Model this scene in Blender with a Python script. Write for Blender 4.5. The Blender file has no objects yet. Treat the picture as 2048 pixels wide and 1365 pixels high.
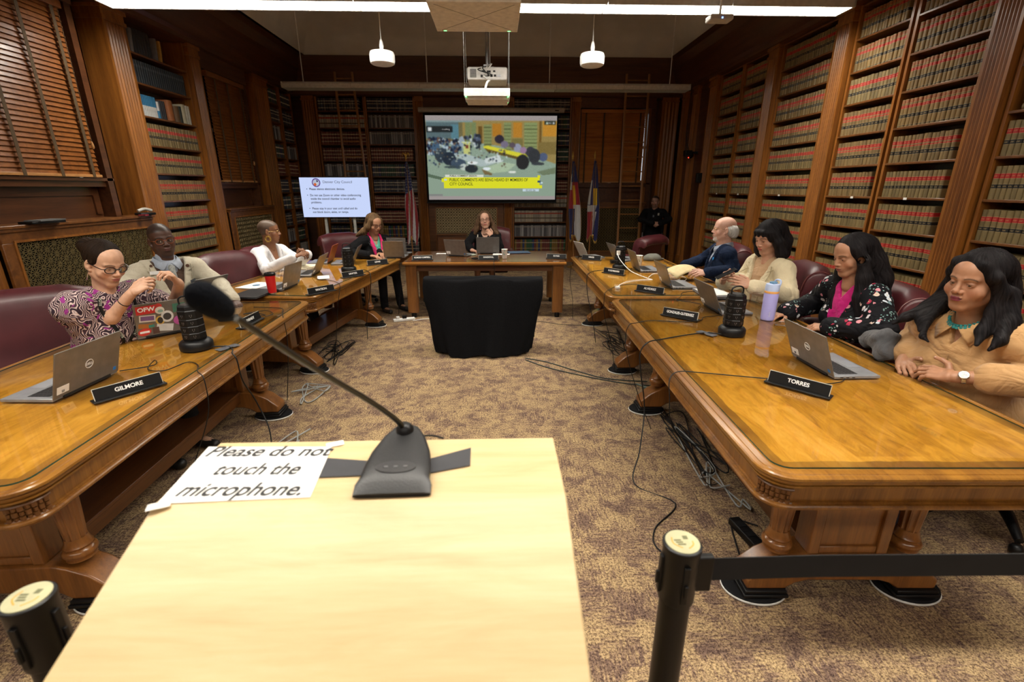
import bpy, bmesh, math, random
import numpy as np
from mathutils import Matrix, Vector, Euler
R = random.Random(7)
SC = bpy.context.scene
COL = SC.collection
PI = math.pi
def V(*a): return Vector(a)
# ------------------------------------------------------------------ camera
FPX = 940.0; PITCH = math.atan(307/940.); CAMH = 1.68
YAW = math.atan(31*math.cos(PITCH)/FPX)
cd = bpy.data.cameras.new('camera'); cam = bpy.data.objects.new('camera', cd); COL.objects.link(cam)
cam.location = (0, 0, CAMH); cam.rotation_euler = (PI/2-PITCH, 0, -YAW)
cd.sensor_width = 36; cd.lens = FPX*36/2048; cd.clip_start = .05; cd.clip_end = 100
cd.dof.use_dof = True; cd.dof.focus_distance = 3.4; cd.dof.aperture_fstop = 3.2
SC.camera = cam
# ------------------------------------------------------------------ tagging
def tag(o, label=None, cat=None, group=None, kind=None):
    if label: o['label'] = label
    if cat: o['category'] = cat
    if group: o['group'] = group
    if kind: o['kind'] = kind
    return o
def thing(name, label, cat, loc=(0, 0, 0), rz=0, group=None, rot=None):
    o = bpy.data.objects.new(name, None); COL.objects.link(o); o.empty_display_size = .05
    o.location = loc; o.rotation_euler = rot if rot else (0, 0, rz)
    return tag(o, label, cat, group)
def wm(o):
    M = o.matrix_parent_inverse @ Matrix.Translation(o.location) @ o.rotation_euler.to_matrix().to_4x4()
    return wm(o.parent) @ M if o.parent else M
def link(name, me, parent=None, world=False):
    o = bpy.data.objects.new(name, me); COL.objects.link(o)
    if parent is not None:
        o.parent = parent
        if world: o.matrix_parent_inverse = wm(parent).inverted()
    return o
def copy_tree(o, parent=None):
    c = o.copy(); COL.objects.link(c)
    if parent is not None: c.parent = parent
    for ch in list(o.children): copy_tree(ch, c)
    return c
def place(o, loc, rz=0, label=None, group=None):
    o.location = loc; o.rotation_euler = (0, 0, rz)
    if label: o['label'] = label
    if group: o['group'] = group
    return o
# ------------------------------------------------------------------ mesh builder
class MB:
    def __init__(s, M=None): s.v = []; s.f = []; s.mi = []; s.M = M or Matrix(); s.i = 0; s.uv = None
    def add(s, vs, fs):
        b = len(s.v); s.v += [tuple(s.M @ Vector(p)) for p in vs]
        s.f += [tuple(b+i for i in f) for f in fs]; s.mi += [s.i]*len(fs)
        return s
    def box(s, x0, x1, y0, y1, z0, z1, M=None):
        vs = [(x, y, z) for x in (x0, x1) for y in (y0, y1) for z in (z0, z1)]
        if M: vs = [M @ Vector(p) for p in vs]
        return s.add(vs, [(0, 1, 3, 2), (4, 6, 7, 5), (0, 4, 5, 1), (2, 3, 7, 6), (0, 2, 6, 4), (1, 5, 7, 3)])
    def cb(s, c, d, M=None):
        return s.box(c[0]-d[0]/2, c[0]+d[0]/2, c[1]-d[1]/2, c[1]+d[1]/2, c[2]-d[2]/2, c[2]+d[2]/2, M)
    def rings(s, rs, cap=True, closed=False):
        n = len(rs[0]); vs = [p for r in rs for p in r]; fs = []
        m = len(rs)
        for j in range(m if closed else m-1):
            a = j*n; b = ((j+1) % m)*n
            for i in range(n): k = (i+1) % n; fs.append((a+i, a+k, b+k, b+i))
        if cap and not closed: fs += [tuple(range(n))[::-1], tuple((m-1)*n+i for i in range(n))]
        return s.add(vs, fs)
    def lathe(s, prof, n=20, c=(0, 0, 0), sy=1.0, ph=0):
        return s.rings([[(c[0]+r*math.cos(2*PI*i/n+ph), c[1]+sy*r*math.sin(2*PI*i/n+ph), c[2]+z) for i in range(n)] for r, z in prof])
    def prism(s, poly, a, b, ax='z'):
        def q(p, t): return {'z': (p[0], p[1], t), 'y': (p[0], t, p[1]), 'x': (t, p[0], p[1])}[ax]
        return s.rings([[q(p, a) for p in poly], [q(p, b) for p in poly]])
    def tube(s, pts, r, n=6, sub=4, flat=None):
        P = [Vector(p) for p in pts]
        if sub > 1 and len(P) > 2: P = catmull(P, sub)
        rr = r if isinstance(r, (list, tuple)) else None
        out = []; up = Vector((0, 0, 1)); prev = None
        for i, p in enumerate(P):
            t = (P[min(i+1, len(P)-1)]-P[max(i-1, 0)])
            if t.length < 1e-9: t = Vector((0, 0, 1))
            t.normalize()
            if prev is None: a = t.cross(up if abs(t.z) < .95 else Vector((1, 0, 0))).normalized()
            else:
                a = prev-t*prev.dot(t)
                a = a.normalized() if a.length > 1e-6 else t.orthogonal().normalized()
            prev = a; b = t.cross(a)
            if rr:
                f = i/(len(P)-1)*(len(rr)-1); k = min(int(f), len(rr)-2); q = rr[k]+(rr[k+1]-rr[k])*(f-k)
            else: q = r
            out.append([p+a*(q*math.cos(2*PI*j/n))+b*(q*(flat or 1)*math.sin(2*PI*j/n)) for j in range(n)])
        return s.rings(out)
    def grid(s, pts):
        m = len(pts); n = len(pts[0])
        return s.add([p for r in pts for p in r], [(j*n+i, j*n+i+1, (j+1)*n+i+1, (j+1)*n+i) for j in range(m-1) for i in range(n-1)])
    def sphere(s, c, r, n=14, sc=(1, 1, 1), M=None):
        pr = []
        for j in range(1, n//2):
            t = PI*j/(n//2); pr.append([Vector((c[0]+sc[0]*r*math.sin(t)*math.cos(2*PI*i/n), c[1]+sc[1]*r*math.sin(t)*math.sin(2*PI*i/n), c[2]-sc[2]*r*math.cos(t))) for i in range(n)])
        return s.rings(pr)
    def torus(s, c, Rr, r, n=20, m=6, M=None, sx=1, sz=1):
        # ring in local XZ plane (axis y)
        rs = []
        for i in range(n):
            a = 2*PI*i/n; q = []
            for j in range(m):
                b = 2*PI*j/m; rad = Rr+r*math.cos(b)
                p = Vector((sx*rad*math.cos(a), r*math.sin(b), sz*rad*math.sin(a)))
                q.append((M @ p if M else p)+Vector(c))
            rs.append(q)
        return s.rings(rs, closed=True)
    def mesh(s, name, mats, smooth=None, rc=True):
        me = bpy.data.meshes.new(name); me.from_pydata(s.v, [], s.f)
        for m in (mats if isinstance(mats, (list, tuple)) else [mats]): me.materials.append(m)
        if max(s.mi, default=0) > 0: me.polygons.foreach_set('material_index', s.mi)
        if rc: bm = bmesh.new(); bm.from_mesh(me); bmesh.ops.recalc_face_normals(bm, faces=bm.faces); bm.to_mesh(me); bm.free()
        if smooth is not None:
            me.shade_smooth(); me.set_sharp_from_angle(angle=math.radians(smooth))
        return me
    def build(s, name, mats, parent=None, smooth=None, bevel=0, seg=2, world=False, rc=True):
        o = link(name, s.mesh(name, mats, smooth, rc), parent, world)
        if bevel:
            m = o.modifiers.new('bevel', 'BEVEL'); m.width = bevel; m.segments = seg; m.limit_method = 'ANGLE'; m.angle_limit = .6
            if smooth is None:
                o.data.shade_smooth(); o.data.set_sharp_from_angle(angle=math.radians(50))
        return o
def catmull(P, sub):
    out = []
    for i in range(len(P)-1):
        p0 = P[max(i-1, 0)]; p1 = P[i]; p2 = P[i+1]; p3 = P[min(i+2, len(P)-1)]
        for k in range(sub):
            t = k/sub
            out.append(.5*((2*p1)+(p2-p0)*t+(2*p0-5*p1+4*p2-p3)*t*t+(3*p1-p0-3*p2+p3)*t*t*t))
    out.append(P[-1]); return out
def struct(name, mb, mat, **k):
    o = mb.build(name, mat, **k); o['kind'] = 'structure'; return o
def Tm(loc, rz=0, rx=0, ry=0): return Matrix.Translation(loc) @ Euler((rx, ry, rz)).to_matrix().to_4x4()
def text(s, size, mat, parent, M, name='lettering', ext=.0006, align='CENTER', sp=1.0, bold=0.0, sx=1.0):
    cu = bpy.data.curves.new('t', 'FONT'); cu.body = s; cu.size = size; cu.align_x = align; cu.align_y = 'CENTER'
    cu.extrude = ext; cu.space_line = sp; cu.offset = bold
    t = bpy.data.objects.new('t', cu); COL.objects.link(t)
    dg = bpy.context.evaluated_depsgraph_get(); me = bpy.data.meshes.new_from_object(t.evaluated_get(dg))
    bpy.data.objects.remove(t); me.transform(M @ Matrix.Diagonal((sx, 1, 1, 1)))
    me.materials.clear(); me.materials.append(mat); me.name = name
    return link(name, me, parent)
# ------------------------------------------------------------------ materials
MATS = {}
class NT:
    def __init__(s, name):
        m = bpy.data.materials.new(name); m.use_nodes = True; s.m = m; s.t = m.node_tree; s.n = s.t.nodes; s.l = s.t.links
        s.n.clear(); s.out = s.n.new('ShaderNodeOutputMaterial'); s.b = s.n.new('ShaderNodeBsdfPrincipled')
        s.l.new(s.b.outputs[0], s.out.inputs[0])
    def new(s, typ, **k):
        n = s.n.new('ShaderNode'+typ)
        for a, b in k.items():
            if a in n.inputs: s.set(n.inputs[a], b)
            else: setattr(n, a, b)
        return n
    def set(s, inp, v):
        if isinstance(v, bpy.types.NodeSocket): s.l.new(v, inp)
        else: inp.default_value = v
    def inp(s, n, i, v): s.set(n.inputs[i], v); return n
    def coord(s, kind='Object', scale=(1, 1, 1), rot=(0, 0, 0), loc=(0, 0, 0)):
        c = s.new('TexCoord'); m = s.new('Mapping'); s.l.new(c.outputs[kind], m.inputs[0])
        m.inputs['Scale'].default_value = scale; m.inputs['Rotation'].default_value = rot; m.inputs['Location'].default_value = loc
        return m.outputs[0]
    def noise(s, vec, scale=5, det=3, rough=.5, dist=0):
        n = s.new('TexNoise'); s.l.new(vec, n.inputs['Vector']); n.inputs['Scale'].default_value = scale
        n.inputs['Detail'].default_value = det; n.inputs['Roughness'].default_value = rough; n.inputs['Distortion'].default_value = dist
        return n.outputs[0]
    def ramp(s, fac, stops, interp='LINEAR'):
        r = s.new('ValToRGB'); s.set(r.inputs[0], fac); r.color_ramp.interpolation = interp
        e = r.color_ramp.elements
        while len(e) < len(stops): e.new(1)
        for q, (p, c) in zip(e, stops): q.position = p; q.color = (*c, 1) if len(c) == 3 else c
        return r.outputs[0]
    def math(s, op, a, b=0, c=0, clamp=False):
        n = s.new('Math', operation=op); n.use_clamp = clamp
        s.set(n.inputs[0], a); s.set(n.inputs[1], b); s.set(n.inputs[2], c); return n.outputs[0]
    def mix(s, f, a, b, mode='MIX'):
        n = s.new('Mix', data_type='RGBA', blend_type=mode); s.set(n.inputs[0], f)
        s.set(n.inputs[6], (*a, 1) if isinstance(a, tuple) and len(a) == 3 else a); s.set(n.inputs[7], (*b, 1) if isinstance(b, tuple) and len(b) == 3 else b)
        return n.outputs[2]
    def col(s, c): s.set(s.b.inputs['Base Color'], (*c, 1) if isinstance(c, tuple) and len(c) == 3 else c); return s
    def bump(s, h, st=.3, d=.01):
        b = s.new('Bump'); s.set(b.inputs['Height'], h); b.inputs['Strength'].default_value = st; b.inputs['Distance'].default_value = d
        s.l.new(b.outputs[0], s.b.inputs['Normal']); return s
    def p(s, **k):
        for a, v in k.items(): s.set(s.b.inputs[a.replace('_', ' ')], v)
        return s
def mat(name, c, rough=.5, metal=0, var=.12, sc=20, bump=0, coat=0, spec=.5, emit=None, est=1, sheen=0, **k):
    if name in MATS: return MATS[name]
    t = NT(name)
    if emit:
        t.p(Base_Color=(*c, 1), Emission_Color=(*emit, 1), Emission_Strength=est, Roughness=rough)
    else:
        v = t.coord('Object'); n = t.noise(v, sc, 4)
        d = tuple(max(0, x*(1-var)) for x in c); e = tuple(min(1, x*(1+var)) for x in c)
        t.col(t.ramp(n, [(.3, d), (.7, e)])); t.p(Roughness=rough, Metallic=metal)
        if bump: t.bump(n, bump, .005)
    t.b.inputs['Coat Weight'].default_value = coat; t.b.inputs['Coat Roughness'].default_value = .05
    t.b.inputs['Specular IOR Level'].default_value = spec; t.b.inputs['Sheen Weight'].default_value = sheen
    MATS[name] = t.m; return t.m
def wood(name, dark, light, axis='z', sc=1.0, rough=.38, coat=.15, fine=1.0):
    if name in MATS: return MATS[name]
    t = NT(name); s = {'z': (14, 14, .9), 'y': (14, .9, 14), 'x': (.9, 14, 14)}[axis]
    v = t.coord('Object', tuple(q*sc for q in s))
    a = t.noise(v, 1.2, 5, .6, .6); v2 = t.coord('Object', tuple(q*sc*5 for q in s)); b = t.noise(v2, 2.0, 3, .6)
    f = t.math('ADD', t.math('MULTIPLY', a, .75), t.math('MULTIPLY', b, .35*fine))
    t.col(t.ramp(f, [(.35, dark), (.72, light)])); t.p(Roughness=rough, Coat_Weight=coat, Coat_Roughness=.15)
    t.bump(b, .12, .002); MATS[name] = t.m; return t.m
W_PIL = wood('pilaster_wood', (.13, .042, .007), (.36, .132, .022))
W_SH = wood('shelf_wood', (.085, .028, .007), (.21, .077, .016), 'y')
W_SHX = wood('shelf_wood_across', (.08, .028, .010), (.19, .072, .020), 'x')
W_DK = wood('panel_wood', (.045, .015, .006), (.115, .04, .013), 'y', rough=.35)
W_FR = wood('frieze_wood', (.055, .021, .009), (.13, .047, .017), 'x', rough=.5)
W_LEG = wood('table_leg_wood', (.12, .042, .010), (.28, .11, .024), 'z', rough=.3, coat=.4)
W_EDGE = wood('table_edge_wood', (.13, .046, .007), (.34, .15, .020), 'y', rough=.30, coat=.3)
BLK = mat('black_plastic', (.005, .005, .0055), .42, spec=.35); BLKM = mat('black_matte', (.006, .006, .007), .8, spec=.2)
WHT = mat('white_plastic', (.78, .78, .76), .45); GREY = mat('grey_metal', (.3, .3, .31), .35, .8)
PAPER = mat('white_paper', (.82, .81, .78), .7, var=.03); STEEL = mat('steel', (.6, .6, .6), .25, 1)
INK = mat('black_ink', (.012, .012, .012), .6); WINK = mat('white_lettering', (.85, .85, .83), .5)
PLAS = mat('ceiling_plaster', (.72, .70, .66), .9, sc=3, var=.06)
GOLD = mat('gold_metal', (.65, .42, .10), .3, .9)
# carpet: small tufted blocks running two ways, tan with plum
def carpet():
    t = NT('carpet'); v = t.coord('Object')
    def patch(sc, off):
        q = t.new('TexVoronoi', feature='F1', distance='CHEBYCHEV'); t.l.new(t.coord('Object', (1, 1, 0), (0, 0, 0), off), q.inputs['Vector']); q.inputs['Scale'].default_value = sc; q.inputs['Randomness'].default_value = .8
        sp = t.new('SeparateColor'); t.l.new(q.outputs['Color'], sp.inputs[0]); return sp.outputs[0], sp.outputs[1]
    s1, k1 = patch(6.5, (0, 0, 0)); s2, k2 = patch(15, (3, 1, 0)); sel = t.math('GREATER_THAN', s1, .5)
    a = t.noise(t.coord('Object', (5, 36, 1)), 3, 3, .65); b = t.noise(t.coord('Object', (36, 5, 1)), 3, 3, .65)
    blk = t.math('ADD', t.math('MULTIPLY', a, t.math('SUBTRACT', 1, sel)), t.math('MULTIPLY', b, sel))
    big = t.noise(t.coord('Object', (1, 1, 1)), 9, 3, .6)
    f = t.math('ADD', t.math('ADD', t.math('MULTIPLY', blk, .50), t.math('MULTIPLY', big, .30)), t.math('ADD', t.math('MULTIPLY', k1, .07), t.math('MULTIPLY', k2, .10)))
    c1 = t.ramp(f, [(.38, (.17, .115, .095)), (.46, (.28, .195, .135)), (.52, (.41, .30, .175)), (.68, (.53, .395, .225))])
    tuft = t.noise(t.coord('Object', (1, 1, 1)), 95, 3, .7); t2 = t.noise(t.coord('Object', (1, 1, 1), (0, 0, .6)), 210, 2, .6); f2 = t.ramp(t.math('ADD', t.math('MULTIPLY', tuft, .6), t.math('MULTIPLY', t2, .4)), [(.41, (.20, .16, .17)), (.57, (1.2, 1.15, 1.05))])
    t.col(t.mix(.95, c1, f2, 'MULTIPLY')); t.p(Roughness=.95, Specular_IOR_Level=.1); t.bump(tuft, .7, .006)
    return t.m
CARPET = carpet()
# ------------------------------------------------------------------ room shell
XL, XR, YB, YF = -4.3, 4.0, 11.2, -4.0
struct('floor', MB().box(-4.9, 4.6, YF, YB+.3, -.1, 0), CARPET)
struct('wall_left', MB().box(-4.9, -4.62, YF, YB+.3, 0, 5.0), W_DK)
struct('wall_right', MB().box(4.34, 4.6, YF, YB+.3, 0, 5.0), W_DK)
struct('wall_back', MB().box(-4.9, 4.6, YB+.3, YB+.5, 0, 5.0), W_FR)
struct('wall_front', MB().box(-4.9, 4.6, YF-.2, YF, 0, 5.0), W_DK)
struct('ceiling', MB().box(-4.9, 4.6, YF, YB+.5, 4.95, 5.1), PLAS)
# plaster cove running round above the frieze, then two moulding strips on the ceiling
def frame_strip(x0, x1, y0, y1, prof):
    rs = []
    for (ins, z) in prof:
        rs.append([(x0+ins, y0+ins, z), (x1-ins, y0+ins, z), (x1-ins, y1-ins, z), (x0+ins, y1-ins, z)])
    mb = MB(); mb.rings(rs, cap=False); return mb
struct('trim_1', frame_strip(-3.93, 3.74, -3.6, 11.15, [(0, 4.28), (.03, 4.36), (.05, 4.45), (.16, 4.66), (.34, 4.82), (.6, 4.90), (.62, 4.96)]), PLAS, smooth=60)
struct('trim_2', frame_strip(-3.93, 3.74, -3.6, 11.15, [(1.0, 4.952), (1.02, 4.925), (1.07, 4.915), (1.12, 4.93), (1.16, 4.952)]), PLAS, smooth=60)
# wooden cornice and soffit along the walls
def cornice(x, sgn, name):
    pr = [(0, 3.58), (-.06, 3.60), (-.06, 3.66), (-.10, 3.70), (-.12, 3.80), (-.15, 3.84), (-.18, 4.0), (-.22, 4.05), (-.24, 4.22), (-.30, 4.29), (.3, 4.30), (.3, 3.58)]
    mb = MB(); mb.prism([(x+sgn*p[0], p[1]) for p in pr], YF, YB+.2, 'y'); struct(name, mb, W_DK, smooth=30)
cornice(XR, 1, 'trim_3'); cornice(XL, -1, 'trim_4')
m = MB(); pr = [(0, 3.52), (-.05, 3.55), (-.05, 3.62), (-.01, 3.66), (-.01, 4.10), (-.06, 4.16), (-.08, 4.27), (.3, 4.30), (.3, 3.52)]
m.prism([(YB+p[0], p[1]) for p in pr], -4.4, 4.1, 'x'); struct('trim_5', m, W_FR, smooth=30)
# fluted pilasters: profile swept up
def pilaster(parent_name, c, w, d, face, z0=0, z1=3.6, nf=6, label=None):
    """c = centre of the front face; face = unit 2-vector pointing into the room"""
    f = Vector((face[0], face[1])); s = Vector((-f.y, f.x)); poly = []
    poly.append(s*(-w/2)-f*d); poly.append(s*(-w/2))
    m0 = w*.10; fw = (w-2*m0)/nf
    for i in range(nf):
        a = -w/2+m0+i*fw
        for k in range(5):
            t = k/4; poly.append(s*(a+fw*(.12+.76*t))-f*(.016*math.sin(PI*t)))
    poly.append(s*(w/2)); poly.append(s*(w/2)-f*d)
    mb = MB(); mb.prism([(c[0]+p.x, c[1]+p.y) for p in poly], z0+.25, z1-.16)
    def blk(za, zb, e):
        q = [s*(-w/2-e)-f*d, s*(-w/2-e)+f*e, s*(w/2+e)+f*e, s*(w/2+e)-f*d]
        mb.prism([(c[0]+p.x, c[1]+p.y) for p in q], za, zb)
    blk(z0, z0+.22, .015); blk(z0+.22, z0+.27, .008); blk(z1-.16, z1-.12, .012); blk(z1-.12, z1, .0); blk(z1-.05, z1, .02)
    o = struct(parent_name, mb, W_PIL, smooth=40); return o
npil = [5]
def pil(c, w, face, d=.3, **k):
    npil[0] += 1; return pilaster('trim_%d' % npil[0], c, w, d, face, **k)
for y0, y1 in ((1.62, 1.88), (4.0, 4.24), (5.95, 6.21), (7.41, 7.67), (9.32, 9.64)): pil((XR-.02, (y0+y1)/2), y1-y0, (-1, 0))
for y0, y1 in ((6.10, 6.44), (7.62, 7.86), (9.44, 9.98), (3.9, 4.2)): pil((XL+.02, (y0+y1)/2), y1-y0, (1, 0))
for x0, x1 in ((-4.12, -3.87), (-1.74, -1.56), (.17, .36), (1.66, 1.84), (3.62, 3.98)): pil(((x0+x1)/2, YB-.02), x1-x0, (0, -1), nf=4)
pil((3.98, 10.3), .22, (-1, 0), nf=4); pil((3.96, 10.85), .16, (-1, 0), nf=3); pil((3.42, YB+.05), .12, (0, -1), nf=2)
LAMP = 54
# ------------------------------------------------------------------ books and bookcases
def bookmat(name, base, bands, gold=True, var=.25, rough=.55):
    t = NT(name); uv = t.new('UVMap').outputs[0]; sp = t.new('SeparateXYZ'); t.l.new(uv, sp.inputs[0]); v = sp.outputs[1]; u = sp.outputs[0]
    rnd = t.new('NewGeometry').outputs['Random Per Island']; oi = t.new('ObjectInfo').outputs['Random']
    r = t.math('FRACT', t.math('ADD', rnd, oi))
    if isinstance(base[0], tuple): c = t.ramp(r, [(i/len(base), q) for i, q in enumerate(base)], 'CONSTANT')
    else: c = t.ramp(r, [(0, tuple(x*(1-var) for x in base)), (1, tuple(min(1, x*(1+var)) for x in base))])
    n = t.noise(t.coord('Object', (1, 1, .3)), 60, 4, .7); c = t.mix(t.math('MULTIPLY', n, .55), c, tuple(x*.45 for x in (base[0] if isinstance(base[0], tuple) else base)))
    def between(a, b): return t.math('MULTIPLY', t.math('GREATER_THAN', v, a), t.math('LESS_THAN', v, b))
    for a, b, col in bands:
        c = t.mix(between(a, b), c, col)
        if gold:
            # gilt lettering as a ragged line of short strokes in the middle of each label, gilt rules at the edges
            mid = (a+b)/2; w = (b-a)*.16
            tx = t.noise(t.coord('Object', (1, 1, 1)), 420, 0)
            g = t.math('MULTIPLY', between(mid-w, mid+w), t.math('MULTIPLY', t.math('GREATER_THAN', tx, .52), t.math('MULTIPLY', t.math('GREATER_THAN', u, .2), t.math('LESS_THAN', u, .8))))
            c = t.mix(t.math('MULTIPLY', g, .7), c, (.42, .30, .13))
            for e in (a, b): c = t.mix(t.math('MULTIPLY', between(e-.006, e+.006), .7), c, (.45, .34, .16))
    t.col(c); t.p(Roughness=rough); MATS[name] = t.m; return t.m
RED = (.40, .012, .012); BK = (.008, .008, .008)
TAN = [bookmat('tan_buckram_a', (.215, .155, .062), [(.63, .78, RED), (.33, .46, BK)]),
       bookmat('tan_buckram_b', (.225, .148, .056), [(.68, .81, RED), (.58, .64, RED), (.29, .43, BK)]),
       bookmat('tan_buckram_c', (.25, .155, .05), [(.86, .98, (.26, .07, .02)), (.68, .79, RED), (.34, .46, BK), (.03, .07, BK)])]
DRK = [bookmat('dark_binding_a', [(.05, .05, .065), (.15, .15, .17), (.03, .04, .08)], [(.74, .80, (.62, .6, .52)), (.54, .58, (.6, .56, .46)), (.2, .26, (.55, .52, .45))]),
       bookmat('dark_binding_b', [(.17, .04, .03), (.22, .08, .05), (.13, .03, .025)], [(.76, .82, (.6, .5, .34)), (.48, .54, (.6, .5, .34)), (.2, .25, (.55, .45, .3))]),
       bookmat('dark_binding_c', [(.04, .09, .065), (.045, .045, .13), (.09, .09, .09)], [(.70, .79, (.6, .56, .46)), (.28, .36, (.6, .56, .46))]),
       bookmat('pale_binding', [(.48, .44, .35), (.55, .48, .37), (.32, .29, .25)], [(.70, .82, (.40, .04, .03)), (.30, .38, BK)]),
       bookmat('grey_binding', [(.16, .16, .17), (.50, .50, .51), (.08, .08, .09), (.32, .32, .33)], [(.84, .9, (.3, .3, .3))]),
       bookmat('mixed_binding', [(.03, .11, .05), (.03, .05, .2), (.2, .03, .03), (.28, .16, .03)], [(.70, .76, (.42, .38, .28)), (.2, .24, (.4, .34, .2))])]
def book_geo(w, h, d):
    n = 5; r = w*.28; pts = []
    for i in range(n):
        a = PI*i/(n-1); pts.append((w/2-w/2*math.cos(a), -r*math.sin(a)))
    pts += [(w, d), (0, d)]
    return pts
def book_mesh(name, w, h, d, m):
    p = book_geo(w, h, d); mb = MB(); mb.prism([(x-w/2, y) for x, y in p], 0, h); me = mb.mesh(name, m, 50)
    uvs(me, w, h); return me
def uvs(me, w, h):
    ul = me.uv_layers.new(name='UVMap'); vi = np.empty(len(me.loops), dtype=np.int32); me.loops.foreach_get('vertex_index', vi)
    co = np.empty(len(me.vertices)*3); me.vertices.foreach_get('co', co); co = co.reshape(-1, 3)[vi]
    ul.data.foreach_set('uv', np.stack([co[:, 0]/w+.5, co[:, 2]/h], 1).ravel())
def camproj(p):
    q = Vector(p)-Vector((0, 0, CAMH)); cp, sp, cy, sy = math.cos(PITCH), math.sin(PITCH), math.cos(YAW), math.sin(YAW)
    s = q.dot(Vector((sy*cp, cy*cp, -sp)))
    if s <= .1: return None
    return (1024+FPX*q.dot(Vector((cy, -sy, 0)))/s, 682.5-FPX*q.dot(Vector((sy*sp, cy*sp, cp)))/s, s)
BOOKS = {'law_book': [], 'bound_volume': []}
SHELF = [.26+.332*k for k in range(11)]
ORD = ['lowest', 'second', 'third', 'fourth', 'fifth', 'sixth', 'seventh', 'eighth', 'ninth', 'tenth', 'topmost']
def bookcase(M, w, label, books, name='bookcase', shelves=SHELF, z1=3.6, kind='law_book', h=.252, th=.046, empty=(), where='', skip=()):
    o = bpy.data.objects.new(name, None); COL.objects.link(o); o.matrix_world = M; tag(o, label, 'bookcase', 'built-in bookcases')
    o.location = M.translation; o.rotation_euler = M.to_euler()
    for x in (0, w-.03): MB().box(x, x+.03, 0, .28, 0, z1).build('side_panel', W_PIL, o)
    MB().box(.03, w-.03, .27, .29, 0, z1).build('back_panel', W_DK, o)
    MB().box(.03, w-.03, .01, .27, 0, .24).build('plinth', W_SH, o)
    for z in shelves: MB().box(.03, w-.03, .0, .27, z-.022, z).build('shelf', W_SH, o, bevel=.004)
    for k, z in enumerate(shelves):
        if k in skip: continue
        st = books(k); x = .034+R.uniform(0, .01); end = w-.034; gapat = R.random()
        hh = h*R.uniform(.97, 1.03); tt = th*R.uniform(.92, 1.1); last = R.random() < .3; room = end-x
        n = int(room/tt)-(1 if last else 0)
        if not last: tt = room/n*.999
        q = 0
        for i in range(n):
            if not last or i < n-1: a = 0
            P = M @ Matrix.Translation((x+tt/2, .03+R.uniform(-.006, .006), z)); BOOKS[kind].append((P, tt*.985, hh*(1+R.uniform(-.006, .006)), st, k, where)); x += tt
    return o
def Mr(y1): return Matrix.Translation((XR+.03, y1, 0)) @ Matrix.Rotation(-PI/2, 4, 'Z')
def Ml(y0): return Matrix.Translation((XL-.03, y0, 0)) @ Matrix.Rotation(PI/2, 4, 'Z')
def Mb(x0): return Matrix.Translation((x0, YB+.01, 0))
tanrow = lambda pat: (lambda k: ('tan', pat[min(k, len(pat)-1)]))
rb = [(9.30, 8.50, 'the right wall, far end', [0]*6+[1]*5), (8.46, 7.69, 'the right wall, second bay from the end', [0, 1]*6), (7.39, 6.23, 'the right wall, wide middle bay', [0, 0, 0, 0, 1, 0, 1, 1, 1, 0, 0]),
      (5.93, 5.15, 'the right wall bay behind the cream blazer', [0, 0, 0, 0, 1, 1, 1, 0, 2, 2, 0]), (5.11, 4.26, 'the right wall bay behind the floral jacket', [0, 0, 0, 0, 0, 1, 2, 2, 2, 2, 0]),
      (3.98, 2.95, 'the nearest right wall bay', [0, 0, 0, 0, 0, 0, 2, 2, 2, 2, 0]), (2.91, 1.9, 'the right wall bay next to the camera', [0]*11)]
for y1, y0, wh, pat in rb:
    bookcase(Mr(y1), y1-y0, 'tall bookcase of tan law books, '+wh, tanrow(pat), where=wh, skip=(6,) if y1 == 3.98 else ())
lsh = [.12, .46, .80, 1.14, 1.48, 1.83, 2.17, 2.50, 2.72+.0, 3.06, 3.34]
lsh = [.19, .52, .85, 1.17, 1.515, 1.857, 2.19, 2.53, 2.90, 3.23]
bookcase(Ml(6.46), 1.14, 'tall bookcase bay on the left wall with tan law books under mixed books', lambda k: ('tan', [0, 0, 0, 1, 1, 0, 0, 0][k]), shelves=lsh, where='the left wall', skip=(7, 8, 9), th=.050)
bookcase(Ml(2.3), 1.55, 'bookcase on the left wall behind the nearest burgundy chair', lambda k: ('tan', 0), where='the left wall near the camera')
bookcase(Ml(10.0), .56, 'narrow dark bookcase on the left wall in the far corner', lambda k: ('drk', [2, 4, 0, 2, 0, 1, 2, 4, 0, 2, 2][k]), kind='bound_volume', where='the far left corner', th=.05)
bookcase(Ml(10.6), .58, 'last narrow dark bookcase on the left wall touching the back wall', lambda k: ('drk', [4, 2, 0, 0, 2, 1, 4, 0, 0, 2, 2][k]), kind='bound_volume', where='the far left corner', th=.05)
bookcase(Mb(-3.85), 1.04, 'dark bookcase on the back wall behind the presentation television', lambda k: ('drk', [0, 2, 0, 4, 2, 4, 1, 1, 3, 0, 0][k]), kind='bound_volume', where='back wall behind the television', th=.052)
bookcase(Mb(-2.80), 1.05, 'dark bookcase on the back wall left of the projection screen', lambda k: ('drk', [0, 5, 1, 1, 0, 2, 1, 4, 4, 0, 0][k]), kind='bound_volume', where='back wall behind the striped flag', th=.048)
bookcase(Mb(.37), 1.28, 'dark bookcase on the back wall behind the right part of the screen', lambda k: ('drk', [5, 4, 3, 3, 1, 1, 2, 2, 2, 0, 0][k]), kind='bound_volume', where='back wall behind the screen', th=.046)
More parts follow.
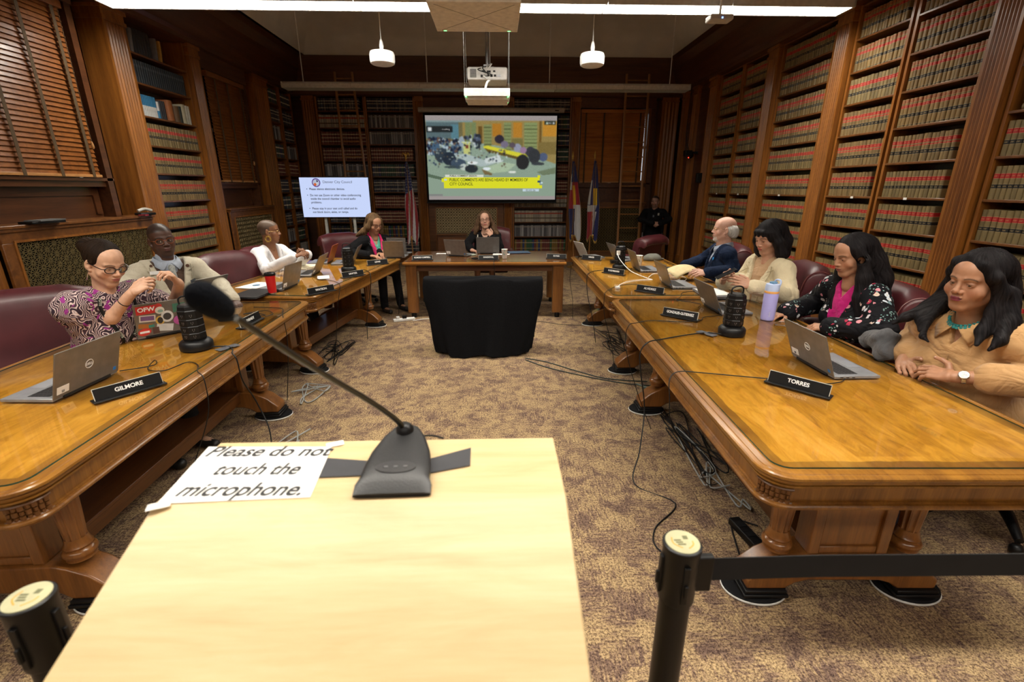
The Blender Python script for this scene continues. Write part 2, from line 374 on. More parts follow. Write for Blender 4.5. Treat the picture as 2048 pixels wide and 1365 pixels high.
def pick(kind, lab, grp, n):
    L = []
    for b in BOOKS[kind]:
        c = camproj(b[0] @ Vector((0, 0, b[2]/2)))
        vis = c and -20 < c[0] < 2068 and -20 < c[1] < 1385 and (b[0].translation.z > .7)
        if vis and kind == 'bound_volume' and b[5].endswith('behind the screen') and 1.45 < b[0].translation.z < 3.0 and b[0].translation.x < 1.35: vis = False
        L.append((not vis, c[2] if c else 99, b))
    L.sort(key=lambda q: (q[0], q[1])); cache = {}
    for j, (_, s, (P, t, h, st, k, wh)) in enumerate(L[:n]):
        key = (st, round(t*1000), round(h*300))
        if key not in cache: cache[key] = book_mesh(kind, key[1]/1000*.995, key[2]/300, .17, (TAN if st[0] == 'tan' else DRK)[st[1]])
        o = link(kind, cache[key]); o.matrix_world = P; o.location = P.translation; o.rotation_euler = P.to_euler()
        tag(o, '%s, %s shelf from the floor, %s' % (lab, ORD[k] if k < 10 else 'topmost', wh), 'book', '%s, %s shelf, %s' % (grp, ORD[k], wh))
    # the rest of the rows as one object
    mats = TAN+DRK; vs, fs, mi, uv = [], [], [], []
    for _, s, (P, t, h, st, k, wh) in L[n:]:
        p = [(x-t/2, y) for x, y in book_geo(t, h, .17)]; m = len(p); b = len(vs)
        vs += [tuple(P @ Vector((x, y, 0))) for x, y in p]+[tuple(P @ Vector((x, y, h))) for x, y in p]
        for i in range(m):
            j = (i+1) % m; fs.append((b+i, b+j, b+m+j, b+m+i)); uv += [(p[i][0]/t+.5, 0), (p[j][0]/t+.5, 0), (p[j][0]/t+.5, 1), (p[i][0]/t+.5, 1)]
        fs.append(tuple(b+m+i for i in range(m))); uv += [(p[i][0]/t+.5, 1) for i in range(m)]
        mi += [mats.index((TAN if st[0] == 'tan' else DRK)[st[1]])]*(m+1)
    me = bpy.data.meshes.new(kind+'s'); me.from_pydata(vs, [], fs)
    for q in mats: me.materials.append(q)
    me.polygons.foreach_set('material_index', mi); me.uv_layers.new(name='UVMap').data.foreach_set('uv', np.array(uv).ravel())
    o = link(kind+'s', me); tag(o, 'remaining rows of %ss filling the further and upper shelves' % lab, 'books', None, 'stuff')
pick('law_book', 'tan law book', 'tan law books', 300)
pick('bound_volume', 'dark bound volume', 'dark volumes', 300)
# mixed books and binders on the upper shelves of the left wall bay
def misc(P, w, h, d, c, name, label, band=None, n=1, grp=None, lean=0):
    for i in range(n):
        mb = MB(); mb.prism([(x-w/2, y) for x, y in book_geo(w, h, d)], 0, h)
        o = mb.build(name, mat('book_%d_%d_%d' % tuple(int(q*99) for q in c), c, .6), smooth=50)
        X = P @ Matrix.Translation((i*w*1.04, 0, 0)) @ Matrix.Rotation(lean, 4, 'Y'); o.location = X.translation; o.rotation_euler = X.to_euler()
        if band: b = MB(); b.prism([(x*1.02-w/2*1.02, y*1.02-.001) for x, y in book_geo(w, h, d)], band[0]*h, band[1]*h); b.build('spine_band', mat('band_%d_%d_%d' % tuple(int(q*99) for q in band[2]), band[2], .6), o, smooth=50)
        tag(o, label, 'book', grp)
B7 = lambda x, z=2.53: Ml(6.46) @ Matrix.Translation((x, .02, z))
misc(B7(.06), .028, .24, .17, (.55, .56, .55), 'journal', 'white journal with blue upper spine on the left wall shelf of mixed books', (.5, 1.0, (.02, .16, .32)), 10, 'blue and white journals')
misc(B7(.37), .04, .20, .17, (.55, .56, .55), 'journal', 'white journal with blue lower spine ending the row of blue journals', (.0, .45, (.02, .16, .32)))
misc(B7(.42), .035, .22, .17, (.02, .02, .025), 'book', 'thin black book between the journals and the orange binder', None, 3, 'black books beside the orange binder')
misc(B7(.60, 2.53), .11, .25, .22, (.26, .085, .022), 'binder', 'wide orange brown binder on the left wall shelf', None)
misc(B7(.73), .10, .20, .2, (.10, .055, .022), 'box_file', 'brown box file right of the orange binder')
misc(B7(.82), .05, .21, .2, (.015, .02, .015), 'book', 'dark green black book between the brown box file and the cream books')
misc(B7(.89), .075, .245, .22, (.40, .37, .26), 'book', 'thick cream book on the left wall shelf, leftmost of the pale ones')
misc(B7(.965), .045, .24, .22, (.42, .40, .33), 'book', 'cream book with narrow spine at the end of the left wall shelf', None, 2, 'cream books at the shelf end')
misc(B7(.10, 2.90), .040, .25, .17, (.015, .022, .03), 'book', 'dark book on the second shelf from the top of the left bay', (.7, .8, (.05, .06, .07)), 23, 'dark books high in the left bay')
misc(B7(.12, 3.23), .045, .26, .17, (.16, .16, .17), 'book', 'grey book leaning at the left of the top shelf of the left bay', None, 1, None, .12)
misc(B7(.20, 3.23), .045, .27, .17, (.02, .02, .024), 'book', 'black book on the top shelf of the left bay', None, 6, 'black books on the top shelf of the left bay')
misc(B7(.56, 3.23), .03, .26, .17, (.15, .14, .15), 'book', 'pale grey slim book beside the yellow one on the top left shelf', None, 1, None, .1)
misc(B7(.64, 3.23), .035, .25, .17, (.38, .20, .03), 'book', 'yellow orange slim book on the top left shelf', None, 1, None, .1)
# books lying flat on the nearest right wall bay
for i in range(5):
    me = book_mesh('law_book', .05, .25, .17, TAN[0]); o = link('law_book', me); M_ = Mr(3.98) @ Matrix.Translation((.10+.125, .035, SHELF[6]+.025+i*.052)) @ Matrix.Rotation(PI/2, 4, 'Y') @ Matrix.Translation((0, 0, -.125))
    o.location = M_.translation; o.rotation_euler = M_.to_euler(); tag(o, 'tan law book lying flat in the stack on the nearest right wall bay', 'book', 'law books stacked flat')
# small white paper shelf labels
for y, k in ((8.9, 4), (8.1, 4), (6.9, 4), (5.45, 4), (4.72, 4)):
    o = MB().box(XR+.0245, XR+.028, y-.02, y+.02, SHELF[k]-.024, SHELF[k]-.002).build('shelf_label', PAPER); tag(o, 'small white paper label on a right wall shelf edge', 'label', 'shelf labels on the right wall')
# ------------------------------------------------------------------ windows, blinds, radiator covers
DAYL = mat('daylit_glass', (.6, .65, .7), .2, emit=(.85, .92, 1), est=.9)
GLASS = mat('night_glass', (.01, .012, .015), .08)
SLAT = wood('blind_wood', (.28, .085, .014), (.55, .20, .035), 'x', rough=.35); SLAT_DIM = wood('blind_wood_dimmed', (.13, .038, .007), (.28, .095, .018), 'y', rough=.35)  # left wall slats: edge-of-view dimness put into a darker wood colour
TAPE = mat('blind_tape', (.075, .042, .014), .8)
def blind(M, w, h, label, sm, tapes):
    o = bpy.data.objects.new('wooden_blind', None); COL.objects.link(o); o.location = M.translation; o.rotation_euler = M.to_euler(); tag(o, label, 'blind', 'wooden venetian blinds')
    mb = MB(); n = int(h/.045)
    for i in range(n):
        z = .05+i*.045
        mb.box(0, w, -.027, .027, -.0015, .0015, Matrix.Translation((0, 0, z)) @ Matrix.Rotation(math.radians(70+3*math.sin(i*1.7)), 4, 'X'))
    mb.build('slats', sm, o)
    MB().box(0, w, -.03, .03, 0, .028).build('bottom_rail', mat('blind_rail', (.42, .20, .065), .4), o, bevel=.004)
    MB().box(-.01, w+.01, -.04, .04, h, h+.07).build('head_rail', sm, o, bevel=.004)
    for t in tapes: MB().box(t-.018, t+.018, -.034, -.031, 0, h).build('ladder_tape', TAPE, o)
    MB().tube([(w-.05, -.04, h), (w-.05, -.045, .3)], .003).build('pull_cord', TAPE, o)
    mb = MB(); mb.lathe([(.004, .36), (.013, .33), (.015, .30), (.006, .285)], 10, (w-.05, -.045, 0)); mb.build('cord_knob', mat('blind_rail', (.42, .20, .065)), o, smooth=60)
    return o
def window(M, w, z0, z1, n, label, sm, tapes, inset=.17):
    # M: local x along wall, y into wall, front of pilasters at y=0
    def b(*a): return MB(M).box(*a)
    fr = MB(M)
    for (x0, x1) in ((-.12, -.04), (w+.04, w+.12)): fr.box(x0, x1, .02, .32, .0, 3.6)
    for (x0, x1) in ((-.04, .0), (w, w+.04)): fr.box(x0, x1, .10, .32, z0-.03, 3.6)
    fr.box(-.12, w+.12, .0, .32, z1, 3.6); fr.box(-.12, w+.12, .05, .32, z0-.09, z0-.03); fr.box(-.14, w+.14, .02, .3, z0-.03, z0)
    struct('trim_%d' % (20+n), fr, W_DK)
    p = MB(M); p.box(-.1, w+.1, .16, .2, 0, z0-.05)
    for i in range(2):
        pass
    p.box(-.02, .06, .14, .16, 1.40, z0-.1); p.box(w-.06, w+.02, .14, .16, 1.40, z0-.1); p.box(.06, w-.06, .14, .16, z0-.18, z0-.1)
    struct('trim_%d' % (30+n), p, W_DK)
    g = MB(M); g.box(0, w, .27, .28, z0, z1); struct('window_%d' % n, g, GLASS)
    if n == 3: MB(M).box(w-.062, w-.006, .255, .268, z0+.06, z1-.08).build('daylit_pane_edge', DAYL, bpy.data.objects['window_3'])
    fr = MB(M)
    for x in ((0, w/2-.03) if n == 3 else (0, w/2-.03, w-.06)): fr.box(x, x+.06, .24, .27, z0, z1)
    fr.box(0, w, .24, .27, (z0+z1)/2-.03, (z0+z1)/2+.03); fr.build('window_frame', mat('window_paint', (.7, .68, .62), .5), bpy.data.objects['window_%d' % n])
    return blind(M @ Matrix.Translation((.01, inset, z0+.005)), w-(.085 if n == 3 else .05), z1-z0-.09, label, sm, tapes)
window(Matrix.Translation((XL, 4.28, 0)) @ Matrix.Rotation(PI/2, 4, 'Z'), 1.34, 1.78, 3.45, 1, 'large wooden blind on the near left wall window', SLAT_DIM, (.02, .40, .80, 1.18), .03)
window(Matrix.Translation((XL, 7.98, 0)) @ Matrix.Rotation(PI/2, 4, 'Z'), 1.12, 1.76, 3.35, 2, 'smaller wooden blind on the far left wall window', SLAT_DIM, (.2, .55, .95), .02)
window(Matrix.Translation((1.87, YB, 0)), 1.50, 1.78, 3.32, 3, 'wooden blind on the back wall window behind the ladder', SLAT, (.1, .5, .92, 1.3), .08)
def rings_grille(w, h, p, r, dp, mats, ox=0, oz=0):
    mb = MB(); nx = int(w/p); nz = int(h/p); px = w/nx; pz = h/nz
    for i in range(nx):
        for j in range(nz):
            c = (ox+(i+.5)*px, dp, oz+(j+.5)*pz); mb.torus(c, r, .0070, 10, 4)
    for i in range(nx+1): mb.box(ox+i*px-.003, ox+i*px+.003, dp-.002, dp+.002, oz, oz+h)
    for j in range(nz+1): mb.box(ox, ox+w, dp-.002, dp+.002, oz+j*pz-.003, oz+j*pz+.003)
    return mb
def star_grille(w, h, p, dp, ox=0, oz=0, t=.0030):
    mb = MB()
    for a in (PI/2, PI/6, -PI/6, 0, PI/3, -PI/3):
        d = Vector((math.cos(a), math.sin(a))); n = Vector((-d.y, d.x)); q = p*(1 if a in (PI/2, PI/6, -PI/6) else .578)*1.0
        L = int(3/q)
        for k in range(-L, L):
            o_ = n*(k*q)+Vector((w/2, h/2)); ts = []
            for (c, lim, dd) in ((o_.x, w, d.x), (o_.y, h, d.y)):
                if abs(dd) < 1e-6:
                    if c < 0 or c > lim: ts = None; break
                else: ts.append(sorted(((0-c)/dd, (lim-c)/dd)))
            if ts is None: continue
            lo = max(x[0] for x in ts); hi = min(x[1] for x in ts)
            if hi-lo < .02: continue
            A = o_+d*lo; B = o_+d*hi; nn = n*t
            mb.add([(ox+P.x, dp, oz+P.y) for P in (A+nn, A-nn, B-nn, B+nn)]+[(ox+P.x, dp+.005, oz+P.y) for P in (A+nn, A-nn, B-nn, B+nn)], [(0, 1, 2, 3), (4, 7, 6, 5), (0, 4, 5, 1), (1, 5, 6, 2), (2, 6, 7, 3), (3, 7, 4, 0)])
    return mb
BRZ = mat('bronze_grille', (.17, .125, .05), .45, .3); BRG = mat('brass_grille', (.62, .50, .28), .5, .2)
def cover(M, w, top, gz0, gz1, label, kind, dep=.24, gx=.12, gm=None):
    o = bpy.data.objects.new('radiator_cover', None); COL.objects.link(o); o.location = M.translation; o.rotation_euler = M.to_euler(); tag(o, label, 'radiator cover')
    ax = W_SH if abs(M[0][0]) < .5 else W_SHX
    mb = MB(); mb.box(-.02, w+.02, -.03, dep, top-.03, top); mb.box(0, w, -.015, dep, top-.06, top-.03); mb.build('top_shelf', ax, o, bevel=.006)
    f = MB(); f.box(0, w, 0, .03, gz1, top-.06); f.box(0, w, 0, .03, 0, gz0); f.box(0, gx, 0, .03, gz0, gz1); f.box(w-gx, w, 0, .03, gz0, gz1); f.build('frame', ax, o, bevel=.004)
    e = MB(); e.box(gx-.015, w-gx+.015, -.008, .0, gz1, gz1+.02); e.box(gx-.015, w-gx+.015, -.008, 0, gz0-.02, gz0); e.box(gx-.02, gx, -.008, 0, gz0, gz1); e.box(w-gx, w-gx+.02, -.008, 0, gz0, gz1); e.build('grille_moulding', W_PIL, o)
    g = star_grille(w-2*gx, gz1-gz0, .088, .012, gx, gz0) if kind == 'star' else rings_grille(w-2*gx, gz1-gz0, .062, .021, .012, None, gx, gz0)
    g.build('grille', gm or BRZ, o)
    MB().box(gx-.01, w-gx+.01, .10, .105, gz0-.01, gz1+.01).build('dark_lining', BLKM, o)
    return o
RZ = lambda a: Matrix.Rotation(a, 4, 'Z')
cover(Matrix.Translation((XL+.06, 4.22, 0)) @ RZ(PI/2), 1.88, 1.365, .42, 1.215, 'radiator cover with star pattern grille under the near left window', 'star')
cover(Matrix.Translation((XL+.06, 7.88, 0)) @ RZ(PI/2), 1.54, 1.365, .35, 1.215, 'radiator cover with ring pattern grille under the far left window', 'ring')
cover(Matrix.Translation((-1.55, YB-.03, 0)), 1.71, 1.36, .24, 1.235, 'radiator cover with brass ring grille behind the head table', 'ring', gx=.16, gm=BRG)
cover(Matrix.Translation((1.85, YB-.03, 0)), 1.56, 1.36, .26, 1.235, 'radiator cover with ring grille behind the library ladder', 'ring', gx=.06)
# a low fireplace guard box in front of the brass grille and a narrow ledge
o = thing('cabinet', 'low dark wooden cabinet in front of the brass grille', 'cabinet', (-1.0, 10.75, 0))
MB().box(-.32, .32, -.16, .16, 0, .68).build('body', W_DK, o, bevel=.008); MB().box(-.34, .34, -.18, .17, .68, .71).build('top', W_SHX, o, bevel=.004)
MB().box(-.30, -.005, -.175, -.16, .09, .64).build('door', W_SHX, o, bevel=.003); MB().box(.005, .30, -.175, -.16, .09, .64).build('door', W_SHX, o, bevel=.003)
# plain wood panel behind the projection screen
struct('trim_41', MB().box(-1.6, .2, YB+.05, YB+.1, 1.36, 3.55), W_FR)
struct('trim_42', MB().box(XR+.05, XR+.1, 9.64, YB+.2, 0, 3.6), W_DK)
# ------------------------------------------------------------------ lights
EM = NT('light_diffuser'); EM.n.remove(EM.b); e_ = EM.n.new('ShaderNodeEmission'); e_.inputs[0].default_value = (1, .94, .83, 1)
# prismatic lens: brightest straight down, dimmer at flat angles
ge = EM.new('NewGeometry'); dt = EM.new('VectorMath', operation='DOT_PRODUCT'); EM.l.new(ge.outputs['Incoming'], dt.inputs[0]); EM.l.new(ge.outputs['Normal'], dt.inputs[1])
EM.l.new(EM.math('MULTIPLY', EM.math('POWER', EM.math('ABSOLUTE', dt.outputs['Value']), .8), LAMP), e_.inputs[1]); EM.l.new(e_.outputs[0], EM.out.inputs[0]); EM = EM.m
LIT = mat('light_housing', (.62, .62, .60), .5)
OFF = mat('unlit_diffuser', (.55, .57, .53), .5)
def fixture(y, lit, label, xc=-.13, L=7.6, z=3.43):
    o = thing('pendant_light', label, 'light fixture', (xc, y, z), group='long suspended light fixtures')
    n = 6; s = L/n
    for i in range(n):
        x0 = -L/2+i*s
        h = MB(); h.prism([(-.15, .0), (-.15, .07), (-.11, .105), (.11, .105), (.15, .07), (.15, .0), (.13, .0), (.12, .02), (-.12, .02), (-.13, .0)], x0+.004, x0+s-.004, 'x'); h.build('housing', LIT, o)
        MB().box(x0+.02, x0+s-.02, -.125, .125, .002, .012).build('diffuser', EM if lit else OFF, o)
    for x in (-L/2, L/2-.012): MB().box(x-.004, x+.016, -.15, .15, 0, .10).build('end_cap', LIT, o, bevel=.004)
    for i in range(7):
        x = -L/2+.36+i*(L-.72)/6
        if i in (0, 2, 4, 6) : MB().tube([(x, 0, .1), (x, 0, 1.5)], .009, 6, 1).build('suspension_rod', WHT, o)
    return o
fixture(5.64, True, 'lit suspended light fixture at the top edge of the picture')
fixture(9.92, False, 'unlit grey suspended light bar in front of the back wall')
fixture(1.35, True, 'lit suspended light fixture above the lectern, over the camera')
fixture(-2.9, True, 'lit suspended light fixture behind the camera')
WIRE = mat('wire_grey', (.16, .16, .15), .6)
# dome pendant speakers
for x, y, lb in ((-1.30, 6.2, 'white round pendant speaker left of the projector'), (1.13, 6.2, 'white round pendant speaker right of the projector')):
    o = thing('pendant_speaker', lb, 'speaker', (x, y, 3.03), group='pendant speakers')
    mb = MB(); mb.lathe([(.0, .0), (.115, .0), (.135, .012), (.142, .04), (.142, .10), (.132, .128), (.10, .135), (.0, .136)], 32); mb.build('body', WHT, o, smooth=40)
    mb = MB(); mb.lathe([(.010, .135), (.020, .15), (.026, .19), (.018, .235), (.007, .26)], 12); mb.build('cable_grip', WHT, o, smooth=60)
    MB().tube([(0, 0, .25), (0, 0, 1.95)], .005, 6, 1).build('cable', WHT, o)
# square microphone array under the ceiling with green lamps
o = thing('ceiling_microphone_panel', 'white square ceiling panel with green indicator lamps, top centre', 'microphone panel', (-.145, 4.15, 2.90))
BEI = mat('panel_face', (.78, .73, .64), .6)
m = MB(); m.prism([(-.33, -.33), (.33, -.33), (.33, .33), (-.33, .33)], .0, .035); m.build('panel', BEI, o, bevel=.006)
for s in (-1, 1): m = MB(); m.box(-.4, .4, -.0012, .0012, -.0015, .0, RZ(s*PI/4)); m.build('seam', mat('seam_grey', (.2, .18, .15), .7), o)
for s in (-1, 1): MB().box(s*.26-.012, s*.26+.012, .30, .306, -.002, .002).build('indicator_lamp', mat('green_lamp', (.1, .8, .2), emit=(.15, 1, .25), est=5), o)
for sx in (-1, 1):
    for sy in (-1, 1): MB().tube([(sx*.3, sy*.3, .03), (sx*.3, sy*.3, 2.05)], .0012, 4, 1).build('suspension_wire', WIRE, o)
# projector on a ceiling pole
o = thing('projector', 'white projector hanging on a ceiling pole', 'projector', (-.105, 7.0, 3.0))
m = MB(); m.prism([(-.25, 0), (.25, 0), (.26, .03), (.26, .13), (.245, .15), (-.245, .15), (-.26, .13), (-.26, .03)], -.19, .19, 'y'); m.build('body', WHT, o, bevel=.012)
for i in range(9): MB().box(-.22, -.14, -.197, -.19, .03+i*.011, .034+i*.011).build('vent_slot', BLKM, o)
for (x, z, a, c) in ((-.06, .045, .05, .03), (.0, .05, .045, .02), (.055, .05, .03, .03), (-.05, .10, .04, .02), (.02, .095, .05, .025), (.10, .05, .03, .025), (.09, .1, .03, .02), (.15, .05, .05, .03)): MB().box(x-a/2, x+a/2, -.195, -.19, z-c/2, z+c/2).build('socket', BLK if x < .12 else GREY, o)
MB().tube([(.0, -.05, .15), (0, -.05, 1.95)], .024, 12, 1).build('ceiling_pole', GREY, o)
MB().tube([(.035, -.03, .17), (.035, -.03, 1.95)], .006, 6, 1).build('conduit', WHT, o)
m = MB(); m.box(-.09, .09, -.12, .06, .15, .17); m.box(-.05, .05, -.1, .03, .17, .2); m.build('bracket', GREY, o, bevel=.004)
for k in range(4): MB().tube([(-.02+.02*k, -.07, .18), (.06-.06*k, -.24, .17-.02*k), (-.05+.03*k, -.23, .06), (-.03+.03*k, -.19, .05)], .006, 6, 5).build('cable', WHT if k < 2 else BLK, o)
o = thing('pendant_microphone_box', 'white flat box on thin wires below the projector', 'microphone panel', (-.095, 6.0, 2.64))
MB().box(-.255, .255, -.2, .2, 0, .085).build('box', WHT, o, bevel=.008); MB().box(-.235, .235, -.19, .19, -.03, .0).build('grille_face', BEI, o, bevel=.006)
for sx in (-1, 1):
    for sy in (-1, 1):
        MB().tube([(sx*.245, sy*.19, .08), (sx*.245, sy*.19, 2.3)], .0012, 4, 1).build('suspension_wire', WIRE, o)
        MB().box(sx*.235-.008, sx*.235+.008, sy*.194-.006, sy*.194+.006, -.004, .004).build('indicator_lamp', mat('green_lamp', (.1, .8, .2)), o)
MB().tube([(-.03, .0, .09), (0, .1, .2), (.02, .7, .33), (-.06, .8, .40)], .011, 8, 6).build('white_cable', WHT, o)
# small wireless access point on the ceiling, right
o = thing('access_point', 'small white wireless box with blue lamp near the right ceiling', 'wireless box', (2.16, 5.2, 3.20))
MB().box(-.11, .11, -.07, .07, 0, .05).build('body', mat('off_white', (.5, .48, .44), .5), o, bevel=.012); MB().box(-.006, .006, -.074, -.07, .01, .022).build('blue_lamp', mat('blue_lamp', (.1, .2, 1), emit=(.15, .3, 1), est=6), o)
MB().tube([(0, 0, .05), (0, 0, 1.63)], .012, 8, 1).build('stem', WHT, o)
# world: a dark interior
w = bpy.data.worlds.new('world'); SC.world = w; w.use_nodes = True; w.node_tree.nodes['Background'].inputs[0].default_value = (.9, .85, .8, 1); w.node_tree.nodes['Background'].inputs[1].default_value = .012
SC.view_settings.view_transform = 'Standard'; SC.view_settings.look = 'None'; SC.view_settings.exposure = 0; SC.view_settings.gamma = 1
# ------------------------------------------------------------------ tables
def tabletop_mat(name, W, L, seed):
    t = NT(name); v = t.coord('Object'); sp = t.new('SeparateXYZ'); t.l.new(v, sp.inputs[0])
    dx = t.math('SUBTRACT', W/2, t.math('ABSOLUTE', sp.outputs[0])); dy = t.math('SUBTRACT', L/2, t.math('ABSOLUTE', sp.outputs[1]))
    d = t.math('MINIMUM', dx, dy)
    br = t.new('TexBrick'); t.l.new(t.coord('Object', (1, 1, 1), (0, 0, PI/2), (seed, 0, 0)), br.inputs['Vector'])
    br.inputs['Scale'].default_value = 1; br.inputs['Brick Width'].default_value = 1.1; br.inputs['Row Height'].default_value = .24; br.inputs['Mortar Size'].default_value = .0; br.offset = .37
    br.inputs['Color1'].default_value = (.25, .25, .25, 1); br.inputs['Color2'].default_value = (.75, .75, .75, 1)
    fl = t.noise(t.coord('Object', (11, 3.2, 1), (0, 0, .25)), 1.5, 5, .62, 1.6)        # flame figure across the boards
    gr = t.noise(t.coord('Object', (38, 2.2, 1)), 1.5, 4, .6, .4); big = t.noise(t.coord('Object', (1.4, 1.0, 1)), 1.3, 3)
    f = t.math('ADD', t.math('MULTIPLY', fl, .6), t.math('ADD', t.math('MULTIPLY', gr, .22), t.math('MULTIPLY', br.outputs[0], .24)))
    f = t.math('ADD', f, t.math('MULTIPLY', big, .08))
    c = t.ramp(f, [(.36, (.22, .083, .009)), (.48, (.37, .165, .015)), (.62, (.54, .27, .032)), (.80, (.66, .38, .08))])
    rag = t.math('ADD', d, t.math('MULTIPLY', t.math('SUBTRACT', t.noise(v, 9, 3), .5), .02))
    band = t.math('MULTIPLY', t.math('GREATER_THAN', rag, .030), t.math('LESS_THAN', rag, .098))
    c = t.mix(t.math('MULTIPLY', band, t.math('MULTIPLY', t.noise(v, 5, 2), 1.15)), c, (.085, .028, .012))
    t.col(c); t.p(Roughness=.32, Coat_Weight=.25, Coat_Roughness=.08); t.bump(fl, .04, .002); return t.m
def glassmat():
    t = NT('table_glass'); t.n.remove(t.b); g = t.new('BsdfGlossy'); g.inputs['Roughness'].default_value = .035; tr = t.new('BsdfTransparent'); tr.inputs[0].default_value = (.97, .985, .97, 1)
    fr = t.new('Fresnel'); fr.inputs[0].default_value = 1.52; mx = t.new('MixShader'); t.l.new(fr.outputs[0], mx.inputs[0]); t.l.new(tr.outputs[0], mx.inputs[1]); t.l.new(g.outputs[0], mx.inputs[2]); t.l.new(mx.outputs[0], t.out.inputs[0]); return t.m
GLS = glassmat(); GEDGE = mat('glass_edge', (.02, .07, .05), .15)
def outline(w, l, r, off=0, n=6):
    pts = []; hx, hy = w/2+off, l/2+off; r = max(.01, r+off)
    for cx, cy, a0 in ((hx-r, hy-r, 0), (-hx+r, hy-r, PI/2), (-hx+r, -hy+r, PI), (hx-r, -hy+r, 1.5*PI)):
        for i in range(n+1): a = a0+PI/2*i/n; pts.append((cx+r*math.cos(a), cy+r*math.sin(a)))
    return pts
W_APR = wood('apron_wood', (.11, .038, .007), (.30, .125, .020), 'z', rough=.3, coat=.3)
def library_table(loc, rz, W, L, label, tr, seed, footx=0):
    o = thing('library_table', label, 'table', loc, rz, 'library tables with glass tops')
    ring = lambda off, z, r=.11: [(x, y, z) for x, y in outline(W, L, r, off)]
    mb = MB(); mb.rings([ring(-.03, .724), ring(-.03, .758), ring(-.045, .76)]); mb.build('tabletop', tabletop_mat('table_veneer_%d' % seed, W, L, seed), o)
    mb = MB(); mb.rings([ring(-.045, .7605), ring(-.020, .7602), ring(-.018, .7575), ring(-.014, .7575), ring(-.012, .760), ring(.000, .7590), ring(.005, .755), ring(.006, .748), ring(.004, .743), ring(-.006, .7415), ring(-.007, .7385), ring(-.002, .7380), ring(-.003, .730), ring(-.009, .7235), ring(-.017, .7205), ring(-.018, .7170), ring(-.012, .7165), ring(-.012, .7095), ring(-.022, .7065), ring(-.03, .700)], cap=False)
    mb.build('edge_moulding', W_EDGE, o, smooth=24)
    mb = MB(); mb.rings([ring(-.03, .705), ring(-.032, .645), ring(-.024, .643), ring(-.024, .639), ring(-.014, .637), ring(-.010, .632), ring(-.010, .626), ring(-.014, .622), ring(-.020, .6205), ring(-.020, .615), ring(-.05, .614)]); mb.build('apron', W_APR, o, smooth=24)
    g = MB(); g.rings([ring(-.05, .7612), ring(-.05, .7672)], cap=False); g.i = 1; q = ring(-.05, .7675); g.add(q, [tuple(range(len(q)))])
    g.build('glass_cover', [GEDGE, GLS], o, rc=False)
    # carved corner blocks
    for sx in (-1, 1):
        for sy in (-1, 1):
            m = MB(); c = Vector((sx*(W/2-.11), sy*(L/2-.11), 0)); a0 = math.atan2(sy, sx)
            for k in range(-3, 4):
                a = a0+k*.2; p = c+Vector((math.cos(a), math.sin(a), 0))*.082
                for j, z in enumerate((.645, .664, .683)): m.sphere((p.x, p.y, z), .0105 if (j+k) % 2 else .008, 6, (1, 1, 1.5))
            for z in (.638, .692):
                m.tube([tuple(c+Vector((math.cos(a0+k*.13), math.sin(a0+k*.13), 0))*.084+Vector((0, 0, z))) for k in range(-6, 7)], .005, 5, 1)
            m.build('corner_carving', mat('carved_wood', (.14, .055, .015), .4), o, smooth=60)
    for ty in tr:
        p = MB(Tm((footx, ty, 0))); P_ = [(-.40, .055), (-.405, .10), (-.33, .17), (-.25, .21), (-.20, .225), (.20, .225), (.25, .21), (.33, .17), (.405, .10), (.40, .055), (.24, .055), (.20, .085), (.15, .10), (-.15, .10), (-.20, .085), (-.24, .055)]
        p.prism(P_, -.065, .065, 'y'); p.build('foot', W_LEG, o, bevel=.008)
        for s in (-1, 1):
            q = MB(Tm((footx+s*.322, ty, 0))); q.box(-.095, .095, -.085, .085, .024, .040); q.box(-.088, .088, -.078, .078, .040, .057); q.build('foot_shoe', BLK, o, bevel=.004)
            q = MB(Tm((footx+s*.335, ty, 0))); q.lathe([(.0, .002), (.135, .002), (.135, .016), (.128, .022), (0, .022)], 32, sy=.75); q.build('glide_pad', BLKM, o, smooth=40)
            q = MB(Tm((footx+s*.335, ty, .008))); q.rings([[((.134+.005*math.cos(b))*math.cos(a), .76*(.134+.005*math.cos(b))*math.sin(a), .005*math.sin(b)) for b in [2*PI*j/6 for j in range(6)]] for a in [2*PI*i/40 for i in range(40)]], closed=True); q.build('glide_rim', WHT, o, smooth=60)
            # turned and fluted column
            cx = footx+s*.272; prof = [(.052, .225), (.052, .240), (.058, .245), (.060, .258), (.054, .27), (.046, .275), (.050, .285), (.044, .295), (.038, .32)]
            q = MB(Tm((cx, ty, 0))); q.lathe(prof, 20); n = 40
            rs = [[((r+(.0 if i % 4 < 2 else -.006))*math.cos(2*PI*i/n), (r+(.0 if i % 4 < 2 else -.006))*math.sin(2*PI*i/n), z) for i in range(n)] for r, z in ((.037, .32), (.043, .42), (.047, .50), (.046, .53))]
            q.rings(rs); q.lathe([(.046, .53), (.055, .535), (.055, .55), (.048, .56), (.058, .57), (.058, .612)], 20); q.build('column', W_LEG, o, smooth=50)
        q = MB(Tm((footx, ty, 0))); q.box(-.13, .13, -.035, .035, .225, .61); q.box(-.165, -.12, -.05, .05, .225, .61); q.box(.12, .165, -.05, .05, .225, .61); q.box(-.12, .12, -.05, .05, .56, .61); q.box(-.12, .12, -.045, .045, .225, .26)
        q.build('end_panel', W_LEG, o, bevel=.004)
    a, b = tr[0]+.065, tr[-1]-.065
    q = MB(); q.box(footx-.15, footx+.15, a, b, .215, .235); q.box(footx-.14, footx-.115, a, b, .14, .215); q.box(footx+.115, footx+.14, a, b, .14, .215); q.build('stretcher', wood('stretcher_wood', (.06, .022, .008), (.15, .055, .014), 'y'), o, bevel=.004)
    return o
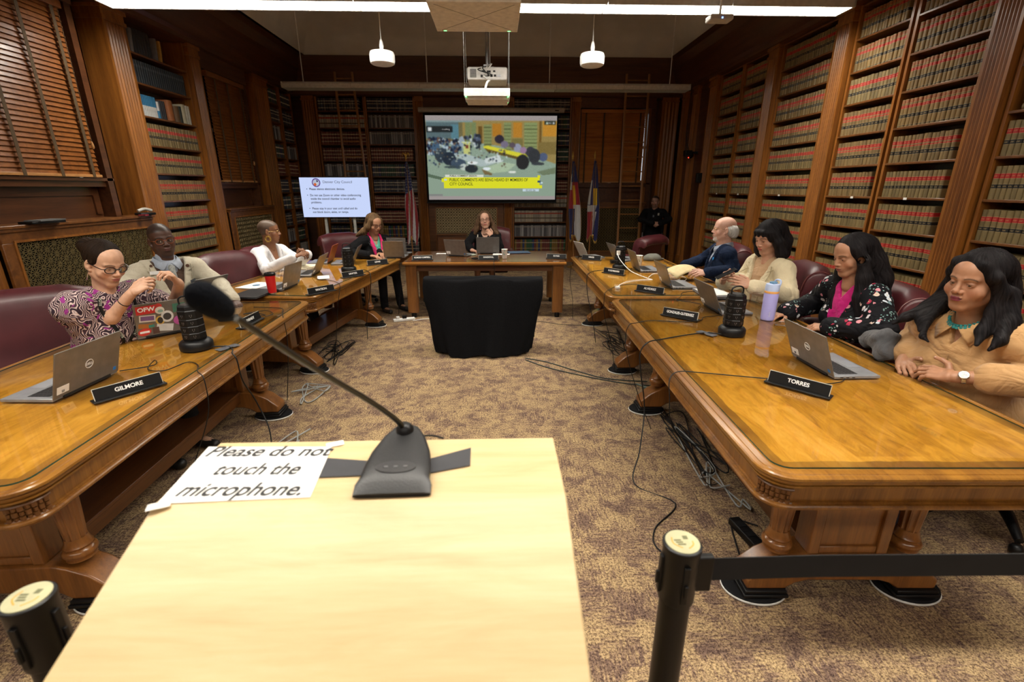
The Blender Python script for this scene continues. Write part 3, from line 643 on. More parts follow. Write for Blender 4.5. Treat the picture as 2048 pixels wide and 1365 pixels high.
def ctr(x, y, rz, W, L, side):     # table from the near end of its inner edge
    a = math.radians(rz); return (x+side*W/2*math.cos(a)-L/2*math.sin(a), y+L/2*math.cos(a)+side*W/2*math.sin(a), 0), a
TW = 1.24; TL = 1.12
l, a = ctr(.90, 1.32, -1.8, TW, 2.66, 1); library_table(l, a, TW, 2.66, 'nearest right library table of golden wood under glass', (-1.04, .70), 1, -.08)
l, a = ctr(.985, 4.03, -1.0, TW, 2.62, 1); library_table(l, a, TW, 2.62, 'far right library table of golden wood under glass, ending at the head table', (-1.16, .46), 2, -.08)
l, a = ctr(-1.50, 1.30, 2.1, TL, 2.70, -1); library_table(l, a, TL, 2.70, 'nearest left library table of golden wood under glass', (-1.00, .70), 3, .06)
l, a = ctr(-1.625, 4.09, -7.6, TL, 2.45, -1); library_table(l, a, TL, 2.45, 'far left library table of golden wood, holding the red tumbler', (-1.06, .50), 4, .06)
o = thing('head_table', 'straight head table with square legs between the side tables', 'table', (-.155, 6.67, 0), math.radians(-1.2))
W_, D_ = 2.15, 1.12; ring = lambda off, z: [(x, y, z) for x, y in outline(W_, D_, .03, off, 3)]
TT = wood('head_table_wood', (.10, .038, .011), (.22, .09, .022), 'x', rough=.2, coat=.8)
mb = MB(); mb.rings([ring(-.03, .715), ring(-.008, .72), ring(0, .735), ring(-.003, .75), ring(-.02, .758), ring(-.04, .76)]); mb.build('tabletop', wood('head_table_edge', (.22, .085, .018), (.38, .16, .035), 'x', rough=.25, coat=.5), o, smooth=40)
mb = MB(); q = ring(-.02, .7612); mb.rings([ring(-.022, .7590), q]); mb.build('glass_cover', TT, o)
TT.node_tree.nodes['Principled BSDF'].inputs['Roughness'].default_value = .12
mb = MB(); mb.rings([[(x, y, z) for x, y in outline(W_-.2, D_-.2, .01, 0, 2)] for z in (.63, .716)]); mb.build('apron', wood('head_table_apron', (.06, .022, .012), (.13, .05, .018), 'x'), o)
for sx in (-1, 1):
    for sy in (-1, 1):
        MB().box(sx*.97-.07, sx*.97+.07, sy*.46-.045, sy*.46+.045, .07, .716).build('leg', W_LEG, o, bevel=.006); m = MB(); m.lathe([(.03, .0), (.034, .01), (.034, .05), (.02, .072)], 12, (sx*.97, sy*.46, 0)); m.build('caster', BLK, o, smooth=50)
# ------------------------------------------------------------------ chairs
def leather():
    t = NT('burgundy_leather'); n = t.noise(t.coord('Object'), 90, 4, .6); b = t.noise(t.coord('Object'), 4, 3)
    t.col(t.ramp(b, [(.3, (.042, .006, .009)), (.7, (.085, .014, .018))])); t.p(Roughness=.42, Coat_Weight=.05); t.bump(n, .18, .002); return t.m
LEA = leather(); LEAP = mat('leather_piping', (.17, .05, .045), .4)
def chair(label, loc, rz, tilt=0, h=1.06):
    o = thing('office_chair', label, 'chair', loc, rz, 'burgundy leather chairs round the tables')
    # local +y is where the sitter looks
    b = h-1.06; pr = [(-.18, .42), (-.26, .44), (-.30, .60), (-.335, .80+b), (-.35, .92+b), (-.385, .945+b), (-.43, .93+b), (-.455, .96+b), (-.45, 1.01+b), (-.41, 1.05+b), (-.35, 1.065+b), (-.29, 1.045+b), (-.25, .99+b), (-.225, .86+b), (-.20, .70), (-.17, .55)]
    c = catmull([Vector((0, y, z)) for y, z in pr+pr[:1]], 3)[:-1]
    cy = sum(p.y for p in c)/len(c); rs = []
    w = .325
    for x, sh in ((-w, .80), (-w+.008, .93), (-w+.03, 1), (-w*.5, 1.0), (0, 1.0), (w*.5, 1.0), (w-.03, 1), (w-.008, .93), (w, .80)):
        bow = .045*(x/w)**2
        q = []; dz = .055*max(0, (abs(x)-.20)/.125)**2.2
        for i, p in enumerate(c):
            n_ = c[(i+1) % len(c)]-c[i-1]; n_ = Vector((0, n_.z, -n_.y)).normalized()*sgn_(n_, p, c); d = (1-sh)*.05
            q.append((x*(1-.20*max(0, .62-p.z)), p.y-d*n_.y+bow, p.z-d*n_.z-dz*min(1, max(0, (p.z-.6)/.3))))
        rs.append(q)
    M = Matrix.Translation((0, -.2, .45)) @ Matrix.Rotation(tilt, 4, 'X') @ Matrix.Translation((0, .2, -.45))
    m = MB(M); m.rings(rs); bk = m.build('backrest', LEA, o, smooth=50)
    for s in (-1, 1):
        mp = MB(M); q = [(s*(w-.018)*(1-.20*max(0, .62-p.z)), p.y+.041, p.z-.040*min(1, max(0, (p.z-.6)/.3))) for p in c]; q2 = [Vector(a) for a in q]
        rr = []
        for i, p in enumerate(q2):
            n_ = q2[(i+1) % len(q2)]-q2[i-1]; n_ = Vector((0, n_.z, -n_.y)).normalized(); n_ = n_*sgn_(n_, p, c); p = p+n_*.002
            rr.append([p+n_*(.004*math.cos(a))+Vector((.004*math.sin(a), 0, 0)) for a in (0, PI/2, PI, 1.5*PI)])
        mp.rings(rr, closed=True); mp.build('piping', LEAP, bk, smooth=80)
    m = MB(); pts = [(y, z) for y, z in ((-.24, .38), (.24, .38), (.285, .41), (.29, .45), (.25, .49), (.0, .485), (-.22, .47))]
    m.prism(pts, -.27, .27, 'x'); m.build('seat', LEA, o, bevel=.02, seg=3)
    for s in (-1, 1):
        m = MB(); rs = []
        for y, r in ((-.28, .045), (-.26, .052), (.06, .056), (.095, .05), (.11, .035)): rs.append([(s*.325+r*1.05*math.cos(a), y, .665+.02*(y+.28)*-.3+r*math.sin(a)) for a in [2*PI*i/16 for i in range(16)]])
        m.rings(rs); m.build('armrest', LEA, o, smooth=50)
        m = MB(); m.prism([(-.26, .40), (.10, .40), (.08, .64), (-.28, .64)], s*.325-.028, s*.325+.028, 'x'); m.build('arm_panel', LEA, o, bevel=.012)
    m = MB(); m.lathe([(.035, .12), (.035, .25), (.025, .25), (.025, .38)], 14); m.build('gas_column', BLK, o, smooth=50)
    for k in range(5):
        a = 2*PI*k/5+.3; d = Vector((math.cos(a), math.sin(a), 0)); m = MB(); m.tube([(0, 0, .13), tuple(d*.16+Vector((0, 0, .115))), tuple(d*.30+Vector((0, 0, .075)))], [.03, .026, .018], 8, 3); m.build('base_arm', BLK, o, smooth=60)
        m = MB(); m.sphere(tuple(d*.30+Vector((0, 0, .03))), .03, 10); m.build('caster', BLK, o, smooth=60)
    return o
def sgn_(n_, p, c):
    # outward sign of a profile normal
    g = globals().setdefault('_g', {}); k = id(c)
    if k not in g:
        A = sum(c[i].y*c[(i+1) % len(c)].z-c[(i+1) % len(c)].y*c[i].z for i in range(len(c))); g[k] = 1 if A > 0 else -1
    return g[k]
def at_angle(deg): return math.radians(deg)
CH = [((-2.72, 2.74, 0), -138, 'burgundy leather chair of the woman in the purple leaf print, at the left edge', 1.08),
      ((-2.78, 4.10, 0), -130, 'burgundy leather chair behind the man in the cream suit', 1.02),
      ((-2.56, 4.90, 0), -112, 'empty burgundy leather chair facing the red tumbler', 1.04),
      ((-2.62, 5.82, 0), -110, 'burgundy leather chair of the woman in the white jacket', 1.0),
      ((-2.15, 7.06, 0), -138, 'burgundy leather chair of the woman in the pink scarf', 1.03),
      ((-.10, 7.75, 0), 180, 'burgundy leather chair of the woman at the head table', 1.06),
      ((2.42, 5.42, 0), 82, 'burgundy leather chair of the white-haired man in navy', 1.06),
      ((2.40, 4.10, 0), 76, 'burgundy leather chair of the woman in the cream blazer', 1.06),
      ((2.40, 3.14, 0), 76, 'burgundy leather chair of the woman in the floral jacket', 1.06),
      ((2.62, 2.02, 0), 80, 'burgundy leather chair of the woman in the tan shirt', 1.06),
      ((2.15, 7.43, 0), 40, 'empty burgundy leather chair in front of the seated officer', 1.0)]
for l_, a_, lb, h_ in CH: chair(lb, l_, math.radians(a_), 0, h_)
# ------------------------------------------------------------------ laptops, plates, towers
SIL = mat('laptop_silver', (.20, .185, .165), .38, .6); SIL2 = mat('laptop_deck', (.30, .31, .33), .4, .5); DKM = mat('laptop_black', (.008, .008, .009), .45)
KEY = mat('keys', (.02, .02, .022), .5); SCRN = mat('laptop_screen', (.02, .022, .025), .12); ORNG = mat('laptop_orange_shell', (.32, .075, .02), .4); BLUE = mat('blue_sticker', (.02, .18, .5), .5)
TZ = .7680
def laptop(label, x, y, deg, w=.345, op=108, back=None, deck=None, logo=None, sticker=True, d=.235, z=None):
    """deg = heading of the lid's back (where the lid looks, towards the aisle)"""
    back = back or SIL; deck = deck or SIL2
    o = thing('laptop', label, 'laptop', (x, y, TZ if z is None else z), math.radians(deg+90), 'laptops on the tables')
    MB().box(-w/2, w/2, 0, d, .0005, .016).build('base', deck, o, bevel=.003)
    mb = MB()
    for r in range(6):
        n = 14 if r else 12
        for c in range(n):
            kw = (w-.05)/n; mb.box(-w/2+.025+c*kw+.001, -w/2+.025+(c+1)*kw-.001, .035+r*.017, .035+r*.017+.014, .016, .0175)
    mb.build('keyboard', KEY, o); MB().box(-.055, .055, d-.085, d-.015, .0158, .0166).build('touchpad', mat('touchpad', (.25, .26, .28), .3), o)
    A = math.radians(op-90); M = Tm((0, 0, .012)) @ Matrix.Rotation(A, 4, 'X'); hL = d*.97
    ld = MB(M).box(-w/2, w/2, -.006, 0, 0, hL).build('lid', back, o, bevel=.002)
    MB(M).box(-w/2+.008, w/2-.008, 0, .0012, .012, hL-.008).build('screen', SCRN, ld)
    MB(Tm((0, 0, .006))).prism([(-.008, -.004), (.008, -.004), (.008, .008), (-.008, .008)], -w*.36, w*.36, 'x').build('hinge', DKM, o)
    F = M @ Matrix.Translation((0, -.0062, 0)) @ Matrix.Rotation(PI/2, 4, 'X')     # text plane on the outside of the lid
    if logo:
        lm = mat('logo_silver', (.85, .85, .84), .4)
        r = MB(M @ Matrix.Translation((0, -.0064, hL*.5))); r.torus((0, 0, 0), .021, .0016, 28, 5); r.build('logo_ring', lm, ld)
        text('DELL', .0165, lm, ld, M @ Matrix.Translation((0, -.0066, hL*.5)) @ Matrix.Rotation(PI/2, 4, 'X'), 'logo_lettering', bold=.0004)
    if sticker:
        MB(M).box(-w/2+.015, -w/2+.075, -.0070, -.006, .018, .055).build('label_sticker', PAPER, ld); text('||||', .014, INK, ld, M @ Matrix.Translation((-w/2+.045, -.0074, .03)) @ Matrix.Rotation(PI/2, 4, 'X'), 'barcode')
        MB(M).box(w/2-.035, w/2-.018, -.0070, -.006, .018, .035).build('blue_sticker', BLUE, ld)
    for k in range(3): MB().box(w/2-.0003, w/2+.0006, .03+k*.03, .045+k*.03, .005, .010).build('port', KEY, o)
    return o
laptop('silver laptop in front of the woman in the tan shirt', 1.680, 2.300, 180, .35, 112, logo=True)
laptop('silver laptop beside the lavender bottle and black tower', 1.690, 3.555, 180, .36, 115)
laptop('silver laptop in front of the empty place beside the cream blazer woman', 1.660, 4.515, 180, .35, 112)
laptop('silver laptop beside the white coffee cup', 1.630, 5.45, 180, .35, 110, sticker=False)
laptop('thin laptop standing nearest the flags on the far right table', 1.60, 6.25, 188, .32, 118, sticker=False)
laptop('pale laptop at the far right corner of the head table', 1.20, 6.46, 195, .30, 118, back=mat('pale_lid', (.45, .45, .42), .4), sticker=False)
laptop('silver laptop standing behind the red tumbler', -1.99, 4.53, -4, .34, 105)
laptop('silver laptop beside the open notebook', -2.02, 5.28, 4, .36, 118)
laptop('laptop with an orange shell on the far left table', -2.15, 6.15, 4, .31, 112, back=ORNG, sticker=False)
laptop('silver laptop behind the far left black tower', -1.85, 6.10, 6, .33, 118, sticker=False)
laptop('silver laptop in front of the woman in the pink scarf', -1.40, 6.50, -92, .28, 105, z=TZ, sticker=False)
laptop('taller silver laptop behind the pink scarf woman laptop', -1.42, 6.80, -100, .28, 95, z=TZ, sticker=False)
laptop('silver laptop nearest the camera on the left', -1.98, 2.15, -2, .36, 108, logo=True)
o = laptop('laptop covered in colourful stickers in front of the purple print woman', -2.165, 3.00, -42, .30, 105, sticker=False); ld = [c for c in o.children if c.name.startswith('lid')][0]
M = Tm((0, 0, .012)) @ Matrix.Rotation(math.radians(15), 4, 'X')
def stick(x, z, w, h, c, name='sticker', rot=0, ell=False, txt=None, tc=None, y=-.0068):
    m = MB(M @ Matrix.Translation((x, y, z)) @ Matrix.Rotation(rot, 4, 'Y'))
    if ell: m.prism([(w/2*math.cos(a), h/2*math.sin(a)) for a in [2*PI*i/20 for i in range(20)]], -.0004, .0006, 'y')
    else: m.prism([(-w/2, -h/2), (w/2, -h/2), (w/2, h/2), (-w/2, h/2)], -.0004, .0006, 'y')
    s = m.build(name, mat('sticker_%d_%d_%d' % tuple(int(k*99) for k in c), c, .5), ld)
    if txt: text(txt, h*.62, tc or WINK, s, M @ Matrix.Translation((x, y-.0012, z)) @ Matrix.Rotation(rot, 4, 'Y') @ Matrix.Rotation(PI/2, 4, 'X'), 'lettering', bold=.0006)
stick(-.085, .185, .105, .055, (.60, .03, .03)); text('OFW', .038, WINK, ld, M @ Matrix.Translation((-.085, -.0090, .188)) @ Matrix.Rotation(PI/2, 4, 'X'), 'lettering', bold=.0012)
stick(-.02, .20, .04, .035, (.55, .05, .04), ell=True); stick(-.015, .17, .05, .05, (.7, .68, .6), ell=True, y=-.0076); stick(-.012, .165, .03, .022, (.3, .45, .4), ell=True, y=-.0086)
stick(-.085, .125, .085, .045, (.65, .62, .55), rot=.1); stick(-.085, .127, .07, .03, (.18, .09, .22), rot=.1, y=-.0078); stick(-.10, .075, .075, .03, (.38, .14, .03), rot=.15); stick(-.07, .07, .03, .02, (.05, .25, .2), y=-.0078)
stick(-.11, .035, .07, .05, (.6, .04, .03), rot=-.2, ell=True, y=-.0076); stick(-.02, .10, .05, .06, (.62, .4, .08), ell=True); stick(-.02, .10, .03, .045, (.03, .03, .03), ell=True, y=-.0078); stick(.02, .12, .07, .08, (.68, .68, .66), ell=True, y=-.007); stick(.02, .12, .045, .05, (.05, .05, .05), ell=True, y=-.0082)
stick(.0, .045, .09, .05, (.66, .66, .64), rot=.2); stick(-.05, .035, .035, .045, (.10, .05, .04), y=-.0078); stick(.09, .17, .07, .06, (.05, .18, .12)); stick(.09, .08, .08, .07, (.5, .1, .35), ell=True); stick(-.11, .035, .05, .014, (.85, .8, .8), y=-.0092)
laptop('dark grey laptop in front of the woman at the head table', -.133, 6.905, -90, .33, 98, back=mat('laptop_grey', (.105, .095, .088), .45, .4), sticker=False)
laptop('silver laptop left of the dark grey one on the head table', -.57, 6.66, -112, .32, 106)
def closed(label, x, y, deg, m, w=.35, d=.24, h=.018, z=TZ):
    o = thing('closed_laptop', label, 'laptop', (x, y, z), math.radians(deg)); MB().box(-w/2, w/2, -d/2, d/2, .001, h*.5).build('base', m, o, bevel=.003); MB().box(-w/2, w/2, -d/2, d/2, h*.55, h).build('lid', m, o, bevel=.003); return o
closed('closed black laptop at the near end of the far left table', -2.18, 4.20, 84, DKM, .36, .26)
closed('closed dark grey laptop beside the cup on the right', 1.99, 5.36, 80, mat('dark_grey_metal', (.05, .05, .055), .4, .4), .34, .24)
o = closed('closed silver laptop under loose papers on the right', 1.93, 4.08, 86, SIL2, .36, .25, .022); lp = o
MB(Tm((1.93, 4.08, TZ+.0235), .2+PI/2)).box(-.15, .13, -.10, .10, 0, .004).build('papers', PAPER, None)
tag(bpy.data.objects['papers'], 'loose white papers on the closed silver laptop', 'papers')
laptop('open silver laptop of the man in the cream suit, mostly hidden', -2.47, 3.98, -20, .31, 120, sticker=False)
def plate(name_, label, x, y, deg, w=.26):
    o = thing('name_plate', label, 'name plate', (x, y, TZ), math.radians(deg), 'black name plates on the tables')
    # local -y faces the aisle
    MB().box(-w/2-.012, w/2+.012, -.028, .03, 0, .007).build('stand', BLK, o, bevel=.002)
    A = -math.radians(14); M_ = Tm((0, -.005, .007)) @ Matrix.Rotation(A, 4, 'X')
    b = MB(M_).box(-w/2, w/2, -.003, .003, 0, .052).build('board', BLK, o)
    r = MB(M_); r.box(-w/2-.0015, w/2+.0015, .0005, .0035, .0505, .0545); r.box(-w/2-.0025, -w/2, -.0005, .0035, 0, .0525); r.box(w/2, w/2+.0025, -.0005, .0035, 0, .0525); r.build('cream_edge', mat('cream_edge', (.6, .58, .5), .5), o)
    n = len(name_); sz = .026; sx = min(1.0, (w-.03)/(n*sz*.66)); text(name_, sz, WINK, b, M_ @ Matrix.Translation((0, -.0034, .026)) @ Matrix.Rotation(PI/2, 4, 'X'), 'lettering', bold=.0007, sx=sx)
    return o
for nm, lb, x, y, dg in (('TORRES', 'black name plate nearest the camera on the right', 1.42, 2.01, -49), ('GONZALES-GUTIERREZ', 'black name plate with the long hyphenated name beside the right black tower', 1.34, 3.305, -44), ('ALVIDREZ', 'black name plate just beyond the glass joint on the right', 1.39, 4.18, -43),
    ('KASHMANN', 'black name plate in front of the far right black tower', 1.29, 5.155, -47), ('HINDS', 'black name plate at the far end of the right tables', 1.25, 6.24, -32), ('FLYNN', 'black name plate at the right end of the head table', .80, 6.37, -14), ('SANDOVAL', 'black name plate in the middle of the head table', -.115, 6.285, 0),
    ('ROMERO CAMPBELL', 'black name plate at the left end of the head table', -.99, 6.29, 10), ('LEWIS', 'black name plate in front of the woman in the pink scarf', -1.49, 5.92, 36), ('SAWYER', 'black name plate in front of the far left black tower', -1.555, 5.09, 50), ('WATSON', 'black name plate right of the red tumbler', -1.605, 4.265, 52),
    ('PARADY', 'black name plate partly behind the microphone stem on the left', -1.74, 3.245, 88), ('GILMORE', 'black name plate nearest the camera on the left', -1.72, 2.07, 54)): plate(nm, lb, x, y, dg)
def tower(label, x, y, s=1.0, cable=None, h=.27):
    o = thing('tower_power_strip', label, 'power tower', (x, y, TZ), .2, 'black tower power strips')
    m = MB(); m.lathe([(.082*s, 0), (.084*s, .012), (.084*s, .036), (.074*s, .05), (.064*s, .056)], 24); m.build('base', BLK, o, smooth=40)
    m = MB(); m.rings([[((.062*s+e)*math.cos(2*PI*i/8), (.062*s+e)*math.sin(2*PI*i/8), z) for i in range(8)] for z, e in ((.056, -.006), (.07, 0), (.10, 0), (.104, -.003), (.108, 0), (.142, 0), (.146, -.003), (.15, 0), (.184, 0), (.188, -.003), (.192, 0), (h-.035, 0), (h-.03, -.004), (h-.01, -.006), (h, -.018))]); m.build('body', BLK, o, smooth=20)
    m = MB(); m.tube([(-.04*s, 0, h-.01), (-.042*s, 0, h+.028), (-.02*s, 0, h+.044), (.02*s, 0, h+.044), (.042*s, 0, h+.028), (.04*s, 0, h-.01)], .005, 8, 4); m.build('handle', BLK, o, smooth=60)
    for i in range(8):
        for z in (.085, .125, .167, .21):
            if z > h-.05: continue
            a = 2*PI*(i+.5)/8; Mx = Matrix.Rotation(a, 4, 'Z') @ Matrix.Translation((.0575*s, 0, z)); m = MB(Mx)
            m.box(-.001, .0012, -.006, -.004, -.004, .006); m.box(-.001, .0012, .004, .006, -.004, .006); m.box(-.001, .0012, -.002, .002, -.010, -.007)
            if i in (3, 4, 5, 6): m.build('socket', GREY if s else GREY, o)
    return o
tower('black tower power strip nearest on the right table', 1.53, 2.90, 1.0)
tower('black tower power strip with a white charger, far right', 1.44, 5.50, 1.0)
MB(Tm((1.40, 5.435, TZ+.19), .6)).box(-.018, .018, -.012, .012, -.02, .03).build('charger', WHT); tag(bpy.data.objects['charger'], 'white plug-in charger on the far right black tower', 'charger')
tower('black tower power strip behind the microphone head, left', -1.80, 2.72, 1.05)
tower('black tower power strip far left, beside the pink scarf woman laptop', -1.70, 5.43, 1.0)
# bottle
o = thing('water_bottle', 'lavender insulated bottle with orange ring and flip lid', 'bottle', (1.955, 3.235, TZ), .3)
LAV = mat('lavender_enamel', (.42, .40, .80), .35, var=.03); m = MB(); m.lathe([(.040, 0), (.044, .004), (.046, .012), (.048, .19), (.046, .20)], 32); m.build('body', LAV, o, smooth=40)
m = MB(); m.lathe([(.0465, .198), (.0475, .201), (.0475, .212), (.0465, .214)], 32); m.build('orange_ring', mat('orange_ring', (.85, .42, .12), .4), o, smooth=40)
m = MB(); m.lathe([(.047, .214), (.047, .25), (.043, .262), (.0, .268)], 32); m.build('lid', mat('pale_blue_lid', (.50, .60, .85), .35, var=.03), o, smooth=40)
MB().box(-.018, .022, -.018, .018, .262, .28).build('spout_cover', mat('lid_blue', (.13, .27, .42), .3), o, bevel=.005)
m = MB(); m.tube([(.035, -.028, .25), (.045, -.02, .285), (.045, .02, .285), (.035, .028, .25)], .006, 8, 4); m.build('carry_loop', mat('pale_blue_lid', (.5, .6, .85)), o, smooth=60)
text('owala', .016, mat('pale_print', (.75, .75, .9), .5), o, Matrix.Rotation(math.radians(-38), 4, 'Z') @ Matrix.Translation((0, -.0485, .05)) @ Matrix.Rotation(PI/2, 4, 'X') @ Matrix.Rotation(PI/2, 4, 'Z'), 'lettering')
# red tumbler
o = thing('tumbler', 'red steel tumbler with black lid', 'tumbler', (-2.03, 4.235, TZ)); m = MB(); m.lathe([(.034, .012), (.036, .03), (.043, .155), (.0455, .168)], 28); m.build('body', mat('red_enamel', (.62, .012, .015), .28, coat=.4, var=.03), o, smooth=40)
m = MB(); m.lathe([(.033, 0), (.035, .004), (.034, .013)], 28); m.build('steel_foot', STEEL, o, smooth=40); m = MB(); m.lathe([(.0465, .166), (.048, .172), (.047, .186), (.040, .193), (.0, .190)], 28); m.build('lid', BLK, o, smooth=40); MB().box(-.01, .01, -.03, .01, .19, .20).build('lid_slider', BLK, o, bevel=.003)
# paper cups
def cup(label, x, y, c2):
    o = thing('paper_cup', label, 'cup', (x, y, TZ)); m = MB(); m.lathe([(.028, 0), (.030, .003), (.041, .118), (.043, .121), (.041, .124), (.037, .118)], 28)
    t = NT(label[:12]); vo = t.new('TexVoronoi'); t.l.new(t.coord('Object'), vo.inputs[0]); vo.inputs['Scale'].default_value = 45
    n = t.noise(t.coord('Object'), 30, 1); t.col(t.mix(t.math('MULTIPLY', t.math('LESS_THAN', vo.outputs[0], .35), t.math('GREATER_THAN', n, .5)), (.74, .72, .66), t.mix(t.math('GREATER_THAN', t.noise(t.coord('Object'), 18, 0), .5), c2[0], c2[1]))); m.build('cup', t.m, o, smooth=40)
    m = MB(); m.torus((0, 0, 0), .0415, .002, 28, 6, Matrix.Rotation(PI/2, 4, 'X')); m.M = Matrix(); r = m.build('rim', PAPER, o, smooth=60); r.location = (0, 0, .122); return o
cup('paper cup with pastel dots on the head table', .10, 6.40, ((.15, .5, .45), (.7, .3, .25))); cup('paper cup with green print on the far right table', 1.74, 5.74, ((.25, .35, .15), (.5, .4, .25)))
# cap
o = thing('cap', 'grey knitted cap lying on the far right table', 'cap', (2.06, 6.22, TZ), .3); m = MB(); m.lathe([(.0, .0), (.12, .0), (.13, .02), (.115, .05), (.07, .075), (0, .082)], 20, sy=.7); m.build('crown', mat('grey_felt', (.12, .12, .10), .95, bump=.6), o, smooth=80)
m = MB(); m.lathe([(0, .0), (.06, .0), (.065, .008), (0, .016)], 16, (.13, .03, 0)); m.build('brim', mat('grey_felt', (.12, .12, .10)), o, smooth=80)
# paper things
def sheet(name, label, cat, x, y, deg, w, d, h, m, cloth=None):
    o = MB().box(-w/2, w/2, -d/2, d/2, 0.0008, h).build(name, m); o.location = (x, y, TZ); o.rotation_euler = (0, 0, math.radians(deg)); return tag(o, label, cat)
o = sheet('paper_sheet', 'white sheet with a blue round badge behind the red tumbler', 'paper', -2.36, 4.62, 75, .30, .22, .003, PAPER)
m = MB(); m.lathe([(0, .003), (.035, .003), (.035, .0042), (0, .0045)], 20, (0, 0, 0)); m.build('blue_badge', mat('badge_blue', (.03, .16, .32), .4), o)
o = sheet('notebook', 'open spiral notebook with cream pages', 'notebook', -2.30, 5.66, 84, .36, .24, .022, mat('cream_paper', (.75, .68, .50), .7))
m = MB()
for i in range(22): m.torus((-.165+i*.0157, -.12, .012), .011, .0012, 8, 3, Matrix.Rotation(PI/2, 4, 'Z'))
m.build('spiral_binding', STEEL, o)
sheet('paper_sheet', 'white paper lying by the middle of the far left table', 'paper', -1.86, 5.05, 20, .12, .20, .002, PAPER)
sheet('folder', 'blue folder lying right of the cup on the head table', 'folder', .32, 7.02, 8, .32, .22, .006, mat('folder_blue', (.05, .09, .16), .5))
sheet('paper_sheet', 'white paper on the head table behind the cup', 'paper', .06, 6.80, -5, .24, .14, .003, PAPER)
sheet('paper_sheet', 'white paper behind the left laptop on the head table', 'paper', -.80, 6.90, -5, .16, .10, .003, PAPER)
sheet('document', 'printed document between the laptops on the head table', 'paper', -.40, 6.80, -20, .20, .12, .006, mat('printed_cover', (.45, .52, .42), .6, var=.5, sc=40))
sheet('folder', 'blue and red folder at the far end of the left table', 'folder', -2.42, 6.05, 70, .30, .2, .012, mat('folder_red_blue', (.10, .06, .18), .5))
sheet('tablet', 'grey tablet behind the far right name plate', 'tablet', 1.32, 6.45, 0, .25, .17, .01, GREY)
sheet('mouse_pad', 'black mouse device beside the far right name plate', 'device', 1.50, 5.95, 0, .12, .07, .03, BLK)
o = sheet('phone_charger', 'small black adapter beside the middle name plate of the head table', 'device', -.30, 6.36, 0, .09, .05, .018, BLK)
o = sheet('sunglasses', 'folded glasses in front of the woman in the floral jacket', 'glasses', 2.02, 3.02, 30, .02, .02, .004, BLK)
for s in (-1, 1): m = MB(Matrix.Rotation(PI/2, 4, 'X')); m.torus((s*.034, .012, -.02), .025, .002, 16, 5, None); m.build('lens_rim', GREY, o)
m = MB(); m.tube([(-.06, .0, .02), (-.05, .1, .006), (.04, .11, .004)], .002, 5, 4); m.tube([(.06, .0, .02), (.05, .12, .008), (-.04, .125, .006)], .002, 5, 4); m.build('temples', GREY, o)
o = sheet('adapter', 'black power adapter box on the left table behind the stickered laptop', 'adapter', -1.95, 3.35, 20, .12, .06, .03, BLK)
o = sheet('green_pen_cap', 'bright green highlighter under the purple print woman elbow', 'highlighter', -2.36, 3.12, 30, .07, .015, .014, mat('neon_green', (.2, .8, .15), .5))
def tape(label, x, y, deg, w=.13, z=TZ):
    m = MB(); m.grid([[(-w/2+w*i/16, yy_, .0015+.008*math.exp(-((i-8)/1.4)**2)) for i in range(17)] for yy_ in (-.030, 0, .030)]); o = m.build('gaffer_tape', mat('grey_tape', (.085, .085, .092), .85, spec=.2), smooth=60); o.location = (x, y, z); o.rotation_euler = (0, 0, math.radians(deg)); return tag(o, label, 'tape')
tape('grey tape strip over the cable left of the right black tower', 1.37, 2.91, -60); tape('grey tape strip over the cable right of the left black tower', -1.62, 2.72, 60)
# ------------------------------------------------------------------ cables
def cable(label, pts, r=.003, m=None, name='cable', n=6, grp=None):
    mb = MB(); mb.tube(pts, r, n, 6); o = mb.build(name, m or BLK, smooth=70); return tag(o, label, 'cable', grp)
z = TZ+.004; E0 = TZ+.002
cable('black cable from the right tower over the table edge down to the carpet', [(1.45, 2.87, z+.002), (1.37, 2.91, z+.002), (1.2, 2.86, z), (1.02, 2.78, z), (.925, 2.72, z+.003), (.875, 2.70, .72), (.88, 2.68, .6), (.92, 2.66, .35), (.86, 2.50, .15), (.80, 2.36, .01), (.98, 2.18, .005), (.80, 1.98, .005), (.78, 1.82, .005), (1.0, 1.66, .005), (1.12, 1.72, .005), (1.22, 2.02, .006), (1.34, 1.98, .01)], .0042)
cable('thin black cable from the nearest right laptop behind its name plate', [(1.73, 2.12, z), (1.68, 2.08, z), (1.58, 2.06, z), (1.46, 2.10, z), (1.25, 2.16, z), (1.05, 2.22, z), (.935, 2.24, z), (.885, 2.22, .74), (.878, 2.18, .66), (.90, 2.16, .50), (1.05, 2.2, .30), (1.2, 2.3, .05), (1.3, 2.35, .01)], .0028)
cable('thin black cable from the tower laptop on the right', [(1.68, 3.35, z), (1.52, 3.30, z), (1.46, 3.22, z), (1.30, 3.18, z), (1.10, 3.22, z), (.97, 3.16, z), (.915, 3.12, z-.002), (.89, 3.10, .70), (.90, 3.05, .56), (.98, 3.0, .3), (1.1, 3.0, .02)], .0028)
cable('black cable crossing the glass joint on the right', [(1.93, 4.22, z+.004), (1.7, 4.16, z), (1.60, 3.98, z), (1.52, 3.86, z), (1.60, 3.78, z), (1.66, 3.70, z), (1.60, 3.60, z)], .003)
cable('thin black cable from the third right laptop', [(1.68, 4.34, z), (1.50, 4.42, z), (1.35, 4.55, z), (1.2, 4.5, z), (1.08, 4.36, z), (1.0, 4.22, z), (.975, 4.18, .74), (.98, 4.15, .56), (1.05, 4.1, .3), (1.1, 4.1, .02)], .0028)
cable('black cable from the far right tower over the table edge', [(1.36, 5.46, z), (1.25, 5.4, z), (1.1, 5.32, z), (1.03, 5.2, z), (.995, 5.15, .74), (1.0, 5.1, .55), (1.05, 5.0, .3), (1.1, 5.0, .02)], .0042)
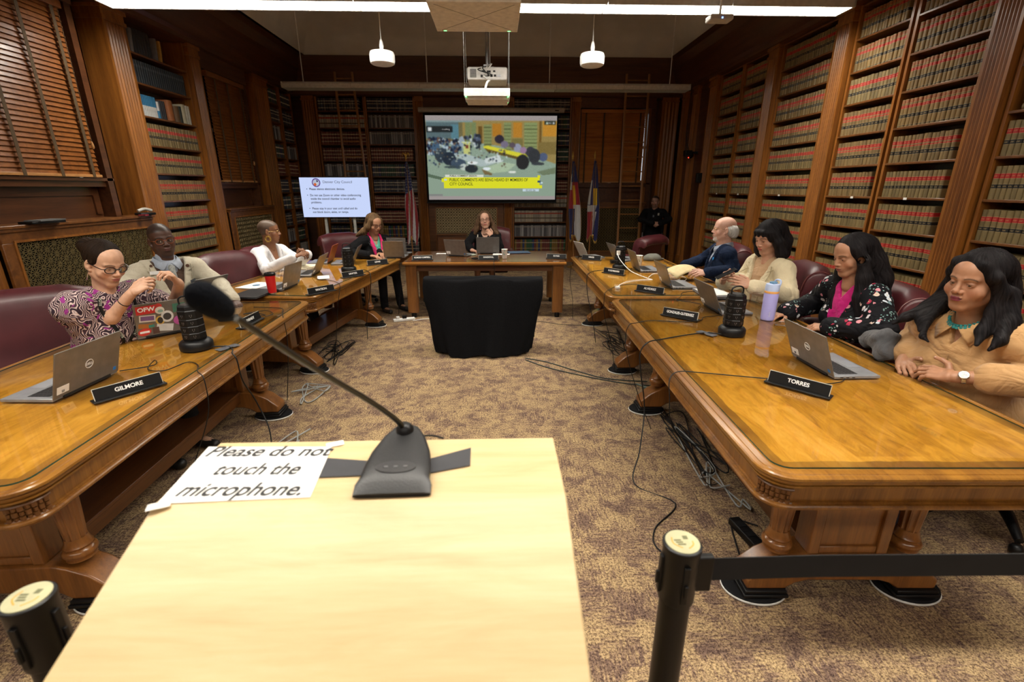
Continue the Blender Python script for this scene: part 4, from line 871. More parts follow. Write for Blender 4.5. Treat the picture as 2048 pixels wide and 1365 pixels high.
cable('white charging cable looping over the far right table', [(1.385, 5.42, TZ+.19), (1.38, 5.25, TZ+.14), (1.45, 5.05, TZ+.05), (1.58, 4.86, z), (1.60, 4.78, z), (1.45, 4.75, z), (1.25, 4.6, z), (1.14, 4.38, z)], .004, WHT)
cable('white cable coil beside the dark grey closed laptop', [(1.60, 4.90, z), (1.75, 5.15, z), (1.92, 5.12, z), (2.0, 4.9, z), (1.9, 4.7, z), (1.86, 4.82, z), (1.80, 4.92, z+.006), (1.88, 4.96, z), (1.90, 4.80, z+.006), (1.86, 4.76, z)], .004, WHT)
MB(Tm((1.14, 4.365, TZ), .3)).box(-.02, .02, -.016, .016, .0005, .022).build('charger_plug', WHT, bevel=.004); tag(bpy.data.objects['charger_plug'], 'white plug at the end of the white cable', 'plug')
cable('black cable from the left tower over the table edge to the floor', [(-1.72, 2.72, z+.002), (-1.62, 2.72, z+.002), (-1.56, 2.66, z+.002), (-1.53, 2.60, z), (-1.50, 2.58, .74), (-1.50, 2.60, .6), (-1.53, 2.75, .4), (-1.45, 2.7, .2), (-1.45, 2.6, .01), (-1.6, 2.5, .006)], .0042)
cable('thin black cable from the nearest left laptop over the table edge', [(-1.97, 2.34, z), (-1.85, 2.42, z), (-1.90, 2.5, z), (-1.84, 2.36, z), (-1.74, 2.34, z), (-1.70, 2.46, z), (-1.62, 2.42, z), (-1.56, 2.32, z), (-1.51, 2.28, .75), (-1.50, 2.26, .62), (-1.53, 2.25, .5), (-1.6, 2.2, .3), (-1.7, 2.2, .05)], .0028)
cable('thin black cable from the left adapter over the table edge', [(-1.95, 3.72, z), (-1.82, 3.70, z), (-1.70, 3.66, z), (-1.63, 3.5, z), (-1.59, 3.42, .745), (-1.585, 3.42, .6), (-1.6, 3.4, .4), (-1.65, 3.4, .1)], .0028)
cable('tangled black cord beside the left adapter', [(-1.90, 3.36, z), (-1.80, 3.38, z), (-1.78, 3.30, z), (-1.84, 3.42, z), (-1.74, 3.46, z), (-1.84, 3.52, z), (-1.92, 3.5, z), (-1.80, 3.6, z), (-1.70, 3.5, z), (-1.72, 3.42, z)], .0028)
cable('thin black cable across the far left table', [(-1.98, 5.1, z), (-1.85, 4.9, z), (-1.72, 4.85, z), (-1.60, 4.72, z), (-1.545, 4.60, z), (-1.53, 4.55, .745), (-1.55, 4.5, .6), (-1.6, 4.5, .3), (-1.65, 4.5, .02)], .0025)
cable('black cable from the far left tower over the table edge', [(-1.62, 5.45, z), (-1.55, 5.5, z), (-1.47, 5.38, z), (-1.425, 5.3, .745), (-1.43, 5.27, .6), (-1.48, 5.2, .3), (-1.5, 5.2, .02)], .004)
cable('black cord hanging from the head table front edge', [(.03, 6.33, z), (-.03, 6.2, z), (-.045, 6.12, .755), (-.04, 6.10, .70), (-.03, 6.13, .4), (-.02, 6.15, .02)], .004)
cable('thin black cord hanging between head table and right table', [(.98, 6.2, .70), (.97, 6.2, .5), (1.0, 6.1, .25), (1.0, 6.05, .02)], .003)
cable('thin black cord hanging between head table and left table', [(-1.28, 6.2, .72), (-1.30, 6.3, .5), (-1.34, 6.35, .25), (-1.36, 6.3, .02)], .003)
cable('dark cable pair crossing the carpet from the draped screen to the right tables', [(.28, 4.55, .006), (.5, 4.42, .006), (.75, 4.18, .006), (1.0, 3.98, .006), (1.35, 3.9, .006)], .005, mat('dark_green_cable', (.02, .035, .03), .5))
cable('second dark cable crossing the carpet beside the first', [(.28, 4.50, .006), (.48, 4.28, .006), (.8, 4.05, .006), (1.15, 3.86, .006), (1.4, 3.8, .006)], .005, mat('dark_green_cable', (.02, .035, .03)))
cable('thin dark cable lying between the draped screen and far right table', [(.3, 5.9, .005), (.55, 5.95, .005), (.8, 5.8, .005), (1.1, 5.75, .005)], .003)
def tangle(label, c, n, r, m, sx=.2, sy=.4, seed=1, zz=.006):
    q = random.Random(seed); pts = [(c[0]+q.uniform(-sx, sx), c[1]+q.uniform(-sy, sy), zz+q.uniform(0, .03)) for _ in range(n)]
    cable(label, pts, r, m)
GC = mat('grey_cable', (.30, .31, .30), .5)
tangle('tangle of black cords under the far left table', (-1.75, 4.75), 26, .004, BLK, .16, .42, 3)
tangle('pale grey cable tangle under the near left table', (-1.62, 3.72), 14, .005, GC, .14, .2, 5)
tangle('pale grey cable loop beside the near left table foot', (-1.45, 2.95), 7, .005, GC, .15, .2, 6)
tangle('black cable tangle under the near right table', (1.32, 2.9), 22, .004, BLK, .12, .5, 8)
tangle('grey cable tangle under the near right table', (1.28, 2.6), 12, .005, GC, .10, .5, 9)
tangle('grey green coiled cable between the right table feet', (1.30, 3.72), 18, .006, mat('grey_green_cable', (.12, .16, .14), .5), .14, .12, 10)
tangle('black cord tangle under the far right table', (1.32, 5.0), 24, .004, BLK, .14, .5, 11)
o = thing('power_strip', 'black power strip on the carpet under the near right table', 'power strip', (1.25, 1.86, 0), .15); MB().box(-.03, .03, -.16, .16, .002, .04).build('body', BLK, o, bevel=.005)
for k in range(4): MB().box(-.022, .022, -.13+k*.07, -.09+k*.07, .04, .0425 if k else .075).build('socket' if k else 'plug', BLKM, o)
o = thing('power_strip', 'white power strip on the carpet at the end of the far left table', 'power strip', (-1.24, 6.05, 0), -1.2); MB().box(-.03, .03, -.14, .14, .002, .035).build('body', WHT, o, bevel=.005)
MB().box(-.024, .024, -.02, .03, .035, .07).build('plug', BLK, o); MB().box(-.024, .024, -.10, -.06, .035, .065).build('plug', WHT, o)
cable('white cable from the white power strip towards the draped screen', [(-1.12, 6.02, .01), (-1.0, 6.1, .006), (-.85, 6.12, .006), (-.66, 6.0, .006)], .005, WHT)
# ------------------------------------------------------------------ draped monitor on the floor
o = thing('draped_monitor', 'floor monitor covered with a black cloth facing the lectern', 'monitor', (-.15, 4.85, 0))
NX, NZ = 90, 34; rs = []
def drape(u, v):
    # u around, v down from the top edge
    return None
for j in range(NZ+1):
    v = j/NZ; row = []
    for i in range(NX):
        a = i/NX; per = a*4; s = int(per); t_ = per-s
        hw = .63+.018*math.sin(PI*min(1, v*2.2))-.135*v**1.2; zf = .765-.745*v
        yf = .02-.30*v**.9; yb = .22+.10*v
        k = .06+.05*v
        C = [(-hw, yf), (hw, yf), (hw, yb), (-hw, yb)]; A, B = C[s], C[(s+1) % 4]
        x = A[0]+(B[0]-A[0])*t_; y = A[1]+(B[1]-A[1])*t_
        # rounding of corners
        cx, cy = 0, (yf+yb)/2; rx, ry = hw, (yb-yf)/2; ang = math.atan2((y-cy)/ry, (x-cx)/rx); n_ = 7-4.0*v
        r_ = 1/((abs(math.cos(ang))**n_+abs(math.sin(ang))**n_)**(1/n_)); x = cx+rx*r_*math.cos(ang); y = cy+ry*r_*math.sin(ang)
        f = v*.017*math.sin(ang*9+1.3)+v*.011*math.sin(ang*23+.5+2*v)+.006*v*math.sin(x*30+v*5)
        sag = .012*math.sin(x*9+1)*(1-v)
        row.append((x+f*math.cos(ang), y+f*1.3*math.sin(ang), max(.004, zf+sag+(.012*v*math.sin(ang*7)))))
    rs.append(row)
top = [[(p[0]*q, .10+(p[1]-.10)*q, p[2]+.012*(1-q)) for p in rs[0]] for q in (.2, .6, .85, .96)]
CL = mat('black_cloth', (.007, .007, .008), .95, sheen=0, spec=.08, bump=.3, sc=60); m = MB(); m.rings(top+rs); c_ = m.build('cloth', CL, o, smooth=70)
MB().box(-.55, .55, .06, .12, .12, .74).build('monitor', BLK, o)
# ------------------------------------------------------------------ lectern in the foreground
def maple():
    t = NT('maple_laminate'); n = t.noise(t.coord('Object', (1.2, 9, 9)), 1.6, 5, .6, 1.2); f = t.noise(t.coord('Object', (4, 60, 60)), 2, 3, .6)
    t.col(t.ramp(t.math('ADD', t.math('MULTIPLY', n, .8), t.math('MULTIPLY', f, .25)), [(.35, (.50, .35, .165)), (.55, (.58, .425, .22)), (.75, (.62, .48, .27))])); t.p(Roughness=.45); return t.m
MAP = maple()
o = thing('lectern', 'pale maple lectern in the foreground with a sloping front', 'lectern', (-.243, .62, 0)); x0, x1 = -.365, .364
prof = [(.31, 1.125), (.31, 1.146), (.306, 1.15), (.10, 1.15), (.085, 1.146), (-.28, 1.008), (-.285, 1.0), (-.28, .985), (.09, 1.125)]
MB().prism(prof, x0, x1, 'x').build('top', MAP, o, bevel=.003)
MB().prism([(.27, .02), (.27, 1.126), (.09, 1.125), (-.24, 1.0), (-.24, .02)], x0+.03, x1-.03, 'x').build('body', MAP, o); MB().box(x0+.01, x1-.01, -.27, .30, 0, .05).build('plinth', BLK, o)
o = thing('paper_sign', 'white paper sign with black lettering taped to the lectern', 'sign', (-.43, .815, 1.1508), 0)
pc = [Vector((-.43, .815, 0))]
c4 = [(-.622, .907), (-.358, .899), (-.340, .726), (-.602, .716)]
c4 = [Vector((a+.43, b-.815, 0)) for a, b in c4]
m = MB(); m.rings([[(p.x, p.y, z) for p in c4] for z in (0, .0008)]); m.build('sheet', PAPER, o)
for i, s in enumerate(('Please do not', 'touch the', 'microphone.')):
    cx = (-.050, -.043, -.040)[i]; text(s, .056, INK, o, Matrix.Translation((cx+.0, .068-.066*i, .0010)) @ Matrix.Rotation(-.02, 4, 'Z') @ Matrix(((1, .18, 0, 0), (0, 1, 0, 0), (0, 0, 1, 0), (0, 0, 0, 1))), 'lettering', ext=.0001, bold=.0012, sx=(.83, .75, .79)[i])
TPC = mat('clear_tape', (.75, .72, .66), .2)
for x, y in ((.075, .095), (-.165, -.105)): MB(Tm((x, y, .0009), .4)).box(-.018, .018, -.010, .010, 0, .0004).build('clear_tape', TPC, o)
# microphone
o = thing('conference_microphone', 'black gooseneck microphone with foam windscreen on the lectern', 'microphone', (-.195, .80, 1.1508), .02)
def sup(w, y, z0, z1, n=24, k=4.): return [(w*math.copysign(abs(math.cos(a))**(2/k), math.cos(a)), y, z0+(z1-z0)*(.5+.5*math.copysign(abs(math.sin(a))**(2/k), math.sin(a)))) for a in [2*PI*i/n for i in range(n)]]
m = MB(); m.rings([sup(.066, -.077, 0, .004), sup(.070, -.079, 0, .009), sup(.070, -.06, 0, .020), sup(.064, -.045, 0, .027), sup(.063, -.01, 0, .032), sup(.058, .03, 0, .038), sup(.044, .075, 0, .044), sup(.028, .105, 0, .046), sup(.018, .118, .005, .040)]); m.build('base', mat('mic_base_grey', (.014, .014, .015), .42, bump=.1, sc=300), o, smooth=35)
m = MB(); q = [(.038*math.cos(a), -.028+.016*math.sin(a)) for a in [2*PI*i/28 for i in range(28)]]; m.rings([[(x, y, .0298+(y+.028)*.15) for x, y in q], [(x, y, .0312+(y+.028)*.15) for x, y in q]]); m.build('switch_plate', mat('mic_plate', (.05, .05, .052), .3), o)
for x in (-.018, 0, .018): MB().box(x-.0035, x+.0035, -.031, -.026, .031, .0322).build('switch_mark', GREY, o)
m = MB(); m.lathe([(.018, .03), (.018, .052), (.013, .058), (.008, .062)], 16, (0, .085, 0)); m.build('socket', BLK, o, smooth=50)
hd = Vector((-.335, .540, 1.556)); base = Vector((-.195, .885, 1.205)); L2 = lambda p: tuple(Vector(p)-Vector((-.195, .80, 1.1508)))
m = MB(); m.tube([L2(base-Vector((0, 0, .01))), L2(base+Vector((-.012, -.025, .03))), L2(base.lerp(hd, .3)+Vector((0, 0, .006))), L2(base.lerp(hd, .6)), L2(hd+(base-hd)*.08)], [.0065, .0055, .005, .0045, .0045], 10, 6); m.build('gooseneck', mat('gooseneck', (.05, .045, .035), .35, .7), o, smooth=60)
m = MB(); dr = (hd-base).normalized(); rs = []; a_ = dr.orthogonal().normalized(); b_ = dr.cross(a_); hc = Vector(L2(hd))
for t_, r_ in ((-.030, .005), (-.028, .010), (-.021, .0145), (-.010, .017), (.004, .0178), (.015, .017), (.023, .013), (.028, .008), (.030, .002)): rs.append([hc+dr*t_+a_*(r_*math.cos(2*PI*i/24))+b_*(r_*math.sin(2*PI*i/24)) for i in range(24)])
m.rings(rs); m.build('foam_windscreen', mat('foam', (.006, .007, .010), 1, spec=.1, bump=.8, sc=260), o, smooth=80)
m = MB(); m.tube([(.02, .118, .012), (.05, .13, .006), (.075, .122, .003)], .0022, 6, 4); m.build('cord', BLK, o)
for lb, pts in (('dark tape strip left of the microphone base', [(-.352, .853), (-.235, .835), (-.235, .790), (-.345, .785)]), ('dark tape strip right of the microphone base', [(-.160, .835), (-.060, .884), (-.058, .817), (-.160, .785)])):
    m = MB(); m.rings([[(x, y, z) for x, y in pts[::-1]] for z in (1.1522, 1.1530)]); tag(m.build('gaffer_tape', mat('dark_tape', (.035, .035, .04), .7)), lb, 'tape')
# ------------------------------------------------------------------ stanchions with belts
def stanchion(label, x, y, belt=None):
    o = thing('stanchion', label, 'stanchion', (x, y, 0), .0, 'black belt stanchions')
    m = MB(); m.lathe([(.17, 0), (.17, .012), (.12, .03), (.05, .04), (.04, .05)], 36); m.build('base', BLK, o, smooth=40)
    m = MB(); m.lathe([(.0315, .045), (.0315, .87)], 28); m.build('post', BLK, o, smooth=40)
    m = MB(); m.lathe([(.033, .86), (.037, .865), (.037, .985), (.0385, .99), (.0385, .998), (.036, 1.0)], 32); m.build('head', BLK, o, smooth=40)
    m = MB(); m.lathe([(.0, 1.0), (.0335, 1.0), (.0335, 1.0015), (0, 1.0015)], 32); cp = m.build('cap_disc', mat('cap_disc', (.42, .40, .24), .45), o, smooth=40)
    m = MB(); m.box(.004, .014, .006, .016, 1.0016, 1.0019); m.box(-.016, -.002, .002, .006, 1.0016, 1.0019); m.box(-.014, .0, -.004, 0, 1.0016, 1.0019); m.box(-.012, .004, -.010, -.006, 1.0016, 1.0019); m.build('printed_mark', mat('olive_print', (.13, .13, .06), .6), cp)
    m = MB(); m.tube([(-.018, .012, 1.002), (-.02, -.005, 1.002), (-.006, -.018, 1.002)], .0016, 5, 4, .2); m.tube([(.006, -.02, 1.002), (.018, -.01, 1.002), (.02, .0, 1.002)], .0016, 5, 4, .2); m.build('orange_mark', mat('orange_print', (.6, .3, .05), .6), cp)
    for a in (0, PI/2, PI, 1.5*PI):
        m = MB(Matrix.Rotation(a, 4, 'Z')); m.box(.030, .0415, -.006, .006, .88, .97); m.box(.038, .047, -.003, .003, .90, .93); m.build('belt_slot', BLK, o, bevel=.001)
    return o
stanchion('black belt stanchion in the right foreground with a belt to the right', .368, .764)
stanchion('black belt stanchion at the lower left corner', -.825, .667)
o = thing('retractable_belt', 'black fabric belt running right from the foreground stanchion', 'belt', (.41, .755, .938))
m = MB(); q = [(0, 0), (.25, .004), (.5, .0), (.8, -.006), (1.3, -.012)]
for z0, z1 in ((-.028, .028),): m.rings([[(x, y*1.-.001, z0-.004*math.sin(PI*x/1.3)) , (x, y+.001, z0-.004*math.sin(PI*x/1.3)), (x, y+.001, z1-.004*math.sin(PI*x/1.3)), (x, y-.001, z1-.004*math.sin(PI*x/1.3))] for x, y in q])
m.build('webbing', mat('webbing', (.010, .010, .011), .9), o); MB().box(-.012, .022, -.008, .008, -.05, .036).build('clip', BLK, o, bevel=.003)
# ------------------------------------------------------------------ television on a stand
TVW, TVH = 1.215, .685; o = thing('television', 'large television on a floor stand showing council rules', 'television', (-2.915, 9.0, 0), math.radians(1.0))
MB().box(-TVW/2-.012, TVW/2+.012, -.0, .05, 1.155, 1.155+TVH+.024).build('casing', BLK, o, bevel=.004)
tvm = NT('tv_screen'); tvm.p(Base_Color=(0, 0, 0, 1), Roughness=.25, Emission_Color=(.60, .70, 1.0, 1), Emission_Strength=.95); s_ = MB().box(-TVW/2, TVW/2, -.003, -.0005, 1.167, 1.167+TVH).build('screen', tvm.m, o)
def disc(x, z, r, c, y, nm='emblem', par=None, sx=1, n=24, em=False):
    m = MB(); m.prism([(x+r*sx*math.cos(a), z+r*math.sin(a)) for a in [2*PI*i/n for i in range(n)]], y, y+.0006, 'y'); return m.build(nm, mat('em_%d_%d_%d' % tuple(int(k*99) for k in c), c, .6, emit=c, est=.7), par)
FT = lambda x, z: Matrix.Translation((x, -.0045, z)) @ Matrix.Rotation(PI/2, 4, 'X')
TI = mat('screen_text', (.03, .04, .07), .8); text('Denver City Council', .062, mat('screen_title', (.10, .14, .22), .8), s_, FT(-.20, 1.775), 'title', align='LEFT', ext=.0003)
for s, z, xx in (('•  Please silence electronic devices.', 1.655, -.50), ('•  Do not use Zoom or other video conferencing', 1.548, -.50), ('inside the council chamber to avoid audio', 1.487, -.445), ('problems.', 1.425, -.445), ('•  Please stay in your seat until called and do', 1.318, -.49), ('not block doors, aisles, or ramps.', 1.255, -.435)):
    if s[0] == '•': disc(xx+.008, z+.002, .008, (.03, .04, .07), -.0052, 'bullet', s_, n=12); s = s[3:]; xx += .05
    text(s, .051, TI, s_, FT(xx, z), 'text_line', align='LEFT', ext=.0003, bold=.0008, sx=.93)
disc(-.315, 1.765, .075, (.10, .04, .25), -.004, par=s_); disc(-.315, 1.765, .058, (.42, .5, .7), -.0048, par=s_); disc(-.335, 1.735, .028, (.6, .12, .02), -.0056, par=s_, n=5); disc(-.295, 1.79, .03, (.03, .03, .06), -.0056, par=s_, n=3, sx=.7); disc(-.30, 1.755, .02, (.55, .6, .65), -.0064, par=s_, n=4)
for x in (-.24, .28): MB().box(x-.022, x+.022, .05, .09, .30, 1.5).build('upright', mat('stand_grey', (.5, .52, .5), .5), o)
MB().box(-.45, .45, .04, .10, .26, .32).build('crossbar', BLK, o)
for x in (-.42, .42): MB().box(x-.03, x+.03, -.28, .34, .03, .08).build('foot', BLK, o, bevel=.01); MB().box(x-.03, x+.03, .04, .1, .08, .3).build('post', BLK, o)
for x in (-.42, .42):
    for y in (-.25, .31): m = MB(); m.sphere((x, y, .018), .018, 8); m.build('caster', BLK, o, smooth=60)
MB().box(-.1, .08, .01, .05, 1.155+TVH+.024, 1.155+TVH+.04).build('webcam', BLK, o)
# ------------------------------------------------------------------ projection screen
X0, X1, Z0, Z1, YS = -1.492, 1.300, 1.425, 3.128, 10.93
o = thing('projection_screen', 'wall projection screen showing the live meeting video and yellow banner', 'projection screen', (0, YS, 0))
MB().box(X0-.045, X1+.03, 0, .006, Z0-.05, Z1+.05).build('black_border', BLKM, o)
m = MB(); m.lathe([(.0, 0), (.045, 0), (.052, .01), (.052, 3.07), (.045, 3.08), (0, 3.08)], 20); m.M = Matrix(); hb = m.build('housing', mat('screen_housing', (.45, .42, .38), .4, .3), o, smooth=40); hb.rotation_euler = (0, PI/2, 0); hb.location = (-1.63, .02, 3.235)
MB().box(1.25, 1.33, -.035, -.03, 3.215, 3.235).build('housing_mark', BLK, o); MB().box(X0-.05, X1+.035, -.012, .018, Z0-.075, Z0-.05).build('bottom_bar', BLK, o)
NX_, NY_ = 240, 156; im = np.zeros((NY_, NX_, 3)); yy, xx = np.mgrid[0:NY_, 0:NX_]; U = (xx+.5)/NX_; V_ = (yy+.5)/NY_
def rc(x0, y0, x1, y1, c): im[(U >= x0) & (U < x1) & (V_ >= y0) & (V_ < y1)] = np.array(c)/255.
def el(x, y, rx, ry, c): im[((U-x)/rx)**2+((V_-y)/ry)**2 < 1] = np.array(c)/255.
def pg(P, c):
    ins = np.zeros(U.shape, bool); n = len(P)
    for i in range(n):
        (xa, ya), (xb, yb) = P[i], P[(i+1) % n]
        with np.errstate(divide='ignore', invalid='ignore'): ins ^= ((ya > V_) != (yb > V_)) & (U < (xb-xa)*(V_-ya)/(yb-ya+1e-12)+xa)
    im[ins] = np.array(c)/255.
rc(0, 0, 1, 1, (158, 150, 148)); rc(0, .055, 1, .955, (140, 160, 142)); rc(0, .055, 1, .30, (110, 104, 72)); pg([(.28, .055), (1, .055), (1, .56), (.88, .50), (.60, .36), (.28, .28)], (150, 130, 78))
rc(0, .055, .25, .26, (88, 108, 112)); rc(.19, .10, .25, .27, (88, 128, 140)); rc(.0, .055, .36, .075, (130, 150, 150))
for x in (.30, .345): rc(x, .08, x+.04, .33, (118, 132, 90))
rc(.40, .12, .43, .32, (105, 80, 40)); rc(.44, .10, .50, .36, (130, 140, 92))
for k in range(6): rc(.44, .13+k*.04, .50, .138+k*.04, (82, 88, 56))
rc(.51, .09, .575, .24, (175, 120, 45)); rc(.595, .08, .65, .42, (130, 142, 95))
for k in range(8): rc(.595, .11+k*.04, .65, .118+k*.04, (80, 88, 56))
rc(.665, .08, .735, .25, (180, 125, 48)); rc(.75, .08, .85, .46, (135, 148, 98))
for k in range(9): rc(.75, .11+k*.04, .85, .118+k*.04, (84, 92, 58))
rc(.89, .055, 1.0, .235, (190, 135, 52)); rc(.655, .26, .74, .40, (120, 112, 66)); rc(.865, .06, .885, .5, (110, 85, 42)); rc(.86, .30, 1.0, .45, (125, 108, 62))
q = random.Random(4)
for k in range(150):
    x = q.uniform(.0, .26); y = q.uniform(.26, .44)+.1*x; el(x, y, .011, .022, q.choice([(46, 62, 86), (30, 40, 58), (172, 190, 200), (70, 92, 116), (100, 76, 66)]))
for k in range(40): x = q.uniform(.27, .42); el(x, q.uniform(.22, .36), .010, .02, q.choice([(46, 52, 60), (190, 200, 200), (80, 90, 110)]))
el(.27, .30, .022, .06, (150, 165, 178)); rc(.285, .315, .335, .47, (196, 200, 122)); rc(.30, .34, .32, .38, (120, 60, 50)); rc(.27, .30, .34, .315, (215, 218, 150))
pg([(.435, .355), (.47, .345), (.79, .455), (.76, .50), (.44, .375)], (214, 208, 60)); pg([(.44, .375), (.76, .50), (.76, .53), (.47, .42)], (96, 80, 40))
pg([(.19, .46), (.30, .44), (.52, .56), (.42, .60)], (172, 188, 186)); pg([(.44, .50), (.56, .455), (.58, .54), (.45, .56)], (206, 216, 214)); pg([(.42, .62), (.58, .54), (.69, .565), (.62, .655), (.50, .675)], (170, 190, 160)); pg([(.42, .62), (.50, .675), (.50, .70), (.44, .69)], (120, 104, 70))
for x, y, rx, ry, c in ((.56, .27, .035, .05, (48, 44, 56)), (.60, .33, .03, .04, (118, 110, 130)), (.70, .37, .03, .05, (146, 150, 170)), (.66, .34, .025, .03, (90, 80, 90)), (.80, .42, .04, .06, (60, 60, 70)), (.745, .40, .025, .04, (150, 120, 150)), (.90, .48, .035, .05, (80, 92, 120)), (.74, .54, .05, .09, (40, 42, 44)), (.83, .47, .045, .09, (52, 56, 60)), (.86, .56, .05, .02, (60, 66, 70)), (.11, .46, .05, .09, (50, 62, 72)), (.17, .50, .05, .08, (36, 48, 60)), (.24, .56, .06, .06, (64, 80, 96)), (.28, .60, .03, .04, (190, 200, 190)), (.34, .62, .05, .05, (40, 48, 54)), (.20, .60, .07, .015, (60, 74, 76)), (.07, .36, .03, .05, (70, 96, 120)), (.35, .55, .04, .02, (230, 236, 236)), (.46, .62, .03, .02, (225, 235, 240)), (.66, .66, .03, .015, (225, 230, 220))): el(x, y, rx, ry, c)
pg([(.0, .68), (.30, .80), (.30, .83), (.0, .72)], (88, 108, 88)); pg([(.85, .66), (1, .60), (1, .68), (.9, .7)], (110, 124, 98))
rc(.005, .12, .205, .195, (38, 44, 46)); rc(.015, .135, .045, .18, (215, 220, 220)); rc(.905, .06, .99, .105, (52, 56, 46)); el(.925, .085, .009, .014, (190, 210, 190)); el(.975, .085, .007, .012, (200, 200, 200))
rc(.135, .69, .435, .724, (215, 220, 205)); rc(.12, .724, .875, .862, (226, 226, 42)); rc(.105, .735, .14, .78, (226, 226, 42)); rc(.86, .82, .895, .862, (226, 226, 42)); rc(.86, .70, .88, .73, (226, 226, 42)); rc(.86, .76, .885, .79, (60, 90, 110)); rc(.885, .78, .90, .80, (190, 215, 225)); rc(.125, .745, .145, .765, (190, 215, 225)); rc(.74, .866, .872, .90, (196, 215, 224)); rc(.0, .93, .11, .955, (130, 134, 130))
for k in range(170): x = q.uniform(.0, .62); y = q.uniform(.24, .60); rx_ = q.uniform(.003, .009); (rx_ and y > .26+.1*x and (x < .42 or y > .4) and y < .66) and el(x, y, rx_, q.uniform(.006, .014), q.choice([(60, 74, 92), (38, 46, 60), (190, 205, 205), (120, 130, 130), (96, 84, 70), (150, 160, 150)]))
_b = V_ < .685
for _ in range(2): im2 = (np.roll(im, 1, 0)+np.roll(im, -1, 0)+np.roll(im, 1, 1)+np.roll(im, -1, 1)+im*2)/6; im = np.where(_b[..., None], im2, im)
im += (np.random.RandomState(3).rand(NY_, NX_, 1)-.5)*.05*((V_ < .68)[..., None]); im = np.clip(im, 0, 1)**2.2
vs = [(X0+(X1-X0)*i/NX_, -.002, Z1-(Z1-Z0)*j/NY_) for j in range(NY_+1) for i in range(NX_+1)]; fs = [(j*(NX_+1)+i, (j+1)*(NX_+1)+i, (j+1)*(NX_+1)+i+1, j*(NX_+1)+i+1) for j in range(NY_) for i in range(NX_)]
me = bpy.data.meshes.new('picture'); me.from_pydata(vs, [], fs); ca = me.color_attributes.new('Col', 'FLOAT_COLOR', 'CORNER'); ca.data.foreach_set('color', np.concatenate([np.repeat(im.reshape(-1, 3), 4, 0), np.ones((NX_*NY_*4, 1))], 1).astype(np.float32).ravel())
t = NT('projected_picture'); at_ = t.new('VertexColor', layer_name='Col'); t.p(Base_Color=(.0, .0, .0, 1), Emission_Color=at_.outputs[0], Emission_Strength=.88); me.materials.append(t.m); pc_ = link('picture', me, o)
SX = lambda u, v: Matrix.Translation((X0+(X1-X0)*u, -.004, Z1-(Z1-Z0)*v)) @ Matrix.Rotation(PI/2, 4, 'X')
BI = mat('banner_ink', (.02, .03, .03), .8, emit=(.10, .11, .02), est=.5)
text('PUBLIC COMMENTS ARE BEING HEARD BY MEMBERS OF', .088, BI, pc_, SX(.165, .757), 'lettering', align='LEFT', ext=.0003, sx=.78, bold=.001); text('CITY COUNCIL', .088, BI, pc_, SX(.165, .808), 'lettering', align='LEFT', ext=.0003, sx=.85, bold=.001)
text('PUBLIC COMMENT SESSION', .052, BI, pc_, SX(.168, .707), 'lettering', align='LEFT', ext=.0003, sx=.92, bold=.001); text('02.02.26', .062, BI, pc_, SX(.805, .885), 'lettering', ext=.0003); text('- is talking', .045, mat('chip_text', (.2, .2, .2), .8, emit=(.5, .5, .5), est=.8), pc_, SX(.15, .158), 'lettering', ext=.0003); text('REC', .04, mat('chip_text', (.2, .2, .2)), pc_, SX(.948, .083), 'lettering', ext=.0003)
